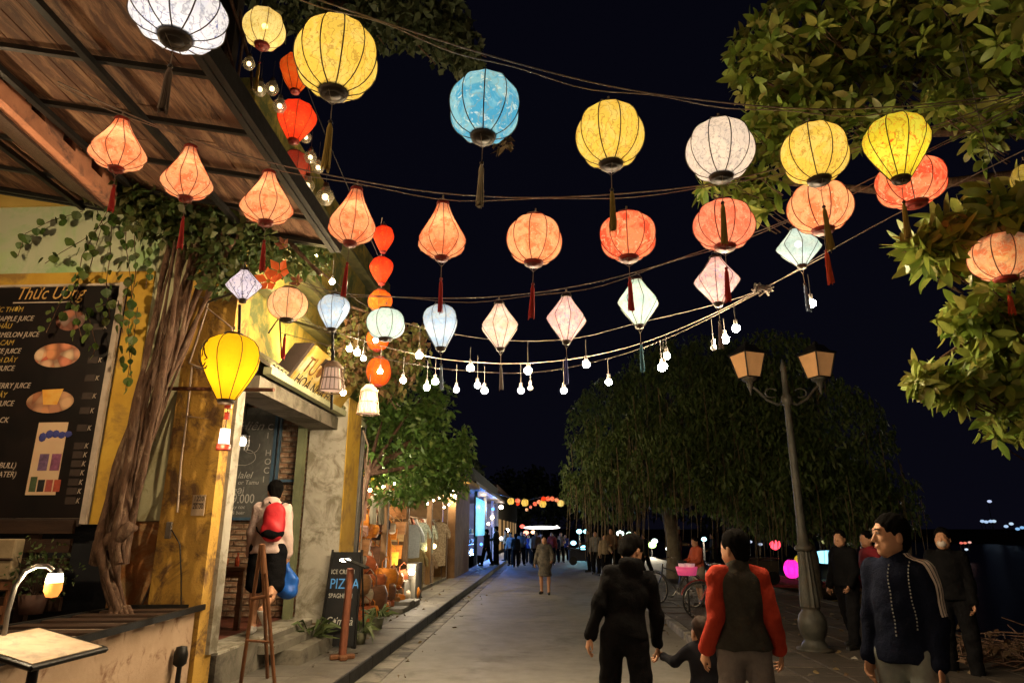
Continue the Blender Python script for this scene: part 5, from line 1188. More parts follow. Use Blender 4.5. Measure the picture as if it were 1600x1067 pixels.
for i, (px, py, s_, c, lab) in enumerate(((577, 925, 1.9, 'brown', 'big dark brown basket at the front of the heap on the pavement'), (560, 905, 1.3, 'tan', 'tan basket behind the tray of the post stand'), (598, 918, 1.5, 'brown', 'brown basket right of the biggest one'), (602, 895, 1.5, 'orange', 'orange basket at the foot of the long orange cloth'), (588, 903, 1.1, 'rust', 'rust basket in the middle of the heap'), (615, 900, 1.2, 'orange', 'orange basket nearest the cement steps'))):
    p = at(px, py, X=-3.25+.0*i); bag((p.x, p.y, max(.16, p.z-.18*s_)), 'basket', c, lab, s_, rg.uniform(0, 3), GB)
for i in range(46):
    k = rg.choice(['tote', 'round', 'box', 'tote', 'basket']); c = rg.choice(['orange', 'tan', 'cream', 'straw', 'rust', 'yellow', 'white', 'pink', 'brown', 'orange']); y = 11.6+(i % 16)*.30+rg.uniform(-.05, .05); z = (2.30, 1.60, .98)[i // 16]+rg.uniform(-.14, .05)
    bag((-3.60+rg.uniform(-.10, .12), y, z), k, c, '%s %s bag, number %s from the near end of the %s front rail' % (c, {'tote': 'upright', 'round': 'round', 'box': 'boxy', 'basket': 'bucket'}[k], ('one', 'two', 'three', 'four', 'five', 'six', 'seven', 'eight', 'nine', 'ten', 'eleven', 'twelve', 'thirteen', 'fourteen', 'fifteen', 'sixteen')[i % 16], ('top', 'middle', 'lowest')[i // 16]), rg.uniform(.8, 1.2), rg.uniform(.0, .9), GB)
for i in range(22):
    y = 17.2+i*.25; c = [(.42, .40, .36), (.30, .34, .34), (.45, .30, .16), (.20, .22, .24), (.40, .16, .10), (.36, .38, .28)][i % 6]; p_ = Vector((-3.75-.25*(i % 2), y, 1.72))
    t = thing('hung_garment', '%s garment, %s along the rail inside the clothes shop' % (['off white', 'grey blue', 'tan', 'dark grey', 'brick red', 'olive'][i % 6], ['first', 'second', 'third', 'fourth', 'fifth', 'sixth', 'seventh', 'eighth', 'ninth', 'tenth', 'eleventh', 'twelfth', 'thirteenth', 'fourteenth', 'fifteenth', 'sixteenth', 'seventeenth', 'eighteenth', 'nineteenth', 'twentieth', 'twenty first', 'twenty second'][i]), 'clothing', p_, .35+rg.uniform(-.4, .4), 'clothes on the inner rail of the clothes shop')
    L_ = rg.uniform(.6, 1.05); MB().prism([(-.19, -.03, .26), (-.06, -.03, .32), (.06, -.03, .32), (.19, -.03, .26), (.17, -.04, .28-L_), (.0, -.06, .26-L_), (-.17, -.04, .28-L_)], (0, .07, 0)).build('garment', M('garment_%d' % (i % 6), c, tuple(q*.5 for q in c), 18, .9, .2), t)
    for a in (-1, 1): MB().tube([(a*.16, 0, .24), (a*.24, 0, .02), (a*.25, 0, -.18)], [.045, .05, .042], 6).build('sleeve', MATS['garment_%d' % (i % 6)], t)
for i in range(26):
    k = rg.choice(['basket', 'box', 'round', 'basket', 'tote']); c = rg.choice(['orange', 'tan', 'straw', 'rust', 'cream', 'brown', 'orange']); y = 12.0+(i % 13)*.36; up = i // 13
    bag((-3.14-.12*up+rg.uniform(-.05, .05), y, .17+.27*up), k, c, '%s %s bag on the %s of the pavement heap, place %s from the near end' % (c, {'tote': 'upright', 'round': 'round', 'box': 'boxy', 'basket': 'bucket'}[k], ('ground', 'top')[up], ('one', 'two', 'three', 'four', 'five', 'six', 'seven', 'eight', 'nine', 'ten', 'eleven', 'twelve', 'thirteen')[i % 13]), rg.uniform(.85, 1.25), rg.uniform(0, 1.2), GB)
for i in range(11):  # bulb row added to brighten the shop fronts with sparkle
    y = 11.9+i*.98; t = thing('added_eave_bulb', 'small added warm bulb under the shop eaves, %s from the near end' % ('first', 'second', 'third', 'fourth', 'fifth', 'sixth', 'seventh', 'eighth', 'ninth', 'tenth', 'eleventh')[i], 'bulb', (-3.12, y, 2.35+.12*(i % 3)), 0, 'small added bulbs along the shop eaves')
    MB().ball((0, 0, 0), .03, 8, 5).build('globe', emis('added_eave_bulb_glow', (1, .74, .40), 60), t); MB().cyl((0, 0, .03), (0, 0, .6-.12*(i % 3)), .004, n=4).build('cord', wired, t)
oc = MB(); c0 = at(603, 830, X=-3.42); 
oc.lathe([(.05, 0), (.10, -.06), (.13, -.25), (.15, -.6), (.16, -.85), (.14, -1.02), (.001, -1.04)], 14, c0)
o = oc.build('orange_cloth_roll', M('orange_cloth', (.80, .27, .02), (.6, .18, .015), 3, .8, .3, 12, stretch=(4, 4, .5))); tag(o, 'long bright orange cloth hanging in the bag shop front', 'cloth')
drape = M('striped_drape', (.42, .38, .28), (.22, .20, .14), 14, .9, .2, 20, stretch=(1, 6, .3))
for px, py, lab in ((583, 795, 'left grey cream drape hanging under the foliage'), (596, 797, 'right grey cream drape hanging under the foliage')):
    c = at(px, py, X=-3.40); P = []; n = 12
    top = [(c.x+.02*math.sin(i*1.9), c.y-.18+.36*i/n, c.z+.25) for i in range(n+1)]; bot = [(c.x+.05*math.sin(i*1.9), c.y-.14+.28*i/n, c.z-.28) for i in range(n+1)]
    o = MB().add(top+bot+[(q[0]-.015, q[1], q[2]) for q in top+bot], [(i, i+1, n+2+i, n+1+i) for i in range(n)]+[(2*n+2+i+1, 2*n+2+i, 3*n+3+i, 3*n+4+i) for i in range(n)], True).build('drape', drape); tag(o, lab, 'drape')
def shirt(px, py, s, col, c2, lab, long=False, Xp=-3.48):
    c = at(px, py, X=Xp); t = thing('shirt' if not long else 'dress', lab, 'clothing', c, .30, 'clothes hung outside the clothes shop'); L_ = .75 if not long else 1.1
    m = M('cloth_'+lab[:14].replace(' ', '_'), col, c2, 22, .9, .2, 20)
    MB().prism([(-.20, -.03, .30), (-.07, -.03, .36), (.07, -.03, .36), (.20, -.03, .30), (.19, -.04, .30-L_), (.0, -.06, .28-L_), (-.19, -.04, .30-L_)], (0, .07, 0)).build('garment', m, t)
    for a in (-1, 1): MB().tube([(a*.17, 0, .28), (a*.27, 0, .08), (a*.29, 0, -.08)], [.05, .055, .05], 7).build('sleeve', m, t)
    MB().tube([(-.15, 0, .33), (0, 0, .42), (.15, 0, .33)], .006, 4).build('hanger', blackm, t); t.scale = (s,)*3
shirt(644, 842, 1.0, (.62, .68, .70), (.45, .52, .55), 'pale blue white shirt, leftmost of the hung clothes')
shirt(657, 836, .95, (.34, .38, .30), (.10, .12, .10), 'grey green patterned shirt, second of the hung clothes')
shirt(667, 838, 1.0, (.52, .56, .46), (.18, .21, .16), 'grey patterned shirt with leaf print, middle of the hung clothes')
shirt(686, 836, 1.15, (.60, .50, .38), (.22, .17, .12), 'beige patterned dress, rightmost of the hung clothes', True)
shirt(650, 880, 1.0, (.30, .24, .10), (.18, .14, .06), 'olive yellow long dress below the pale blue shirt', True)
shirt(668, 884, .9, (.28, .20, .13), (.14, .10, .07), 'brown trousers like garment hung below the patterned shirts', True)
WL = (1, .82, .58)
plamp('bright white lamp on the cable post at the bag shop corner', at(543, 741, X=-3.3), .05, WL, 55, 60, name='post_lamp', off=(.12, -.1, 0))
plamp('white lamp low on the cement block before the clothes shop', at(643, 893, X=-3.0), .07, WL, 35, 50, name='ground_lamp', off=(.1, -.1, .15))
plamp('left warm bulb glowing in the clothes shop', at(661, 856, X=-3.40), .06, (1, .72, .3), 14, 14, name='warm_bulb', off=(.15, 0, 0))
plamp('right warm bulb glowing in the clothes shop', at(678, 853, X=-3.40), .07, (1, .72, .3), 14, 14, name='warm_bulb', off=(.15, 0, 0))
plamp('warm lamp under the eave by the brown pier', at(705, 768, X=-3.3), .10, (1, .78, .45), 30, 220, name='eave_lamp', off=(.15, -.15, -.1))
plamp('lamp hung in the middle of the clothes shop', Vector((-4.3, 19.5, 2.5)), .06, (1, .78, .5), 20, 260, name='added_ceiling_lamp', off=(0, 0, -.15))  # ceiling lamps added to brighten the shop interiors
plamp('lamp hung under the roof of the bag shop', Vector((-4.5, 13.4, 2.7)), .05, (1, .74, .45), 20, 240, name='added_ceiling_lamp', off=(0, 0, -.15))
plamp('lamp under the front edge of the bag shop roof', Vector((-3.18, 12.9, 2.95)), .045, WL, 22, 110, name='added_front_lamp', off=(.05, -.15, -.1))  # front lamps added to light the goods from the street side
plamp('lamp under the front edge of the clothes shop roof', Vector((-3.05, 18.2, 2.8)), .05, WL, 22, 130, name='added_front_lamp', off=(.05, -.15, -.1))
plamp('small lamp inside the bag shop', at(610, 840, X=-4.2), .05, WL, 10, 50, name='inner_lamp', off=(.2, 0, .1))
plamp('second small lamp inside the bag shop', at(567, 800, X=-4.3), .05, (1, .7, .4), 10, 26, name='inner_lamp', off=(.2, 0, 0))  # extra lamp added to brighten the bags
o = MB().lathe([(.001, .12), (.10, .11), (.15, .03), (.14, -.07), (.05, -.13), (.001, -.13)], 14, at(572, 748, X=-3.3)).build('yellow_lantern', M('yellow_paper', (.8, .5, .02), None, 5, .8, 0, emit=((1, .62, .03), .7))); tag(o, 'small plain yellow paper lantern at the bag shop corner', 'lantern')
# cable post
cp = thing('cable_post', 'grey post wrapped in cables beside the white door pillar', 'post', (-3.05, 10.95, .15))
MB().cyl((0, 0, 0), (0, 0, 3.1), .05, .045, 10).build('pole', M('grey_pole', (.14, .13, .12), (.08, .08, .075), 6, .6, .2), cp)
for k in range(4): MB().tube([(.05*math.cos(k*1.5+z), .05*math.sin(k*1.5+z), z) for z in np.linspace(0, 3.2, 12)], .010, 5).build('cable', blackm if k % 2 else M('grey_cable', (.2, .19, .18), None, 9, .5), cp)
bar('downpipe', 'thin pale pipe bending from the canopy corner to the pavement', 'pipe', [(-3.0, 10.8, 3.25), (-2.92, 10.85, 3.0), (-2.95, 10.9, 2.0), (-2.95, 10.9, .15)], .014, MATS['cream_conduit'])
plt_ = M('pot_green', (.10, .10, .06), None, 4, .7)
def pplant(lab, p, s, n, m, seed, h=.35):
    t = thing('potted_plant', lab, 'plant', p); MB().lathe([(.001, 0), (.08*s, 0), (.11*s, .16*s), (.09*s, .16*s), (.001, .14*s)], 12).build('pot', plt_, t)
    r_ = np.random.RandomState(seed); a = r_.rand(n)*2*pi; D_ = np.stack([np.cos(a), np.sin(a), r_.rand(n)*1.1+.1], 1); P = np.zeros((n, 3))+[0, 0, .15*s]+D_*.03; foliage('foliage', P, D_, h*s, m, t, wid=.16, droop=.35, seed=seed)
pl_m = leafmat('plant_leaf', [(.12, .18, .06), (.20, .26, .10), (.10, .15, .05), (.24, .28, .14)])
pplant('spiky plant in a pot on the left of the pizza board', (-3.12, 9.35, .15), 1.0, 26, pl_m, 4, .4)
pplant('pale green plant behind the post stand', (-2.62, 9.9, .15), .9, 30, pl_m, 5, .38)
pplant('low plant on the pavement before the baskets', (-2.75, 11.4, .15), 1.0, 34, pl_m, 6, .3)
o = MB().tube([(-2.62, 9.55, .15), (-2.6, 9.6, .5)], .02, 5).build('bollard', blackm); tag(o, 'short black stake right of the pizza board', 'stake')
steps = thing('cement_steps', 'low grey cement steps with edging blocks before the bag shop', 'steps')
for i, (y0, z1) in enumerate(((13.4, .24), (14.0, .30), (14.6, .26))): bpart(steps, 'block', -3.20, -2.75, y0, y0+.55, .15, z1, M('steps_cement', (.25, .24, .21), (.15, .145, .13), 5, .8, .3), bev=.01)
bpart(steps, 'block', -3.15, -2.95, 15.6, 16.4, .15, .95, cement)

# ---------------------------------------------------------------- blue lit shop, far end of the street
bs = thing('blue_lit_shop', 'shop front flooded with blue light past the brown pier', 'shop building')
bpart(bs, 'back_wall', -6.3, -6.2, 28, 47, .1, 3.6, M('pale_shop_wall', (.35, .36, .38), (.22, .23, .25), 2, .8, .2))
bpart(bs, 'side_wall', -6.2, -3.35, 47, 47.2, .1, 3.6, MATS['pale_shop_wall'])
bpart(bs, 'roof', -6.4, -2.9, 28, 47.3, 3.5, 3.65, dwood); bpart(bs, 'facade', -3.6, -3.4, 28, 47, 3.66, 4.5, M('dark_facade', (.02, .019, .017), (.012, .011, .01), 2, .9, .3))
for y in (28.1, 33, 38, 43, 46.9): bpart(bs, 'post', -3.5, -3.35, y, y+.2, .12, 3.5, M('blue_grey_post', (.2, .22, .26), None, 4, .6))
for z in (.5, 1.0, 1.5): bpart(bs, 'shelf', -4.2, -3.8, 29, 37, z, z+.05, M('display_shelf', (.3, .3, .32), None, 5, .5))
k = 0
for z in (.55, 1.05, 1.55):
    for i in range(12):
        c_ = ((.3, .32, .38), (.08, .1, .2), (.5, .5, .5), (.12, .2, .35))[k % 4]; k += 1
        MB().box((-4.0, 29.4+i*.64, z+.13), (.25, .35, .26-.04*(i % 3)), bev=.03).build('display_box', M('display_box%d' % (k % 4), c_, None, 6, .6), bs)
sg = thing('cyan_sign', 'glowing cyan panel above the blue lit shop', 'sign', at(750, 808, X=-3.25)); MB().bb(-.03, .03, -2.2, 2.2, -.85, .85).build('panel', M('cyan_glow', (.05, .4, .5), (.02, .25, .35), 3, .5, 0, emit=((.08, .62, .85), .9)), sg); MB().bb(-.05, .02, -2.3, -2.2, -.9, .9).build('frame', blackm, sg)
sg2 = thing('lit_panel', 'pale violet lit panel standing at the end of the blue lit shop', 'panel', at(772, 850, X=-3.1)); MB().bb(-.03, .03, -1.6, 1.6, -1.3, .9).build('panel', M('violet_glow', (.25, .3, .6), (.12, .16, .4), 3, .5, 0, emit=((.22, .34, .95), .55)), sg2); MB().bb(-.04, .035, -1.65, -1.6, -1.3, .95).build('frame', blackm, sg2)
for i, (px, py, Yd, col, e, st_, r_, lab) in enumerate(((736, 862, 36, (.35, .6, 1), 260, 40, .10, 'blue white lamp in the blue lit shop'), (752, 850, 40, (.06, .22, 1), 600, 6, .12, 'deep blue lamp above the shop shelves'), (770, 880, 44, (.06, .25, 1), 600, 5, .10, 'blue lamp low at the end of the blue shop'),
    (748, 790, 38, (1, .75, .4), 60, 22, .14, 'warm lamp under the eave of the blue shop'), (769, 808, 43, (1, .72, .35), 60, 24, .16, 'upper warm lamp right of the cyan panel'), (763, 818, 42, (1, .7, .35), 0, 20, .13, 'lower warm lamp right of the cyan panel'), (783, 792, 46, (1, .75, .6), 60, 24, .2, 'white pink lamp at the eave end of the blue shop'), (793, 828, 52, (1, .9, .8), 90, 30, .16, 'white lamp over the far shop counter'), (783, 841, 50, (1, .9, .85), 60, 26, .16, 'white lamp above the violet panel'))):
    plamp(lab, at(px, py, Y=Yd), r_*.7, col, st_, e, name='shop_light', off=(.3, -.4, 0), soft=.15)
plamp('blue floodlight at the street side of the blue lit shop', Vector((-3.15, 33.5, 2.9)), .08, (.05, .22, 1), 8, 170, name='added_blue_flood', off=(.25, 0, -.1))  # floodlights added to throw blue light onto the street
plamp('second blue floodlight farther along the blue lit shop', Vector((-3.15, 40, 2.9)), .08, (.05, .25, 1), 8, 300, name='added_blue_flood', off=(.25, 0, -.1))
far = thing('far_shop_row', 'row of dark two storey houses at the far left end of the street', 'buildings')
bpart(far, 'wall', -9, -3.9, 48, 90, 0, 4.6, M('far_wall', (.05, .045, .03), (.03, .026, .02), .6, .9, .2)); bpart(far, 'roof', -9.3, -3.5, 47.8, 90.3, 4.6, 4.85, dwood)
for i in range(7): bpart(far, 'shutter', -3.9, -3.86, 50+i*5.5, 52.6+i*5.5, .2, 2.6, M('shutter_lit', (.3, .2, .1), None, 3, .6, 0, emit=((1, .55, .2), .25)))
for i, (px, py, Yd, col, st_, r_, lab) in enumerate(((846, 824, 95, (1, .95, .85), 12, 1.0, 'long white light strip across the end of the street'), (816, 822, 62, (1, .12, .08), 8, .22, 'red glow at the far end of the street'), (822, 832, 60, (1, .3, .2), 10, .25, 'pinkish light above the far crowd'), (833, 831, 64, (1, .5, .25), 12, .22, 'orange light above the far crowd'),
    (905, 830, 48, (.35, .85, 1), 14, .20, 'left of the pair of cyan lights left of the tree'), (916, 830, 48, (.35, .85, 1), 14, .20, 'right of the pair of cyan lights left of the tree'), (912, 856, 46, (.3, .8, 1), 14, .22, 'lower cyan light left of the tree'), (969, 833, 52, (.75, 1, .85), 16, .28, 'upper whitish light under the tree'), (983, 834, 54, (.6, 1, .7), 14, .22, 'small greenish light under the tree'), (978, 843, 50, (.5, 1, .7), 12, .24, 'lower green white light under the tree'),
    (1019, 851, 44, (.6, 1, .3), 14, .26, 'yellow green light left of the tree trunk'), (1023, 845, 46, (.8, 1, .9), 14, .2, 'white light beside the tree trunk'), (1100, 842, 42, (.4, .9, 1), 14, .16, 'cyan light above the cyclist'), (1043, 857, 40, (.9, 1, .9), 12, .12, 'small white light right of the trunk'), (896, 848, 60, (.4, .8, 1), 10, .25, 'far pale blue light by the water'), (870, 822, 90, (1, .9, .8), 8, .18, 'tiny white light above the street end'))):
    t = thing('distant_light', lab, 'light', at(px, py, Y=Yd)); sz = (r_, r_*.5, r_*.75) if i else (2.6, .1, .22)
    MB().ball((0, 0, 0), sz, 10, 6).build('glowing_glass', emis('far_%d' % i, col, st_*.35), t)
    if i in (4, 7, 9, 10, 12): L = bpy.data.lights.new('lamp_light', 'POINT'); L.energy = {4: 250, 9: 1400, 12: 1400}.get(i, 700); L.color = (1, .85, .6) if i != 4 else col; L.shadow_soft_size = .2; lo = bpy.data.objects.new('lamp_light', L); COL.objects.link(lo); lo.parent = t; lo.location = (0, -.5, .1); MB().cyl((0, r_, -min(3.5, t.location.z)), (0, r_, .1), .05, n=6).build('pole', blackm, t)
for px, py, col, e in ((905, 835, (.3, .7, 1), 500), (820, 815, (1, .6, .35), 500), (850, 820, (1, .9, .75), 900)):
    pass
# string of far lanterns over the street
for i, (px, py, c, w) in enumerate(((798, 783, 'yellow', 11), (809, 782, 'coral', 8), (820, 785, 'yellow', 12), (809, 787, 'red', 6), (829, 792, 'rose', 5), (836, 787, 'coral', 7), (842, 784, 'orange', 7), (848, 787, 'yellow', 12), (849, 779, 'red', 8), (856, 779, 'coral', 8), (863, 779, 'coral', 8), (870, 781, 'orange', 7), (876, 786, 'paleyellow', 11), (823, 796, 'peach', 5))):
    lantern(px, py-w/2*.9, py+w/2*.9, w, 'round', c, 36, 'far away small %s lantern over the street end, %s' % ({'yellow': 'yellow', 'coral': 'orange red', 'red': 'red', 'rose': 'pink', 'orange': 'orange', 'paleyellow': 'pale yellow', 'peach': 'peach'}[c], ['leftmost yellow', 'second from the left', 'largest left one', 'tucked under its neighbours', 'lowest pink dot', 'just left of the middle', 'by the big middle one', 'biggest of the right half', 'above the big middle one', 'left of the red pair', 'right of the red pair', 'second from the right', 'rightmost', 'hanging lowest'][i]), None, None, 'far lanterns strung across the end of the street', 8, power=.8)
wire([(770, 770), (820, 781), (850, 776), (880, 780), (905, 770)], lambda x: 36, .02, 'far string of lanterns across the end of the street', twin=False)
# ---------------------------------------------------------------- lights over the river, boats
for i, (px, py, c) in enumerate(((1535, 814, (.5, .7, 1)), (1541, 815, (.5, .7, 1)), (1548, 814, (.5, .7, 1)), (1553, 814, (.6, .8, 1)), (1572, 822, (.5, .7, 1)), (1580, 818, (.6, .8, 1)), (1590, 826, (.3, .6, 1)), (1597, 824, (.3, .6, 1)), (1546, 783, (.6, .7, 1)), (1502, 848, (1, .2, .15)), (1508, 848, (1, .25, .15)), (1515, 847, (1, .5, .4)), (1510, 858, (.7, .85, 1)), (1280, 829, (.3, .4, .8)), (1172, 846, (.7, .8, 1)), (1188, 850, (.7, .8, 1)), (1289, 846, (.8, .8, .3)))):
    Yd = 150 if i < 9 else (60 if i < 13 else 50); p = at(px, py, Y=Yd); t = thing('distant_light', ['far blue light, first of the row across the river', 'far blue light, second of the row across the river', 'far blue light, third of the row across the river', 'far blue light, fourth of the row across the river', 'dim blue light right of the far row', 'white blue light above its neighbour at right', 'blue light low near the right edge', 'blue light at the right edge', 'lone tiny star like light above the far row', 'left red light behind the masked man', 'middle red light behind the masked man', 'right reddish light behind the masked man', 'white light below the red ones', 'tiny blue light by the lamp post', 'tiny white light between tree and lamp post', 'second tiny white light left of the lamp post', 'yellow round light right of the lamp post'][i], 'light', p)
    r_ = (.5 if i < 9 else .16)*(1.6 if i == 16 else 1)
    MB().ball((0, 0, 0), (r_, r_*.5, r_*.6), 8, 5).build('glowing_glass', emis('riv_%d' % i, c, .9), t); MB().cyl((0, r_, -p.z), (0, r_, 0), .06, n=5).build('pole', blackm, t)
boatm = M('boat_wood', (.14, .10, .06), (.08, .055, .035), 4, .6, .3, 20, stretch=(1, 6, 6))
def boat(lab, loc, rz, L_=5.5):
    t = thing('boat', lab, 'boat', loc, rz); N = 14; secs = []
    vs = []
    for i in range(N+1):
        u = i/N*2-1; w = .62*(1-abs(u)**2.6)**.7+.02; sh_ = .28+.38*abs(u)**3; kz = -.15+.4*abs(u)**4; x = u*L_/2
        vs += [(x, -w, sh_), (x, -w*.75, kz+.06), (x, 0, kz), (x, w*.75, kz+.06), (x, w, sh_), (x, w*.9, sh_), (x, 0, kz+.06), (x, -w*.9, sh_)]
    fs = [(i*8+k, i*8+(k+1) % 8, (i+1)*8+(k+1) % 8, (i+1)*8+k) for i in range(N) for k in range(8)]
    MB().add(vs, fs, True).build('hull', boatm, t)
    for u in (-.45, 0, .45): MB().box((u*L_/2, 0, .22), (.25, 1.0, .04)).build('bench', boatm, t)
    for sd in (-1, 1): MB().tube([(q/7*L_/2*.96, sd*(.62*(1-abs(q/7)**2.6)**.7+.02), .29+.38*abs(q/7)**3) for q in range(-7, 8)], .03, 5).build('gunwale', M('gunwale', (.25, .20, .10), None, 5, .5), t)
    return t
boat('wooden boat with glowing pink and yellow lanterns behind the lamp post', (9.9, 27.5, -.68), .12, 6.5)
boat('dark wooden boat with pale blue lights right of the lamp post', (12.3, 30.5, -.68), -.15, 6)
boat('dark empty boat moored nearest to the promenade steps', (8.2, 21.0, -.68), .5, 5)
lantern(1237, 875, 902, 26, 'round', 'magenta', 27.5, 'glowing magenta lantern on the boat behind the lamp post', None, None, None, 8, power=1.6, lcol=(1, .2, .7))
lantern(1248, 868, 890, 12, 'balloon', 'lime', 27.8, 'yellow green lantern next to the magenta one on the boat', None, None, None, 8, power=1.2)
plamp('red heart shaped light over the boat', at(1211, 850, Y=29), .22, (1, .05, .08), 4, 60, name='red_light', soft=.1)
plamp('pale blue canopy light on the far boat', at(1296, 870, Y=31), .35, (.3, .75, 1), 2.2, 90, sz=(.95, .3, .28), name='blue_canopy_light', soft=.2)
# masses of dark trees beyond the river and along the street end
rg = np.random.RandomState(11)
fdark = leafmat('far_leaf', [(.03, .04, .02), (.05, .06, .025), (.025, .035, .018)], .8, .15)
for i, (x, y, h_, r_) in enumerate(((-14, 75, 9, 7), (-3, 105, 9, 8), (9, 110, 8, 9), (24, 100, 9, 9), (40, 120, 9, 12), (-10, 60, 9, 4.5))):
    t = thing('far_tree', ['dark tree behind the blue lit shop', 'dark tree closing the street end', 'dark tree at the street end above the far crowd', 'dark tree by the far water', 'dark tree on the distant bank at right', 'dark tree rising above the far roofs'][i], 'tree', (x, y, 0), 0, 'dark trees at the far end')
    MB().tube([(0, 0, -.9), (.2, 0, h_*.4), (0, 0, h_*.7)], [.45, .3, .15], 7).build('trunk', dwood, t)
    n = 3500; P = rg.normal(size=(n, 3)); P /= np.linalg.norm(P, axis=1, keepdims=True); P *= (rg.rand(n, 1)**.45)*[r_, r_, r_*.55]; P += [0, 0, h_*.75]; P[:, 2] += .6*np.sin(P[:, 0]*1.2)
    foliage('crown', P, rg.normal(size=(n, 3)), .75, fdark, t, kind='stuff', seed=i)
# ---------------------------------------------------------------- vegetation
rg = np.random.RandomState(21)
barkm = M('root_bark', (.15, .085, .055), (.06, .035, .024), 9, .85, .9, 60, stretch=(3, 3, .8), stain=(.22, .15, .10), stain_scale=6, stain_amt=.4, spec=.15)
bt_ = thing('banyan_tree', 'twisted brown roots and trunk of the climbing tree on the pale wall', 'tree')
cen = [(958, 190, 34), (900, 176, 50), (850, 172, 62), (800, 186, 64), (700, 214, 62), (600, 243, 60), (500, 276, 66), (400, 306, 86), (330, 335, 130), (270, 380, 190)]
Yc = [c[0] for c in cen][::-1]; Xc = [c[1] for c in cen][::-1]; Wc = [c[2] for c in cen][::-1]
for s_ in range(20):
    ph = s_*2*pi/17*2.3; ys = np.linspace(960 if s_ < 14 else 880, 270+rg.randint(0, 60), 26); P = []; rr = []
    fr = rg.uniform(1.2, 2.4); amp = .30+.18*rg.rand(); off = (s_/19.-.5)*.74
    for y in ys:
        cx = np.interp(y, Yc, Xc); w = np.interp(y, Yc, Wc)*.9; u = off+amp*.55*math.sin(ph+fr*(960-y)/230.)
        p = at(cx+u*w, y, Y=6.36+.17*math.cos(ph+fr*(960-y)/230.)-.14*(1 if s_ % 3 == 0 else 0)); P.append(p)
        rr.append((.025 if s_ % 3 else .043)*(.75+.25*math.sin(y*.05+s_))*(1.0 if y > 450 else .55+.45*(y-270)/180.)*(1.15 if 780 < y < 900 else .9))
    MB().tube(P, rr, 8).build('root', barkm, bt_)
MB().tube([at(150, 880, Y=6.2), at(158, 850, Y=6.15), at(185, 838, Y=6.1), at(205, 822, Y=6.1), at(212, 826, Y=6.15)], [.06, .075, .07, .055, .03], 8).build('root', barkm, bt_)
for k in range(5): MB().tube([at(176+k*6, 950, Y=6.15), at(172+k*9, 962, Y=6.0), at(168+k*13, 968+rg.randint(-3, 6), Y=5.9)], [.03, .02, .01], 6).build('root', barkm, bt_)
vs_ = [((330, 330), (300, 300), (230, 295), (150, 290)), ((320, 340), (410, 330), (470, 400), (520, 440)), ((340, 320), (430, 350), (500, 430)), ((300, 380), (250, 330), (190, 330)), ((370, 150), (385, 250), (395, 300)), ((345, 40), (365, 140), (380, 200)), ((360, 0), (392, 100), (394, 140)), ((372, 0), (380, 60), (372, 120)), ((348, 0), (352, 60), (380, 160))]
for i, v in enumerate(vs_):
    yy = 6.5 if i < 4 else 6.9; P = [at(a, b_, Y=yy+.15*math.sin(k*2+i)) for k, (a, b_) in enumerate(v)]; MB().tube(P, [.03, .022, .016, .01][:len(P)], 6).build('branch', barkm, bt_)
def pxcloud(n, px, py, rx, ry, D, dD, rs):
    """points in a volume in front of the lens direction px,py, with real depth"""
    q = rs.normal(size=(n, 3)); q /= np.linalg.norm(q, axis=1, keepdims=True); q *= rs.rand(n, 1)**.4
    c = at(px, py, D=D); sx, sy = rx*D/FPX, ry*D/FPX
    return np.array(c)+q[:, :1]*sx*np.array(Rv)+q[:, 1:2]*dD*np.array([0, 1, 0])+q[:, 2:3]*sy*np.array([0, 0, 1])
ivy = leafmat('ivy_leaf', [(.07, .14, .03), (.11, .20, .045), (.16, .23, .06), (.05, .10, .02), (.13, .16, .05)], .45, .35)
dk_ivy = leafmat('dark_canopy_leaf', [(.05, .09, .025), (.08, .12, .03), (.10, .10, .03), (.04, .07, .02)], .55, .3)
P = np.concatenate([pxcloud(900, 270, 330, 85, 45, 6.9, .35, rg), pxcloud(900, 360, 370, 75, 55, 7.0, .45, rg), pxcloud(700, 450, 390, 70, 45, 7.6, .5, rg), pxcloud(300, 190, 300, 60, 25, 6.6, .2, rg), pxcloud(250, 350, 430, 40, 35, 6.9, .3, rg)])
foliage('crown', P, rg.normal(size=(len(P), 3))+[0, -.3, -.4], .095, dk_ivy, bt_, wid=.75, kind='stuff', seed=5)
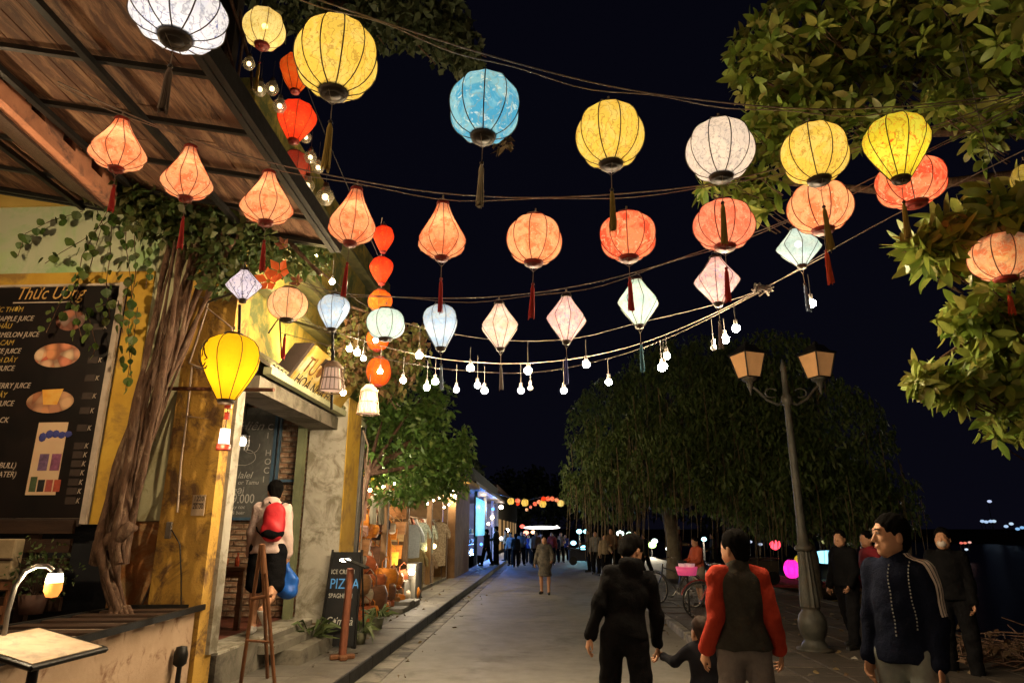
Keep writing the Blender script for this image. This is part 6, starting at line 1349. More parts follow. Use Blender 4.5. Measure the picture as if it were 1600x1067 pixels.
# hanging ivy strands, each leaf a piece
iv = thing('climbing_ivy', 'strands of small green ivy hanging over the green wall and the menu board', 'vine')
def leafmesh(L_, w, bend=.12, n=4):
    vs = [(0, 0, 0)]; prof = [(.18, .75), (.42, 1.0), (.68, .8), (.9, .35)]
    for t, q in prof: z = -bend*L_*t*t; vs += [(-w/2*q, t*L_, z+.05*w*q), (0, t*L_, z-.03*w), (w/2*q, t*L_, z+.05*w*q)]
    vs.append((0, L_, -bend*L_)); fs = [(0, 2, 1), (0, 3, 2)]
    for i in range(3):
        a = 1+3*i; fs += [(a, a+1, a+4, a+3), (a+1, a+2, a+5, a+4)]
    fs += [(10, 11, 13), (11, 12, 13)]
    me = bpy.data.meshes.new('leaf'); me.from_pydata(vs, [], fs); me.update(); return me
il = leafmesh(.085, .085, .2); il.materials.append(ivy)
strands = [((205, 290), (168, 330), (128, 400), (122, 440), (118, 490), (128, 530)), ((140, 300), (160, 350), (140, 420), (100, 460), (72, 520)), ((200, 300), (196, 380), (206, 450), (200, 520), (205, 590)), ((228, 310), (210, 370), (212, 430), (205, 470)), ((175, 340), (172, 400), (166, 440), (172, 500)), ((130, 330), (80, 345), (40, 365), (28, 400)),
 ((190, 330), (130, 375), (95, 395), (70, 412)), ((110, 470), (140, 500), (150, 540), (145, 555)), ((150, 480), (185, 470), (192, 520)), ((240, 300), (235, 380), (228, 450)), ((100, 295), (150, 300), (200, 305)), ((215, 480), (208, 540), (196, 610))]
cnt = 0
for si, sp_ in enumerate(strands):
    P = [at(a, b_, Y=6.58-.03*(si % 4)) for a, b_ in sp_]; MB().tube(P, .005, 4).build('vine_stem', barkm, iv)
    for a, b_ in zip(P, P[1:]):
        m = max(2, int((b_-a).length/.075))
        for k in range(m):
            if cnt >= 298: break
            cnt += 1; o = bpy.data.objects.new('leaf', il); COL.objects.link(o); o.parent = iv; f = (k+rg.rand())/m; p = a.lerp(b_, f)
            o.location = p+Vector((rg.uniform(-.05, .05), rg.uniform(-.08, 0), rg.uniform(-.03, .03))); o.rotation_euler = (rg.uniform(-1.9, -.9), rg.uniform(-.5, .5), rg.uniform(-1.5, 1.5)+pi*(rg.rand() < .5)); o.scale = (rg.uniform(.7, 1.35),)*3
# leafy tree before the bag shop
def branchy(t, base, tips, r0, m, n=6):
    for tip in tips:
        b = Vector(base); tip = Vector(tip); mid = b.lerp(tip, .5)+Vector((rg.uniform(-.15, .15), rg.uniform(-.15, .15), .12*(tip-b).length)); MB().tube([b, b.lerp(mid, .55), mid, tip], [r0, r0*.75, r0*.5, r0*.2], n).build('branch', m, t)
lt = thing('leafy_tree', 'bright green leafy tree over the bag shop front, lit from below', 'tree', (0, 0, 0))
c = at(640, 690, Y=12.6)
MB().tube([(-3.12, 11.15, .12), (-3.16, 11.2, 1.6), (-3.1, 11.6, 2.6), (c.x, c.y, c.z)], [.09, .075, .06, .05], 8).build('trunk', barkm, lt)
branchy(lt, (-3.1, 11.6, 2.6), [at(555, 720, Y=12.2), at(600, 650, Y=12.4), at(700, 700, Y=12.9), at(660, 620, Y=13), at(560, 680, Y=12), at(715, 750, Y=13.2)], .05, barkm)
lm = leafmat('bright_leaf', [(.09, .18, .035), (.14, .26, .05), (.07, .14, .03), (.20, .28, .07), (.10, .20, .04)], .42, .4)
P = np.concatenate([pxcloud(2300, 640, 690, 92, 66, 12.8, .9, rg), pxcloud(1200, 570, 720, 58, 45, 12.2, .6, rg), pxcloud(1400, 672, 735, 66, 48, 12.9, .8, rg), pxcloud(1000, 605, 640, 62, 52, 12.8, .7, rg), pxcloud(350, 545, 690, 26, 40, 12.2, .4, rg), pxcloud(900, 670, 640, 42, 50, 13.4, .6, rg), pxcloud(500, 640, 590, 40, 40, 13.2, .5, rg), pxcloud(260, 725, 700, 16, 40, 13.2, .4, rg), pxcloud(350, 700, 760, 32, 22, 13, .5, rg), pxcloud(300, 620, 775, 60, 16, 12.5, .5, rg), pxcloud(260, 540, 760, 22, 30, 12.0, .3, rg)])
P = P[np.sin(P[:, 0]*4.1)*np.sin(P[:, 1]*3.3)*np.sin(P[:, 2]*4.6+.8) > -.36]
foliage('crown', P, rg.normal(size=(len(P), 3))*[1, 1, .7]+[0, 0, -.35], .135, lm, lt, wid=.5, droop=.25, kind='stuff', seed=8)
vt = thing('flowering_creeper', 'reddish brown creeper hanging behind the red lantern chain', 'creeper')
P = np.concatenate([pxcloud(700, 575, 520, 50, 40, 9.6, .4, rg), pxcloud(600, 640, 540, 35, 40, 9.8, .4, rg), pxcloud(500, 600, 590, 50, 40, 9.8, .5, rg), pxcloud(250, 540, 560, 25, 40, 9.2, .3, rg)])
foliage('foliage', P, rg.normal(size=(len(P), 3))+[0, 0, -.5], .10, leafmat('creeper_leaf', [(.16, .14, .04), (.12, .16, .04), (.20, .10, .05), (.10, .09, .03)], .6, .35), vt, wid=.6, kind='stuff', seed=9)
for a, b_, c_ in (((540, 500), (600, 520), (660, 560)), ((545, 520), (580, 580), (620, 640)), ((550, 480), (610, 500), (640, 530))): MB().tube([at(*a, D=9.4), at(*b_, D=9.7), at(*c_, D=9.9)], [.02, .015, .008], 5).build('stem', barkm, vt)
# dark foliage hanging in at the top
tf = thing('overhanging_branch', 'dark leafy branch hanging in from above behind the largest yellow lantern', 'branch')
MB().tube([at(330, -60, D=9.5), at(480, -10, D=9.3), at(620, 35, D=9.3), at(730, 95, D=9.4)], [.08, .06, .04, .01], 7).build('limb', barkm, tf)
for a, b_ in (((480, -10), (540, 50)), ((560, 15), (600, 70)), ((620, 35), (680, 100)), ((660, 50), (760, 90)), ((400, -30), (420, 30)), ((620, 30), (700, 10))): MB().tube([at(*a, D=9.3), at(*b_, D=9.2)], [.025, .006], 5).build('twig', barkm, tf)
P = np.concatenate([pxcloud(1400, 500, -10, 130, 55, 9.3, .8, rg), pxcloud(1300, 640, 20, 90, 48, 9.3, .7, rg), pxcloud(500, 705, 62, 45, 40, 9.3, .5, rg), pxcloud(250, 560, 45, 50, 25, 9.2, .4, rg), pxcloud(200, 735, 95, 18, 18, 9.3, .3, rg)])
foliage('foliage', P, rg.normal(size=(len(P), 3))+[0, 0, -.4], .15, leafmat('night_leaf', [(.07, .09, .04), (.05, .07, .03), (.10, .11, .05)], .6, .3), tf, wid=.5, kind='stuff', seed=12)
o = MB().tube([at(788, 205, D=9), at(786, 232, D=9)], [.05, .02], 5); foliage_c = pxcloud(40, 788, 222, 14, 10, 9.0, .1, rg)
t = thing('hanging_sprig', 'small dark sprig of leaves hanging just right of the blue lantern', 'sprig'); MB().tube([at(786, 120, D=9), at(788, 215, D=9)], .004, 4).build('stem', wired, t); foliage('leaves', foliage_c, rg.normal(size=(40, 3))+[0, 0, -.5], .13, leafmat('brown_leaf', [(.16, .10, .05), (.10, .08, .04)], .7, .3), t, kind='stuff')

# near almond tree at the right
at_ = thing('almond_tree', 'big leaved tree reaching in from the right edge over the promenade', 'tree')
MB().tube([(6.9, 5.6, .05), (6.85, 5.6, 1.5), (6.6, 5.7, 3.2), (6.2, 6.0, 4.8), (5.6, 6.4, 6.2)], [.24, .20, .18, .15, .10], 10).build('trunk', barkm, at_)
limbs = [[(6.6, 5.7, 3.0), (5.2, 5.0, 3.5), (3.9, 4.7, 3.5), at(1470, 560, D=4.7)], [(6.6, 5.7, 3.2), (5.0, 5.0, 4.0), (3.8, 4.7, 3.9), at(1450, 400, D=4.8)], [(6.2, 6.0, 4.8), (4.8, 6.2, 5.6), (3.6, 6.4, 5.7), at(1200, 130, D=7.0)], [(5.6, 6.4, 6.2), (4.4, 6.5, 6.5), (3.2, 6.6, 6.6), at(1200, 40, D=7.4)], [(6.2, 6.0, 4.8), (5.0, 6.0, 5.0), (3.4, 6.3, 5.0), at(1140, 280, D=7.0)], [(6.6, 5.7, 2.9), (5.4, 5.2, 2.7), (4.4, 4.8, 2.6), at(1560, 650, D=4.6)]]
for l_ in limbs: MB().tube([Vector(p) for p in l_], [.09, .06, .04, .012], 7).build('limb', barkm, at_)
am = leafmat('almond_leaf', [(.17, .28, .04), (.30, .36, .06), (.12, .22, .03), (.38, .36, .08), (.20, .31, .045), (.34, .30, .08), (.10, .17, .025)], .38, .35)
alm = []
for L_, w, bd in ((.17, .078, .22), (.13, .070, .45), (.205, .085, .08), (.15, .055, .6)):
    m = leafmesh(L_, w, bd); m.materials.append(am); alm.append(m)
leafs = []; TW = []
def rosettes(n, px, py, rx, ry, D, dD, sc):
    C = pxcloud(n, px, py, rx, ry, D, dD, rg)
    for c in C:
        ax = Vector(rg.normal(size=3)*.5+[-.35, -.35, .15]).normalized(); u, w, d = basis(ax)
        if rg.rand() < .6: TW.append((Vector(c), Vector(c)-ax*.03+Vector((.22, .12, -.10))*rg.uniform(.6, 1.6)))
        m = rg.randint(4, 9); ph = rg.rand()*6
        for k in range(m):
            a = ph+2*pi*k/m; dr = (u*math.cos(a)+w*math.sin(a)+d*rg.uniform(.15, .8)+Vector((0, 0, -.22))).normalized()
            s_ = sc*rg.uniform(.55, 1.25); nrm = (d+Vector(rg.normal(size=3))*.35); xa = dr.cross(nrm).normalized(); za = xa.cross(dr)
            mt = Matrix((xa, dr, za)).transposed().to_4x4(); mt = Matrix.Translation(Vector(c)+dr*.02) @ mt @ Matrix.Scale(s_, 4); leafs.append((Vector(c), mt, rg.randint(0, 4)))
for a in ((50, 1480, 385, 55, 40, 4.7, .35, .9), (60, 1545, 350, 55, 45, 4.6, .4, .85), (70, 1590, 400, 50, 60, 4.6, .4, .8), (40, 1520, 490, 45, 40, 4.6, .35, .75), (60, 1580, 510, 50, 60, 4.6, .4, .75), (40, 1485, 600, 40, 28, 4.5, .25, .8), (62, 1560, 590, 50, 50, 4.6, .4, .7), (42, 1585, 650, 45, 40, 4.5, .35, .65), (16, 1450, 595, 22, 20, 4.5, .15, .8), (16, 1435, 385, 22, 20, 4.6, .15, .9), (22, 1605, 300, 26, 26, 4.6, .3, .7),
          (130, 1250, 95, 90, 80, 7.2, .7, 1.0), (120, 1370, 60, 100, 90, 7.0, .9, 1.0), (130, 1480, 80, 100, 100, 6.6, .9, 1.0), (130, 1570, 90, 80, 120, 6.4, .9, 1.0), (45, 1180, 90, 40, 60, 7.2, .4, .95), (60, 1200, 210, 40, 70, 7.0, .4, 1.0), (60, 1260, 170, 70, 40, 7.0, .5, 1.0), (16, 1130, 290, 45, 16, 6.9, .2, .95), (26, 1190, 300, 40, 40, 6.9, .3, .95), (30, 1330, 190, 60, 30, 6.8, .4, .9), (14, 1475, 165, 30, 22, 6.2, .2, .85), (26, 1570, 200, 45, 45, 6.2, .4, .95), (60, 1330, 10, 170, 35, 7.3, .9, 1.0)): rosettes(*a)
_b = MB(); [_b.tube([a_, a_.lerp(b_, .5)+Vector((0, 0, -.02)), b_], [.004, .006, .009], 4) for a_, b_ in TW]; _b.build('twigs', barkm, at_, kind='stuff')
inv = [(l[0]-EYE).dot(Fv) for l in leafs]
order = sorted(range(len(leafs)), key=lambda i: inv[i]+(5 if ((leafs[i][0]-EYE).dot(Rv)/inv[i]*FPX+800) > 1605 else 0)+random.random()*.5)
for i in order[:298]:
    o = bpy.data.objects.new('leaf', alm[leafs[i][2]]); COL.objects.link(o); o.parent = at_; o.matrix_world = leafs[i][1]
V = []; Fq = []; base = [np.array([v.co[:] for v in m.vertices]) for m in alm]; tri = []
for p in alm[0].polygons:
    q = list(p.vertices); tri.append(q[:3]); 
    if len(q) == 4: tri.append([q[0], q[2], q[3]])
tri = np.array(tri); o_ = 0
for i in order[298:]:
    m = np.array(leafs[i][1]); b = base[leafs[i][2]]; V.append(b@m[:3, :3].T+m[:3, 3]); Fq.append(tri+o_); o_ += len(b)
mk('leaves', arr_mesh('leaves', np.concatenate(V), np.concatenate(Fq)), am, at_, kind='stuff')
# weeping fig trees over the promenade
def weeping(label, loc, blobs, tr, n, size, m, seed, roots, group=None):
    t = thing('fig_tree', label, 'tree', loc, 0, group); rs = np.random.RandomState(seed)
    MB().tube([(0, 0, -.05), (.05, 0, 1.2), (-.1, .1, 2.4), (0, 0, 3.6)], [tr*1.25, tr, tr*.9, tr*.7], 10).build('trunk', M('grey_bark', (.22, .19, .14), (.12, .10, .075), 5, .9, .6, 30), t)
    PP = []; DD = []
    tot = sum(b[3]*b[4]*b[5] for b in blobs)
    for (x, y, z, rx, ry, rz) in blobs:
        MB().tube([(0, 0, 2.2), (x*.4, y*.4, (2.4+z)/2), (x*.9, y*.9, z)], [tr*.5, tr*.35, tr*.12], 6).build('branch', MATS['grey_bark'], t)
        k = int(n*rx*ry*rz/tot); q = rs.normal(size=(k, 3)); q /= np.linalg.norm(q, axis=1, keepdims=True); q *= (rs.rand(k, 1)**.3)*[rx, ry, rz]; q += [x, y, z]
        lump = np.sin(q[:, 0]*2.1+seed)*np.sin(q[:, 1]*1.9)*np.sin(q[:, 2]*2.4+1)+.5*np.sin(q[:, 0]*5.3)*np.sin(q[:, 2]*4.7+seed); keep = lump > -.26; PP.append(q[keep])
    P = np.concatenate(PP); D_ = rs.normal(size=P.shape)*.6+[0, 0, -.75]
    foliage('crown', P, D_, size, m, t, wid=.42, droop=.3, kind='stuff', seed=seed)
    b = MB()
    for i in range(roots):
        x, y, z, rx, ry, rz = blobs[rs.randint(len(blobs))]; a = rs.rand()*2*pi; q = rs.rand()**.4; px_, py_ = x+rx*q*math.cos(a), y-abs(ry*q*math.sin(a)); z1 = z+rs.uniform(-.3, .2)*rz; L_ = rs.uniform(1.0, 2.6)
        b.tube([(px_, py_, z1), (px_+.04, py_, z1-L_*.5), (px_-.03, py_, z1-L_)], [.016, .013, .007], 3, False)
    b.build('aerial_roots', M('aerial_root', (.20, .15, .08), (.12, .09, .05), 9, .9), t, kind='stuff')
    return t
fm = leafmat('fig_leaf', [(.11, .17, .045), (.14, .21, .055), (.08, .13, .035), (.18, .22, .07), (.06, .09, .03)], .5, .3)
weeping('big round weeping fig tree on the promenade left of the street lamp', (4.35, 24.5, .09), [(-1.6, 0, 5.0, 2.1, 2.2, 2.2), (0.4, -.5, 5.8, 2.5, 2.4, 2.6), (2.6, 0, 5.4, 2.4, 2.4, 2.5), (-2.4, -.5, 3.6, 1.5, 1.6, 1.5), (-.4, -1.6, 3.9, 2.2, 1.6, 1.6), (2.6, -1.2, 3.7, 2.2, 1.7, 1.7), (1.2, 0, 7.4, 1.8, 1.8, 1.3), (-2.3, -.8, 3.0, 1.6, 1.4, 1.15), (.2, -1.5, 3.1, 1.9, 1.3, 1.0), (2.5, -1, 2.9, 1.9, 1.4, 1.1)], .24, 52000, .17, fm, 31, 230, 'fig trees on the promenade')
weeping('darker weeping fig tree behind the street lamp', (8.6, 23.5, -.4), [(-1.6, 0, 5.2, 2.4, 2.4, 2.8), (.9, 0, 4.8, 2.3, 2.2, 2.6), (-.6, -1, 3.4, 2.6, 1.9, 1.7), (1.9, -.6, 3.0, 1.7, 1.6, 1.4), (-.6, 0, 7.6, 2.0, 2, 1.4), (-1.6, -1.5, 3.1, 1.9, 1.3, 1.2), (1.0, -1.2, 2.8, 1.8, 1.3, 1.2)], .25, 34000, .19, fm, 37, 120, 'fig trees on the promenade')
P = np.stack([np.concatenate([rg.uniform(2.35, 6, 150), rg.uniform(1.5, 2.12, 40), rg.uniform(-3.2, -2.4, 40), rg.uniform(-2.15, -1.5, 30)]), rg.uniform(5.5, 19, 260), np.concatenate([np.full(150, .108), np.full(40, .012), np.full(40, .158), np.full(30, .016)])], 1)
o = foliage('fallen_leaves', P, rg.normal(size=(260, 3))*[1, 1, .12], .085, leafmat('fallen_leaf', [(.16, .10, .05), (.22, .16, .07), (.10, .07, .04), (.30, .28, .24)], .8, .1), None, wid=.5, droop=0, kind='stuff', seed=77)
# dry twigs and litter by the water
tw_ = thing('brush_pile', 'low heap of dry twigs and litter in the dark lower right corner', 'pile', (6.1, 9.4, .08))
b = MB()
for i in range(170):
    a = rg.rand()*6.28; r_ = rg.rand()**.6*1.15; h_ = .38*(1-r_/1.25)*rg.rand(); d = Vector(rg.normal(size=3)); d.z *= .25; d = d.normalized()*rg.uniform(.12, .4); c = Vector((r_*math.cos(a), r_*math.sin(a)*.8, h_+.03)); b.tube([c-d, c+Vector((0, 0, .03)), c+d], [.006, .011, .005], 4)
b.build('twigs', M('dry_twig', (.26, .16, .11), (.12, .07, .05), 6, .9), tw_, kind='stuff')
foliage('dry_leaves', rg.normal(size=(500, 3))*[.6, .5, .07]+[0, 0, .12], rg.normal(size=(500, 3)), .12, leafmat('dry_leaf', [(.20, .12, .07), (.12, .07, .04), (.26, .20, .12)], .8, .1), tw_, kind='stuff')
MB().box((-.3, -.5, .2), (.2, .14, .05), rz=.5, bev=.01).build('paper_scrap', M('paper_scrap', (.5, .48, .45), None, 4, .8), tw_)
# ---------------------------------------------------------------- street lamp
sl_m = M('grey_green_iron', (.06, .06, .052), (.03, .03, .026), 7, .5, .3, 30, stain=(.05, .04, .03), stain_scale=4)
lp_ = thing('street_lamp', 'old twin lantern street lamp on a tall iron post, unlit panes given a faint glow', 'street lamp', (3.62, 10.05, .09))
b = MB().lathe([(q_*.80, z_) for q_, z_ in [(.001, 0), (.30, 0), (.30, .035), (.22, .05), (.20, .09), (.17, .12), (.17, .16), (.20, .20), (.235, .30), (.235, .38), (.20, .46), (.15, .51), (.15, .54), (.17, .56)]], 24); b.build('base', sl_m, lp_)
n = 24; pr = [(.135, .56), (.13, .70), (.112, .95), (.092, 1.22), (.09, 1.30)]; vs = []; fs = []
for (r_, z) in pr:
    for k in range(n): q = r_*(1-.10*(k % 2)); vs.append((q*math.cos(2*pi*k/n), q*math.sin(2*pi*k/n), z))
for i in range(len(pr)-1):
    for k in range(n): fs.append((i*n+k, i*n+(k+1) % n, (i+1)*n+(k+1) % n, (i+1)*n+k))
MB().add(vs, fs).build('fluted_shaft', sl_m, lp_)
MB().lathe([(.10, 1.29), (.125, 1.31), (.125, 1.35), (.08, 1.38), (.062, 1.6), (.055, 2.6), (.048, 3.36), (.075, 3.39), (.085, 3.45), (.075, 3.51), (.045, 3.54), (.038, 3.90), (.05, 3.93), (.02, 4.05), (.001, 4.1)], 16).build('pole', sl_m, lp_)
pane = M('amber_pane', (.62, .34, .15), (.52, .28, .12), 5, .4, 0, emit=((1, .50, .20), .07))  # faint emission stands for light caught on the unlit panes
for sd in (-1, 1):
    P = [(0, 0, 3.44), (sd*.14, 0, 3.38), (sd*.30, 0, 3.46), (sd*.42, 0, 3.60), (sd*.50, 0, 3.66), (sd*.53, 0, 3.72)]
    MB().tube(P, .022, 7).build('arm', sl_m, lp_); MB().tube([(sd*(.22+.09*math.cos(a)), 0, 3.56+.07*math.sin(a)) for a in np.linspace(-2.2, 2.6, 12)], .012, 5).build('scroll', sl_m, lp_)
    hx = sd*.53; hd = MB().lathe([(.001, 3.52), (.02, 3.60), (.045, 3.66), (.05, 3.72), (.10, 3.75), (.125, 3.775), (.125, 3.79), (.001, 3.79)], 8, (hx, 0, 0)).build('lantern_base', sl_m, lp_)
    b0, b1, z0, z1 = .115, .185, 3.795, 4.16
    for k in range(4):
        a = k*pi/2+pi/4+.35; a2 = a+pi/2; q = lambda r_, ang, z: Vector((hx+r_*math.cos(ang)*1.414, r_*math.sin(ang)*1.414, z))
        MB().add([q(b0-.006, a, z0), q(b0-.006, a2, z0), q(b1-.006, a2, z1), q(b1-.006, a, z1)], [(0, 1, 2, 3)]).build('pane', pane, lp_)
        MB().tube([q(b0, a, z0), q(b1, a, z1)], .011, 4).build('glazing_bar', blackm, lp_); MB().tube([q(b0, a, z0), q(b0, a2, z0)], .010, 4).build('rail', blackm, lp_); MB().tube([q(b1, a, z1), q(b1, a2, z1)], .012, 4).build('rail', blackm, lp_)
    R4 = Matrix.Rotation(.35+pi/4, 3, 'Z')
    MB().lathe([(b1*1.414+.03, z1), (b1*1.414+.02, z1+.02), (.20, z1+.05), (.12, z1+.14), (.045, z1+.16), (.04, z1+.19), (.001, z1+.22)], 4, (hx, 0, 0), False, R4).build('lantern_roof', blackm, lp_)
lp_.rotation_euler = (0, 0, .05)

# ---------------------------------------------------------------- bicycle
def bicycle(label, loc, rz, col):
    t = thing('bicycle', label, 'bicycle', loc, rz); fm_ = M('bike_paint_'+label[:4], col, None, 8, .4, 0, metal=.2); chrome = M('chrome', (.5, .48, .45), None, 9, .25, 0, metal=.9); rub = M('rubber', (.02, .02, .02), None, 9, .8, 0)
    for x in (-.52, .52):
        c = Vector((x, 0, .34)); w = MB().tube([c+Vector((.32*math.cos(a), 0, .32*math.sin(a))) for a in np.linspace(0, 2*pi, 33)], .018, 6, False).build('wheel', rub, t)
        MB().tube([c+Vector((.298*math.cos(a), 0, .298*math.sin(a))) for a in np.linspace(0, 2*pi, 33)], .009, 5, False).build('rim', chrome, w)
        for k in range(18): a = k*pi/9; MB().tube([c+Vector((.02*math.cos(a), .02*(-1)**k, .02*math.sin(a))), c+Vector((.298*math.cos(a), 0, .298*math.sin(a)))], .0016, 3, False).build('spoke', chrome, w)
        MB().cyl(c+Vector((0, -.04, 0)), c+Vector((0, .04, 0)), .02, n=8).build('hub', chrome, w)
        MB().tube([c+Vector((.36*math.cos(a), 0, .36*math.sin(a))) for a in np.linspace(.3, 2.7, 12)], .012, 4).build('mudguard', fm_, t)
    fr = [((-.52, .34), (-.12, .30)), ((-.12, .30), (-.25, .82)), ((-.12, .30), (.33, .62)), ((-.22, .68), (.31, .78)), ((-.52, .34), (-.22, .70)), ((.30, .86), (.36, .60)), ((.36, .60), (.52, .34))]
    b = MB(); [b.tube([(a[0], 0, a[1]), (c_[0], 0, c_[1])], .015, 6) for a, c_ in fr]; b.build('frame', fm_, t)
    b = MB(); b.tube([(-.25, 0, .80), (-.265, 0, .90)], .012, 6); b.build('seat_post', chrome, t); MB().ball((-.28, 0, .92), (.13, .08, .04), 10, 6).build('saddle', rub, t)
    MB().tube([(.18, -.28, .98), (.30, -.22, 1.0), (.31, 0, .95), (.30, .22, 1.0), (.18, .28, .98)], .011, 6).build('handlebar', chrome, t)
    for s_ in (-1, 1): MB().tube([(-.12, s_*.06, .30), (-.12+s_*.12, s_*.07, .30-s_*.1)], .009, 5).build('crank', chrome, t); MB().box((-.12+s_*.12, s_*.12, .30-s_*.1), (.09, .08, .02)).build('pedal', rub, t)
    MB().cyl((-.12, -.03, .30), (-.12, -.04, .30), .09, n=16).build('chainring', chrome, t)
    return t
bk_ = bicycle('red bicycle standing behind the man in the red sleeved jacket', (3.28, 13.1, .095), pi+.1, (.30, .03, .03))
bicycle('dark bicycle glimpsed behind the man in black', (2.75, 15.6, .095), 2.2, (.05, .05, .055))
MB_b = thing('pink_basket', 'glowing pink basket of lotus candles by the red bicycle', 'basket', at(1073, 890, Y=14.2)); MB().lathe([(.001, -.1), (.18, -.1), (.22, .06), (.19, .06), (.001, -.05)], 14).build('basket_body', M('pink_plastic', (.8, .10, .22), None, 5, .5, 0, emit=((1, .1, .28), .35)), MB_b)
for k in range(5): MB().lathe([(.001, .02), (.05, .04), (.06, .10), (.001, .06)], 8, (.11*math.cos(k*1.3), .11*math.sin(k*1.3), .02)).build('paper_flower', M('white_petals', (.7, .5, .5), None, 9, .8, 0, emit=((1, .5, .5), .3)), MB_b)
MB().tube([(0, 0, -.10), (0, 0, -MB_b.location.z+.1)], .02, 5).build('stand', blackm, MB_b)

# ---------------------------------------------------------------- people
blackc = M('black_cloth', (.009, .009, .010), (.005, .005, .006), 12, .95, .9, 15, spec=.05); jeans = M('black_jeans', (.011, .011, .013), (.006, .006, .007), 20, .95, .9, 16, spec=.05)
greyt = M('grey_trousers', (.20, .17, .16), (.15, .13, .125), 12, .9, .9, 14); charc = M('charcoal_cloth', (.055, .053, .046), (.036, .035, .031), 16, .95, .9, 14, spec=.05)
redc = M('red_orange_cloth', (.44, .048, .026), (.34, .036, .020), 8, .9, .9, 13, spec=.1); navy = M('navy_nylon', (.008, .011, .026), (.005, .007, .016), 6, .9, .9, 12, spec=.05)
pinkc = M('pale_pink_fleece', (.66, .50, .46), (.56, .42, .38), 8, .95, .9, 12); whites = M('white_rubber', (.6, .58, .55), None, 6, .6); shoeb = M('black_shoe', (.02, .02, .02), None, 6, .5)
# man in black walking with the child
J = pose(1.66, lean=.15, side=.16, head=(-.75, .38), legs=((.22, .10), (-.18, .35)), arms=((-.05, .26, .10, 0), (.28, .33, .12, 0)))
p1 = person('man in black hoodie and trousers walking away, holding a small child by the hand', (.58, 5.6, .0), -.02, J, [('jacket', jacket_mesh(J, .010, .020, .88, hood=True, seed=1, fold=.0045), blackc), ('trousers', trouser_mesh(J, .011, .022, seed=3), jeans)], .0075, hair=(None, {}), shoes=shoeb)
hw = J[('arm', 1)][2]+J[('arm', 1)][3]*.085; hw = Matrix.Rotation(-.02, 3, 'Z') @ hw + Vector((.58, 5.6, 0))
J = pose(1.0, lean=.03, head=(.2, -.1), legs=((-.15, .2), (.15, .05)), arms=((.55, .78, 1.15, 0), (.2, .45, .9, -.3)))
for sd in (-1, 1): pass
cw = J[('arm', -1)][2]+J[('arm', -1)][3]*.05; cloc = Vector((hw.x-cw.x+.01, hw.y-cw.y, 0))
person('small child in dark clothes held by the hand of the man in black', (cloc.x, cloc.y, 0), 0, J, [('jacket', jacket_mesh(J, .009, .030, .84, seed=5), M('dark_navy_cloth', (.014, .015, .024), None, 8, .9, .2)), ('trousers', trouser_mesh(J, .010, .035), jeans)], .006, hair=(M('child_hair', (.035, .018, .012), None, 30, .7), {}), hs=1.5, shoes=shoeb, fat=1.12)
# man in red sleeved jacket
J = pose(1.665, lean=.0, head=(.55, .02), legs=((.05, .02), (-.05, .05)), arms=((-.16, .15, .62, -.35), (-.16, .17, .62, -.35)), spread=.085)
t = person('man seen from behind in a charcoal jacket with bright red raglan sleeves, grey trousers', (at(1152, 900, Y=5.0).x, 5.0, .0), .02, J, [('jacket', jacket_mesh(J, .009, .028, .885, sleeves=False, seed=7, fold=.004, collar=.045), charc), ('trousers', trouser_mesh(J, .009, .020, seed=4), greyt)], .0075, hair=(None, {'vol': .003}), shoes=shoeb)
for sd in (-1, 1): mk('sleeve', jacket_mesh(J, .009, .026, body=False, seed=7, fold=.0045, only=sd, name='sleeve', cuff=.93), redc, t)
# striped navy jacket man in profile
J = pose(1.70, lean=-.02, head=(-.62, .03), legs=((.08, .03), (-.06, .04)), arms=((.04, .13, .22, .1), (.0, .14, .25, .1)))
jm = jacket_mesh(J, .009, .022, .83, seed=9, fold=.0036, collar=.05, rib=False)
t = person('man with short hair in profile, navy zip jacket with three white stripes down the sleeve', (2.12, 4.4, .06), R(128), J, [('jacket', jm, navy), ('trousers', trouser_mesh(J, .010, .024, seed=6), M('pale_jeans', (.20, .22, .20), (.14, .15, .15), 12, .9, .2, 80))], .006, hair=(None, {}), shoes=shoeb, curl=.35)
eyes(J, t)
bv = BVHTree.FromPolygons([v.co[:] for v in jm.vertices], [tuple(p.vertices) for p in jm.polygons])
sh, el, wr, d = J[('arm', -1)]; nk = J['T']((-.085, -.012, 1.44))
stm = M('white_stripe', (.85, .74, .66), None, 9, .8, 0)
path = [nk, nk.lerp(sh, .5)+Vector((0, 0, .05)), sh+Vector((-.03, .0, .065)), sh.lerp(el, .25)+Vector((-.09, .0, .0)), sh.lerp(el, .55)+Vector((-.08, 0, 0)), sh.lerp(el, .85)+Vector((-.08, 0, 0))]
def surf(p, off=.004):
    q, nn, _, _ = bv.find_nearest(p); return q+nn*off, nn
for kk in (-1, 0, 1):
    L_ = []; Rr_ = []
    for i in range(31):
        f = i/30*(len(path)-1); a = min(int(f), len(path)-2); p = path[a].lerp(path[a+1], f-a)+Vector((0, .030*kk+.02, 0))
        L_.append(surf(p+Vector((0, .011, 0)))[0]); Rr_.append(surf(p-Vector((0, .011, 0)))[0])
    vs = L_+Rr_; m = len(L_); MB().add(vs, [(i, i+1, m+i+1, m+i) for i in range(m-1)], True).build('stripe', stm, t)
zp = M('zip_teeth', (.35, .36, .36), None, 9, .4, 0)
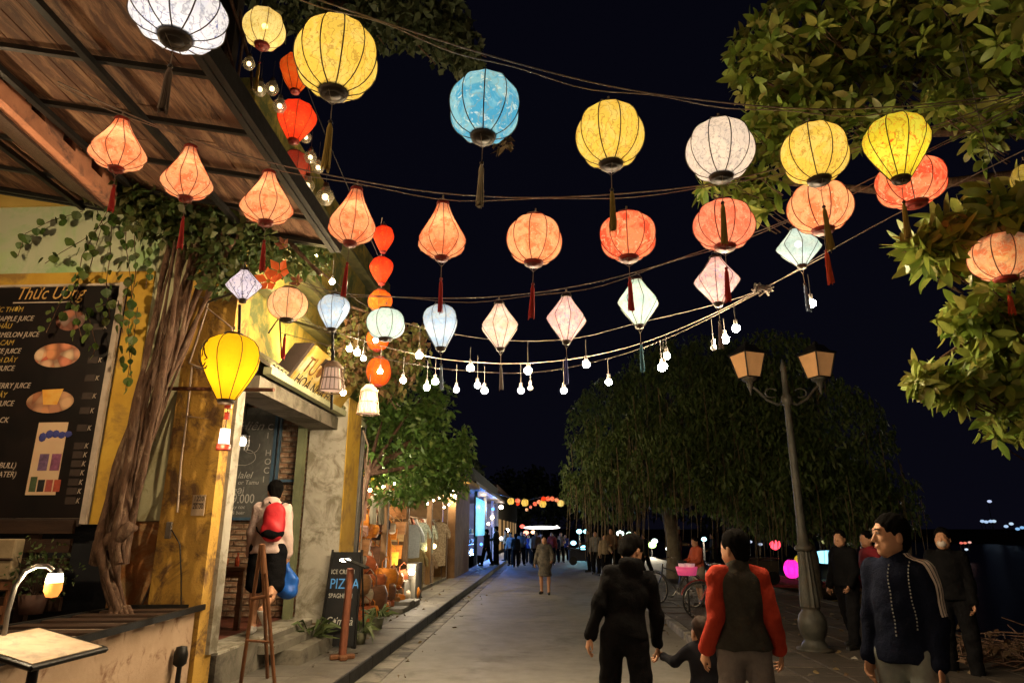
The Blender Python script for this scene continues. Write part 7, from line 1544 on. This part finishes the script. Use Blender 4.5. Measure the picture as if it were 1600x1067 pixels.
for xo, z0, z1 in ((.0, 1.36, .98), (-.10, 1.38, 1.02)):
    b = MB()
    for i in range(20):
        z = z0+(z1-z0)*i/19; hit = bv.ray_cast(J['T']((xo-.015*i/19, .5, z)), Vector(J['TR'] @ np.array([0, -1., 0]))); p, nn = (hit[0]+hit[1]*.003, hit[1]) if hit[0] else surf(J['T']((xo, .3, z)), .003); b.box(p, (.006, .006, .010))
    b.build('seam_beads' if xo else 'zip', zp, t)
# man climbing into the cafe
J = pose(1.73, lean=.04, head=(.5, .05), legs=((.10, .05), (-.12, .95)), arms=((.05, .16, .25, 0), (.05, .14, .2, 0)))
dl = Vector((-3.30, 8.1, .52)); t = person('man in pale pink hoodie and black shorts stepping into the cafe doorway', dl, .10, J, [('hoodie', jacket_mesh(J, .012, .038, .84, hood=True, seed=11, fold=.004, name='hoodie'), pinkc), ('shorts', trouser_mesh(J, .011, .035, 'shorts', True, seed=12), blackc)], .009, hair=(None, {'vol': .006}), shoes=whites)
M1 = Matrix.Translation(dl) @ Matrix.Rotation(.10, 4, 'Z')
bp2 = thing('backpack', 'red and black drawstring backpack on the back of the man in pink', 'backpack', M1 @ J['T']((.085, -.20, 1.20)), .10)
s = SDF((-.2, -.15, -.28), (.2, .15, .28), .012); s.ell((0, 0, -.02), (.13, .075, .22), k=.02); s.ell((0, -.01, -.12), (.135, .08, .12), k=.04); s.ell((0, 0, .08), (.105, .06, .12), k=.03); s.folds(.004, 18)
mk('pack_body', s.mesh('pack'), M('red_nylon', (.55, .025, .035), (.40, .018, .025), 6, .5, .2), bp2)
s = SDF((-.2, -.15, -.28), (.2, .15, .0), .012); s.ell((0, -.01, -.145), (.136, .088, .085), k=.02); mk('pack_bottom', s.mesh('packb'), blackc, bp2)
MB().tube([(-.10, .02, -.20), (-.20, .06, -.12), (-.24, .14, -.05)], .010, 5).build('strap', blackc, bp2)
for a in (-1, 1): MB().tube([(a*.04, 0, .17), (a*.09, .06, .21), (a*.12, .15, .20)], .009, 5).build('strap', blackc, bp2)
hp = M1 @ (J[('arm', 1)][2]+J[('arm', 1)][3]*.10)
bb_ = thing('shopping_bag', 'blue plastic bag hanging from the right hand of the man in pink', 'bag', hp)
s = SDF((-.2, -.15, -.45), (.2, .15, .05), .012); s.ell((.02, 0, -.25), (.12, .075, .16), k=.03); s.ell((.02, 0, -.33), (.125, .08, .08), k=.03); s.cap((0, 0, -.08), (0, 0, .0), .022, k=.05); s.folds(.006, 26)
mk('bag_body', s.mesh('bag'), M('blue_plastic', (.02, .12, .50), (.015, .09, .42), 7, .35, .3), bb_)
# woman on the street
def dressed(label, loc, rz, J, top, bottom, h=.02, dress=False, hair=None, group=None, skin=None, shortp=False, hatc=None, top2=None):
    parts = [('top', jacket_mesh(J, h*.9, .035, .50 if dress else .86, seed=3, fold=.003, short=False, hemr=2.2 if dress else 1, name='top'), top)]
    if not dress: parts.append(('trousers', trouser_mesh(J, h*.9, .03, short=shortp), bottom))
    t = person(label, loc, rz, J, parts, h*.75, detail=h < .018, hair=(None, hair or {}), group=group, skin=skin, shoes=shoeb, hands=True)
    if hatc:
        k = J['k']; MB().lathe([(.17*k, 0), (.10*k, .02*k), (.09*k, .08*k), (.05*k, .11*k), (.001, .115*k)], 16, J['head']+Vector((0, 0, .05))).build('hat', hatc, t)
    return t
camo = M('patterned_dress', (.15, .13, .10), (.045, .045, .04), 14, .9, .2, 40)
J = pose(1.55, lean=.02, head=(.1, .1), legs=((.12, .05), (-.1, .12)), arms=((.1, .35, .9, .2), (.0, .32, .4, 0)))
dressed('woman in a dark patterned dress and flat shoes walking alone on the street', (-.08, 19.4, 0), R(172), J, camo, None, .016, dress=True, hair={'long': .14})
# people in the shade at the right
J = pose(1.60, lean=.02, head=(.3, 0), legs=((.22, .05), (-.2, .12)), arms=((.2, .2, .5, .2), (.1, .15, .3, 0)))
dressed('person in black coat and slim trousers walking right of the street lamp', (4.25, 10.3, .09), R(120), J, blackc, jeans, .015)
J = pose(1.58, head=(0, 0), legs=((.2, .05), (-.15, .1)), arms=((.1, .15, .3, 0), (.1, .15, .3, 0)))
dressed('person in a maroon top half hidden behind the man with striped sleeves', (4.72, 10.5, .09), R(100), J, M('maroon_cloth', (.22, .015, .025), (.16, .012, .02), 8, .9), jeans, .015)
J = pose(1.70, lean=.02, head=(-.2, 0), legs=((.1, .05), (-.1, .1)), arms=((.1, .12, .2, .1), (.1, .12, .3, 0)))
p = at(1472, 838, Y=8.6)
t = dressed('person in black with a white face mask behind the man in the striped jacket', (p.x, 8.6, .0), R(150), J, blackc, jeans, .014)
s = SDF(np.array(J['head'])-.15, np.array(J['head'])+.15, .007); s.ell(A3(J['head'])+J['HR']@np.array([0, .075, -.05]), (.052, .045, .045), J['HR']); mk('face_mask', s.mesh('mask'), M('white_mask', (.6, .52, .48), None, 9, .8), t)
J = pose(1.45, lean=.05, head=(.2, .1), legs=((.05, .0), (-.05, .1)), arms=((.4, .2, .9, .2), (.4, .2, .9, .2)))
dressed('person in an orange red shirt standing beyond the red bicycle', (at(1092, 900, Y=15.6).x, 15.6, .09), R(110), J, M('orange_shirt', (.50, .10, .05), (.38, .07, .03), 12, .9), M('khaki', (.3, .26, .2), None, 8, .9), .016, shortp=True)
# far crowd: five built once, then copied
J1 = pose(1.62, legs=((.25, .05), (-.22, .2)), arms=((-.2, .12, .15, 0), (.25, .12, .3, 0))); J2 = pose(1.56, legs=((-.2, .2), (.22, .05)), arms=((.3, .15, .8, .2), (-.1, .15, .2, 0))); J3 = pose(1.68, legs=((.03, 0), (-.03, .05)), arms=((.3, .15, 1.2, .3), (0, .12, .2, 0)))
cols = {'blue': (.03, .06, .28), 'white': (.42, .40, .38), 'grey': (.18, .18, .18), 'red': (.35, .04, .03), 'brown': (.16, .09, .05), 'black': (.02, .02, .02), 'beige': (.34, .26, .17), 'green': (.07, .12, .07)}
GC = 'people strolling at the far end of the street'
protos = []
crowd = [(798, 884, 'white', 0, 170, 'person in white at the left edge of the far crowd beside the violet panel'), (806, 886, 'black', 1, 10, 'person in black next to the one in white at the far left of the crowd'), (815, 883, 'grey', 2, 190, 'person in grey third from the left in the far crowd'), (826, 880, 'blue', 0, 175, 'person in vivid blue in the middle of the far crowd'),
 (834, 882, 'white', 1, 0, 'person in white just left of the woman in the patterned dress'), (838, 886, 'brown', 2, 180, 'person in brown close behind the woman in the patterned dress'), (863, 882, 'red', 0, 165, 'person in red just right of the woman in the patterned dress'), (870, 879, 'black', 1, 0, 'person in black right of the one in red'), (877, 878, 'beige', 2, 185, 'person in beige near the dark far tree'), (868, 876, 'green', 0, 10, 'small person in green farther along the street'),
 (820, 876, 'red', 1, 180, 'small person in red at the very end of the street'), (790, 880, 'beige', 2, 90, 'person in beige browsing by the blue shop'), (884, 877, 'blue', 1, 175, 'person in blue at the right edge of the street crowd'), (775, 887, 'black', 2, 80, 'dark figure standing before the blue lit shop'), (760, 889, 'black', 0, 60, 'dark figure at the shelves of the blue lit shop'), (846, 877, 'white', 2, 5, 'small person in white beyond the woman in the patterned dress')]
side = [(932, 898, 'grey', 0, 170, 'tall person in grey left of the fig tree trunk'), (946, 901, 'beige', 1, 200, 'person in beige under the left side of the fig tree'), (958, 900, 'brown', 2, 150, 'person in brown under the fig tree'), (998, 903, 'red', 1, 120, 'person in red just left of the fig tree trunk'), (1010, 901, 'black', 0, 60, 'person in black leaning by the fig tree trunk'), (1062, 900, 'beige', 2, 250, 'person in beige with a white hat right of the trunk'), (1118, 897, 'black', 1, 90, 'person in black between the red sleeved man and the far water'), (972, 899, 'white', 1, 190, 'person in white in the dim light under the tree'), (921, 893, 'black', 2, 100, 'dark figure by the cyan lights')]
made = {}
for grp, lst in ((GC, crowd), ('people standing under the fig tree', side)):
    for px, py, c, k, rz, lab in lst:
        p = at(px, py, Z=.0 if grp == GC else .09); m = M('crowd_'+c, cols[c], None, 8, .9)
        if k not in made:
            J = (J1, J2, J3)[k]; t = dressed(lab, p, R(rz), J, m, jeans, .024, hair={'long': .10} if k == 1 else None, group=grp); made[k] = t
        else:
            t = dup(made[k], p, R(rz), lab); t['group'] = grp; t.scale = (random.uniform(.94, 1.04),)*3
            for ch in t.children:
                if ch.name.startswith('top'):
                    ch.data = ch.data.copy(); ch.data.materials.clear(); ch.data.materials.append(m)
        if 'white hat' in lab: MB().lathe([(.19, 0), (.11, .03), (.10, .10), (.001, .13)], 14, J3['head']+Vector((0, 0, .04))).build('hat', M('white_hat', (.6, .6, .56), None, 9, .8), t)
        t.location.z = .0 if grp == GC and -2.2 < p.x < 2.15 else (.15 if p.x < -2.2 else .09)
# two low stalls with goods under the tree
for i, (px, py, Yd, lab, c) in enumerate(((910, 888, 34, 'low dark vendor cart by the cyan lights', (.05, .05, .06)), (1180, 905, 22, 'dim vendor table right of the red bicycle', (.06, .045, .03)))):
    t = thing('vendor_cart', lab, 'cart', (at(px, py, Y=Yd).x, Yd, .09)); MB().box((0, 0, .45), (1.3, .6, .5), bev=.03).build('body', M('cart_%d' % i, c, None, 5, .7), t); MB().box((0, 0, .76), (1.4, .7, .04)).build('top', dwood, t)
    for x in (-.45, .45): MB().cyl((x, -.34, .2), (x, -.30, .2), .2, n=14).build('wheel', blackm, t)

# ---------------------------------------------------------------- unseen lamps added where the light on the near street comes from
l2 = dup(lp_, (3.3, -4.2, .09), .3, 'added twin lantern street lamp, unseen behind the camera on the promenade, lit')
l3 = dup(lp_, (-2.75, -1.2, .15), .2, 'added twin lantern street lamp, unseen behind the camera on the left pavement, lit')
for l_, e_, zc in ((l2, 50, (1, .74, .48)), (l3, 55, (1, .70, .42))):
    for c in list(l_.children):
        if c.name.startswith('pane'): c.data = c.data.copy(); c.data.materials.clear(); c.data.materials.append(emis('lit_pane', (1, .62, .30), 9))
    for sd in (-1, 1):
        L = bpy.data.lights.new('lamp_light', 'POINT'); L.energy = e_; L.color = zc; L.shadow_soft_size = .1; lo = bpy.data.objects.new('lamp_light', L); COL.objects.link(lo); lo.parent = l_; lo.location = (sd*.53, 0, 3.70 if 0 else 3.44)
for p_, e_, lab in (((-5.0, 4.3, 3.95), 190, 'added pendant lamp, unseen, hanging under the awning to light the menu wall'), ((-3.3, 1.5, 4.0), 60, 'added pendant lamp, unseen, hanging under the near end of the awning')):  # pendants added out of view to brighten the menu wall and awning
    t = thing('added_pendant_lamp', lab, 'lamp', p_); MB().lathe([(.02, .10), (.03, .06), (.03, .05), (.001, .05)], 18).build('lamp_cap', blackm, t); MB().ball((0, 0, .03), .04, 10, 6).build('bulb', emis('added_pendant_bulb', (1, .75, .45), 40), t); MB().cyl((0, 0, .16), (0, 0, .9), .006, n=5).build('cord', blackm, t)
    L = bpy.data.lights.new('lamp_light', 'POINT'); L.energy = e_; L.color = (1, .70, .38); L.shadow_soft_size = .05; lo = bpy.data.objects.new('lamp_light', L); COL.objects.link(lo); lo.parent = t; lo.location = (0, 0, -.03)
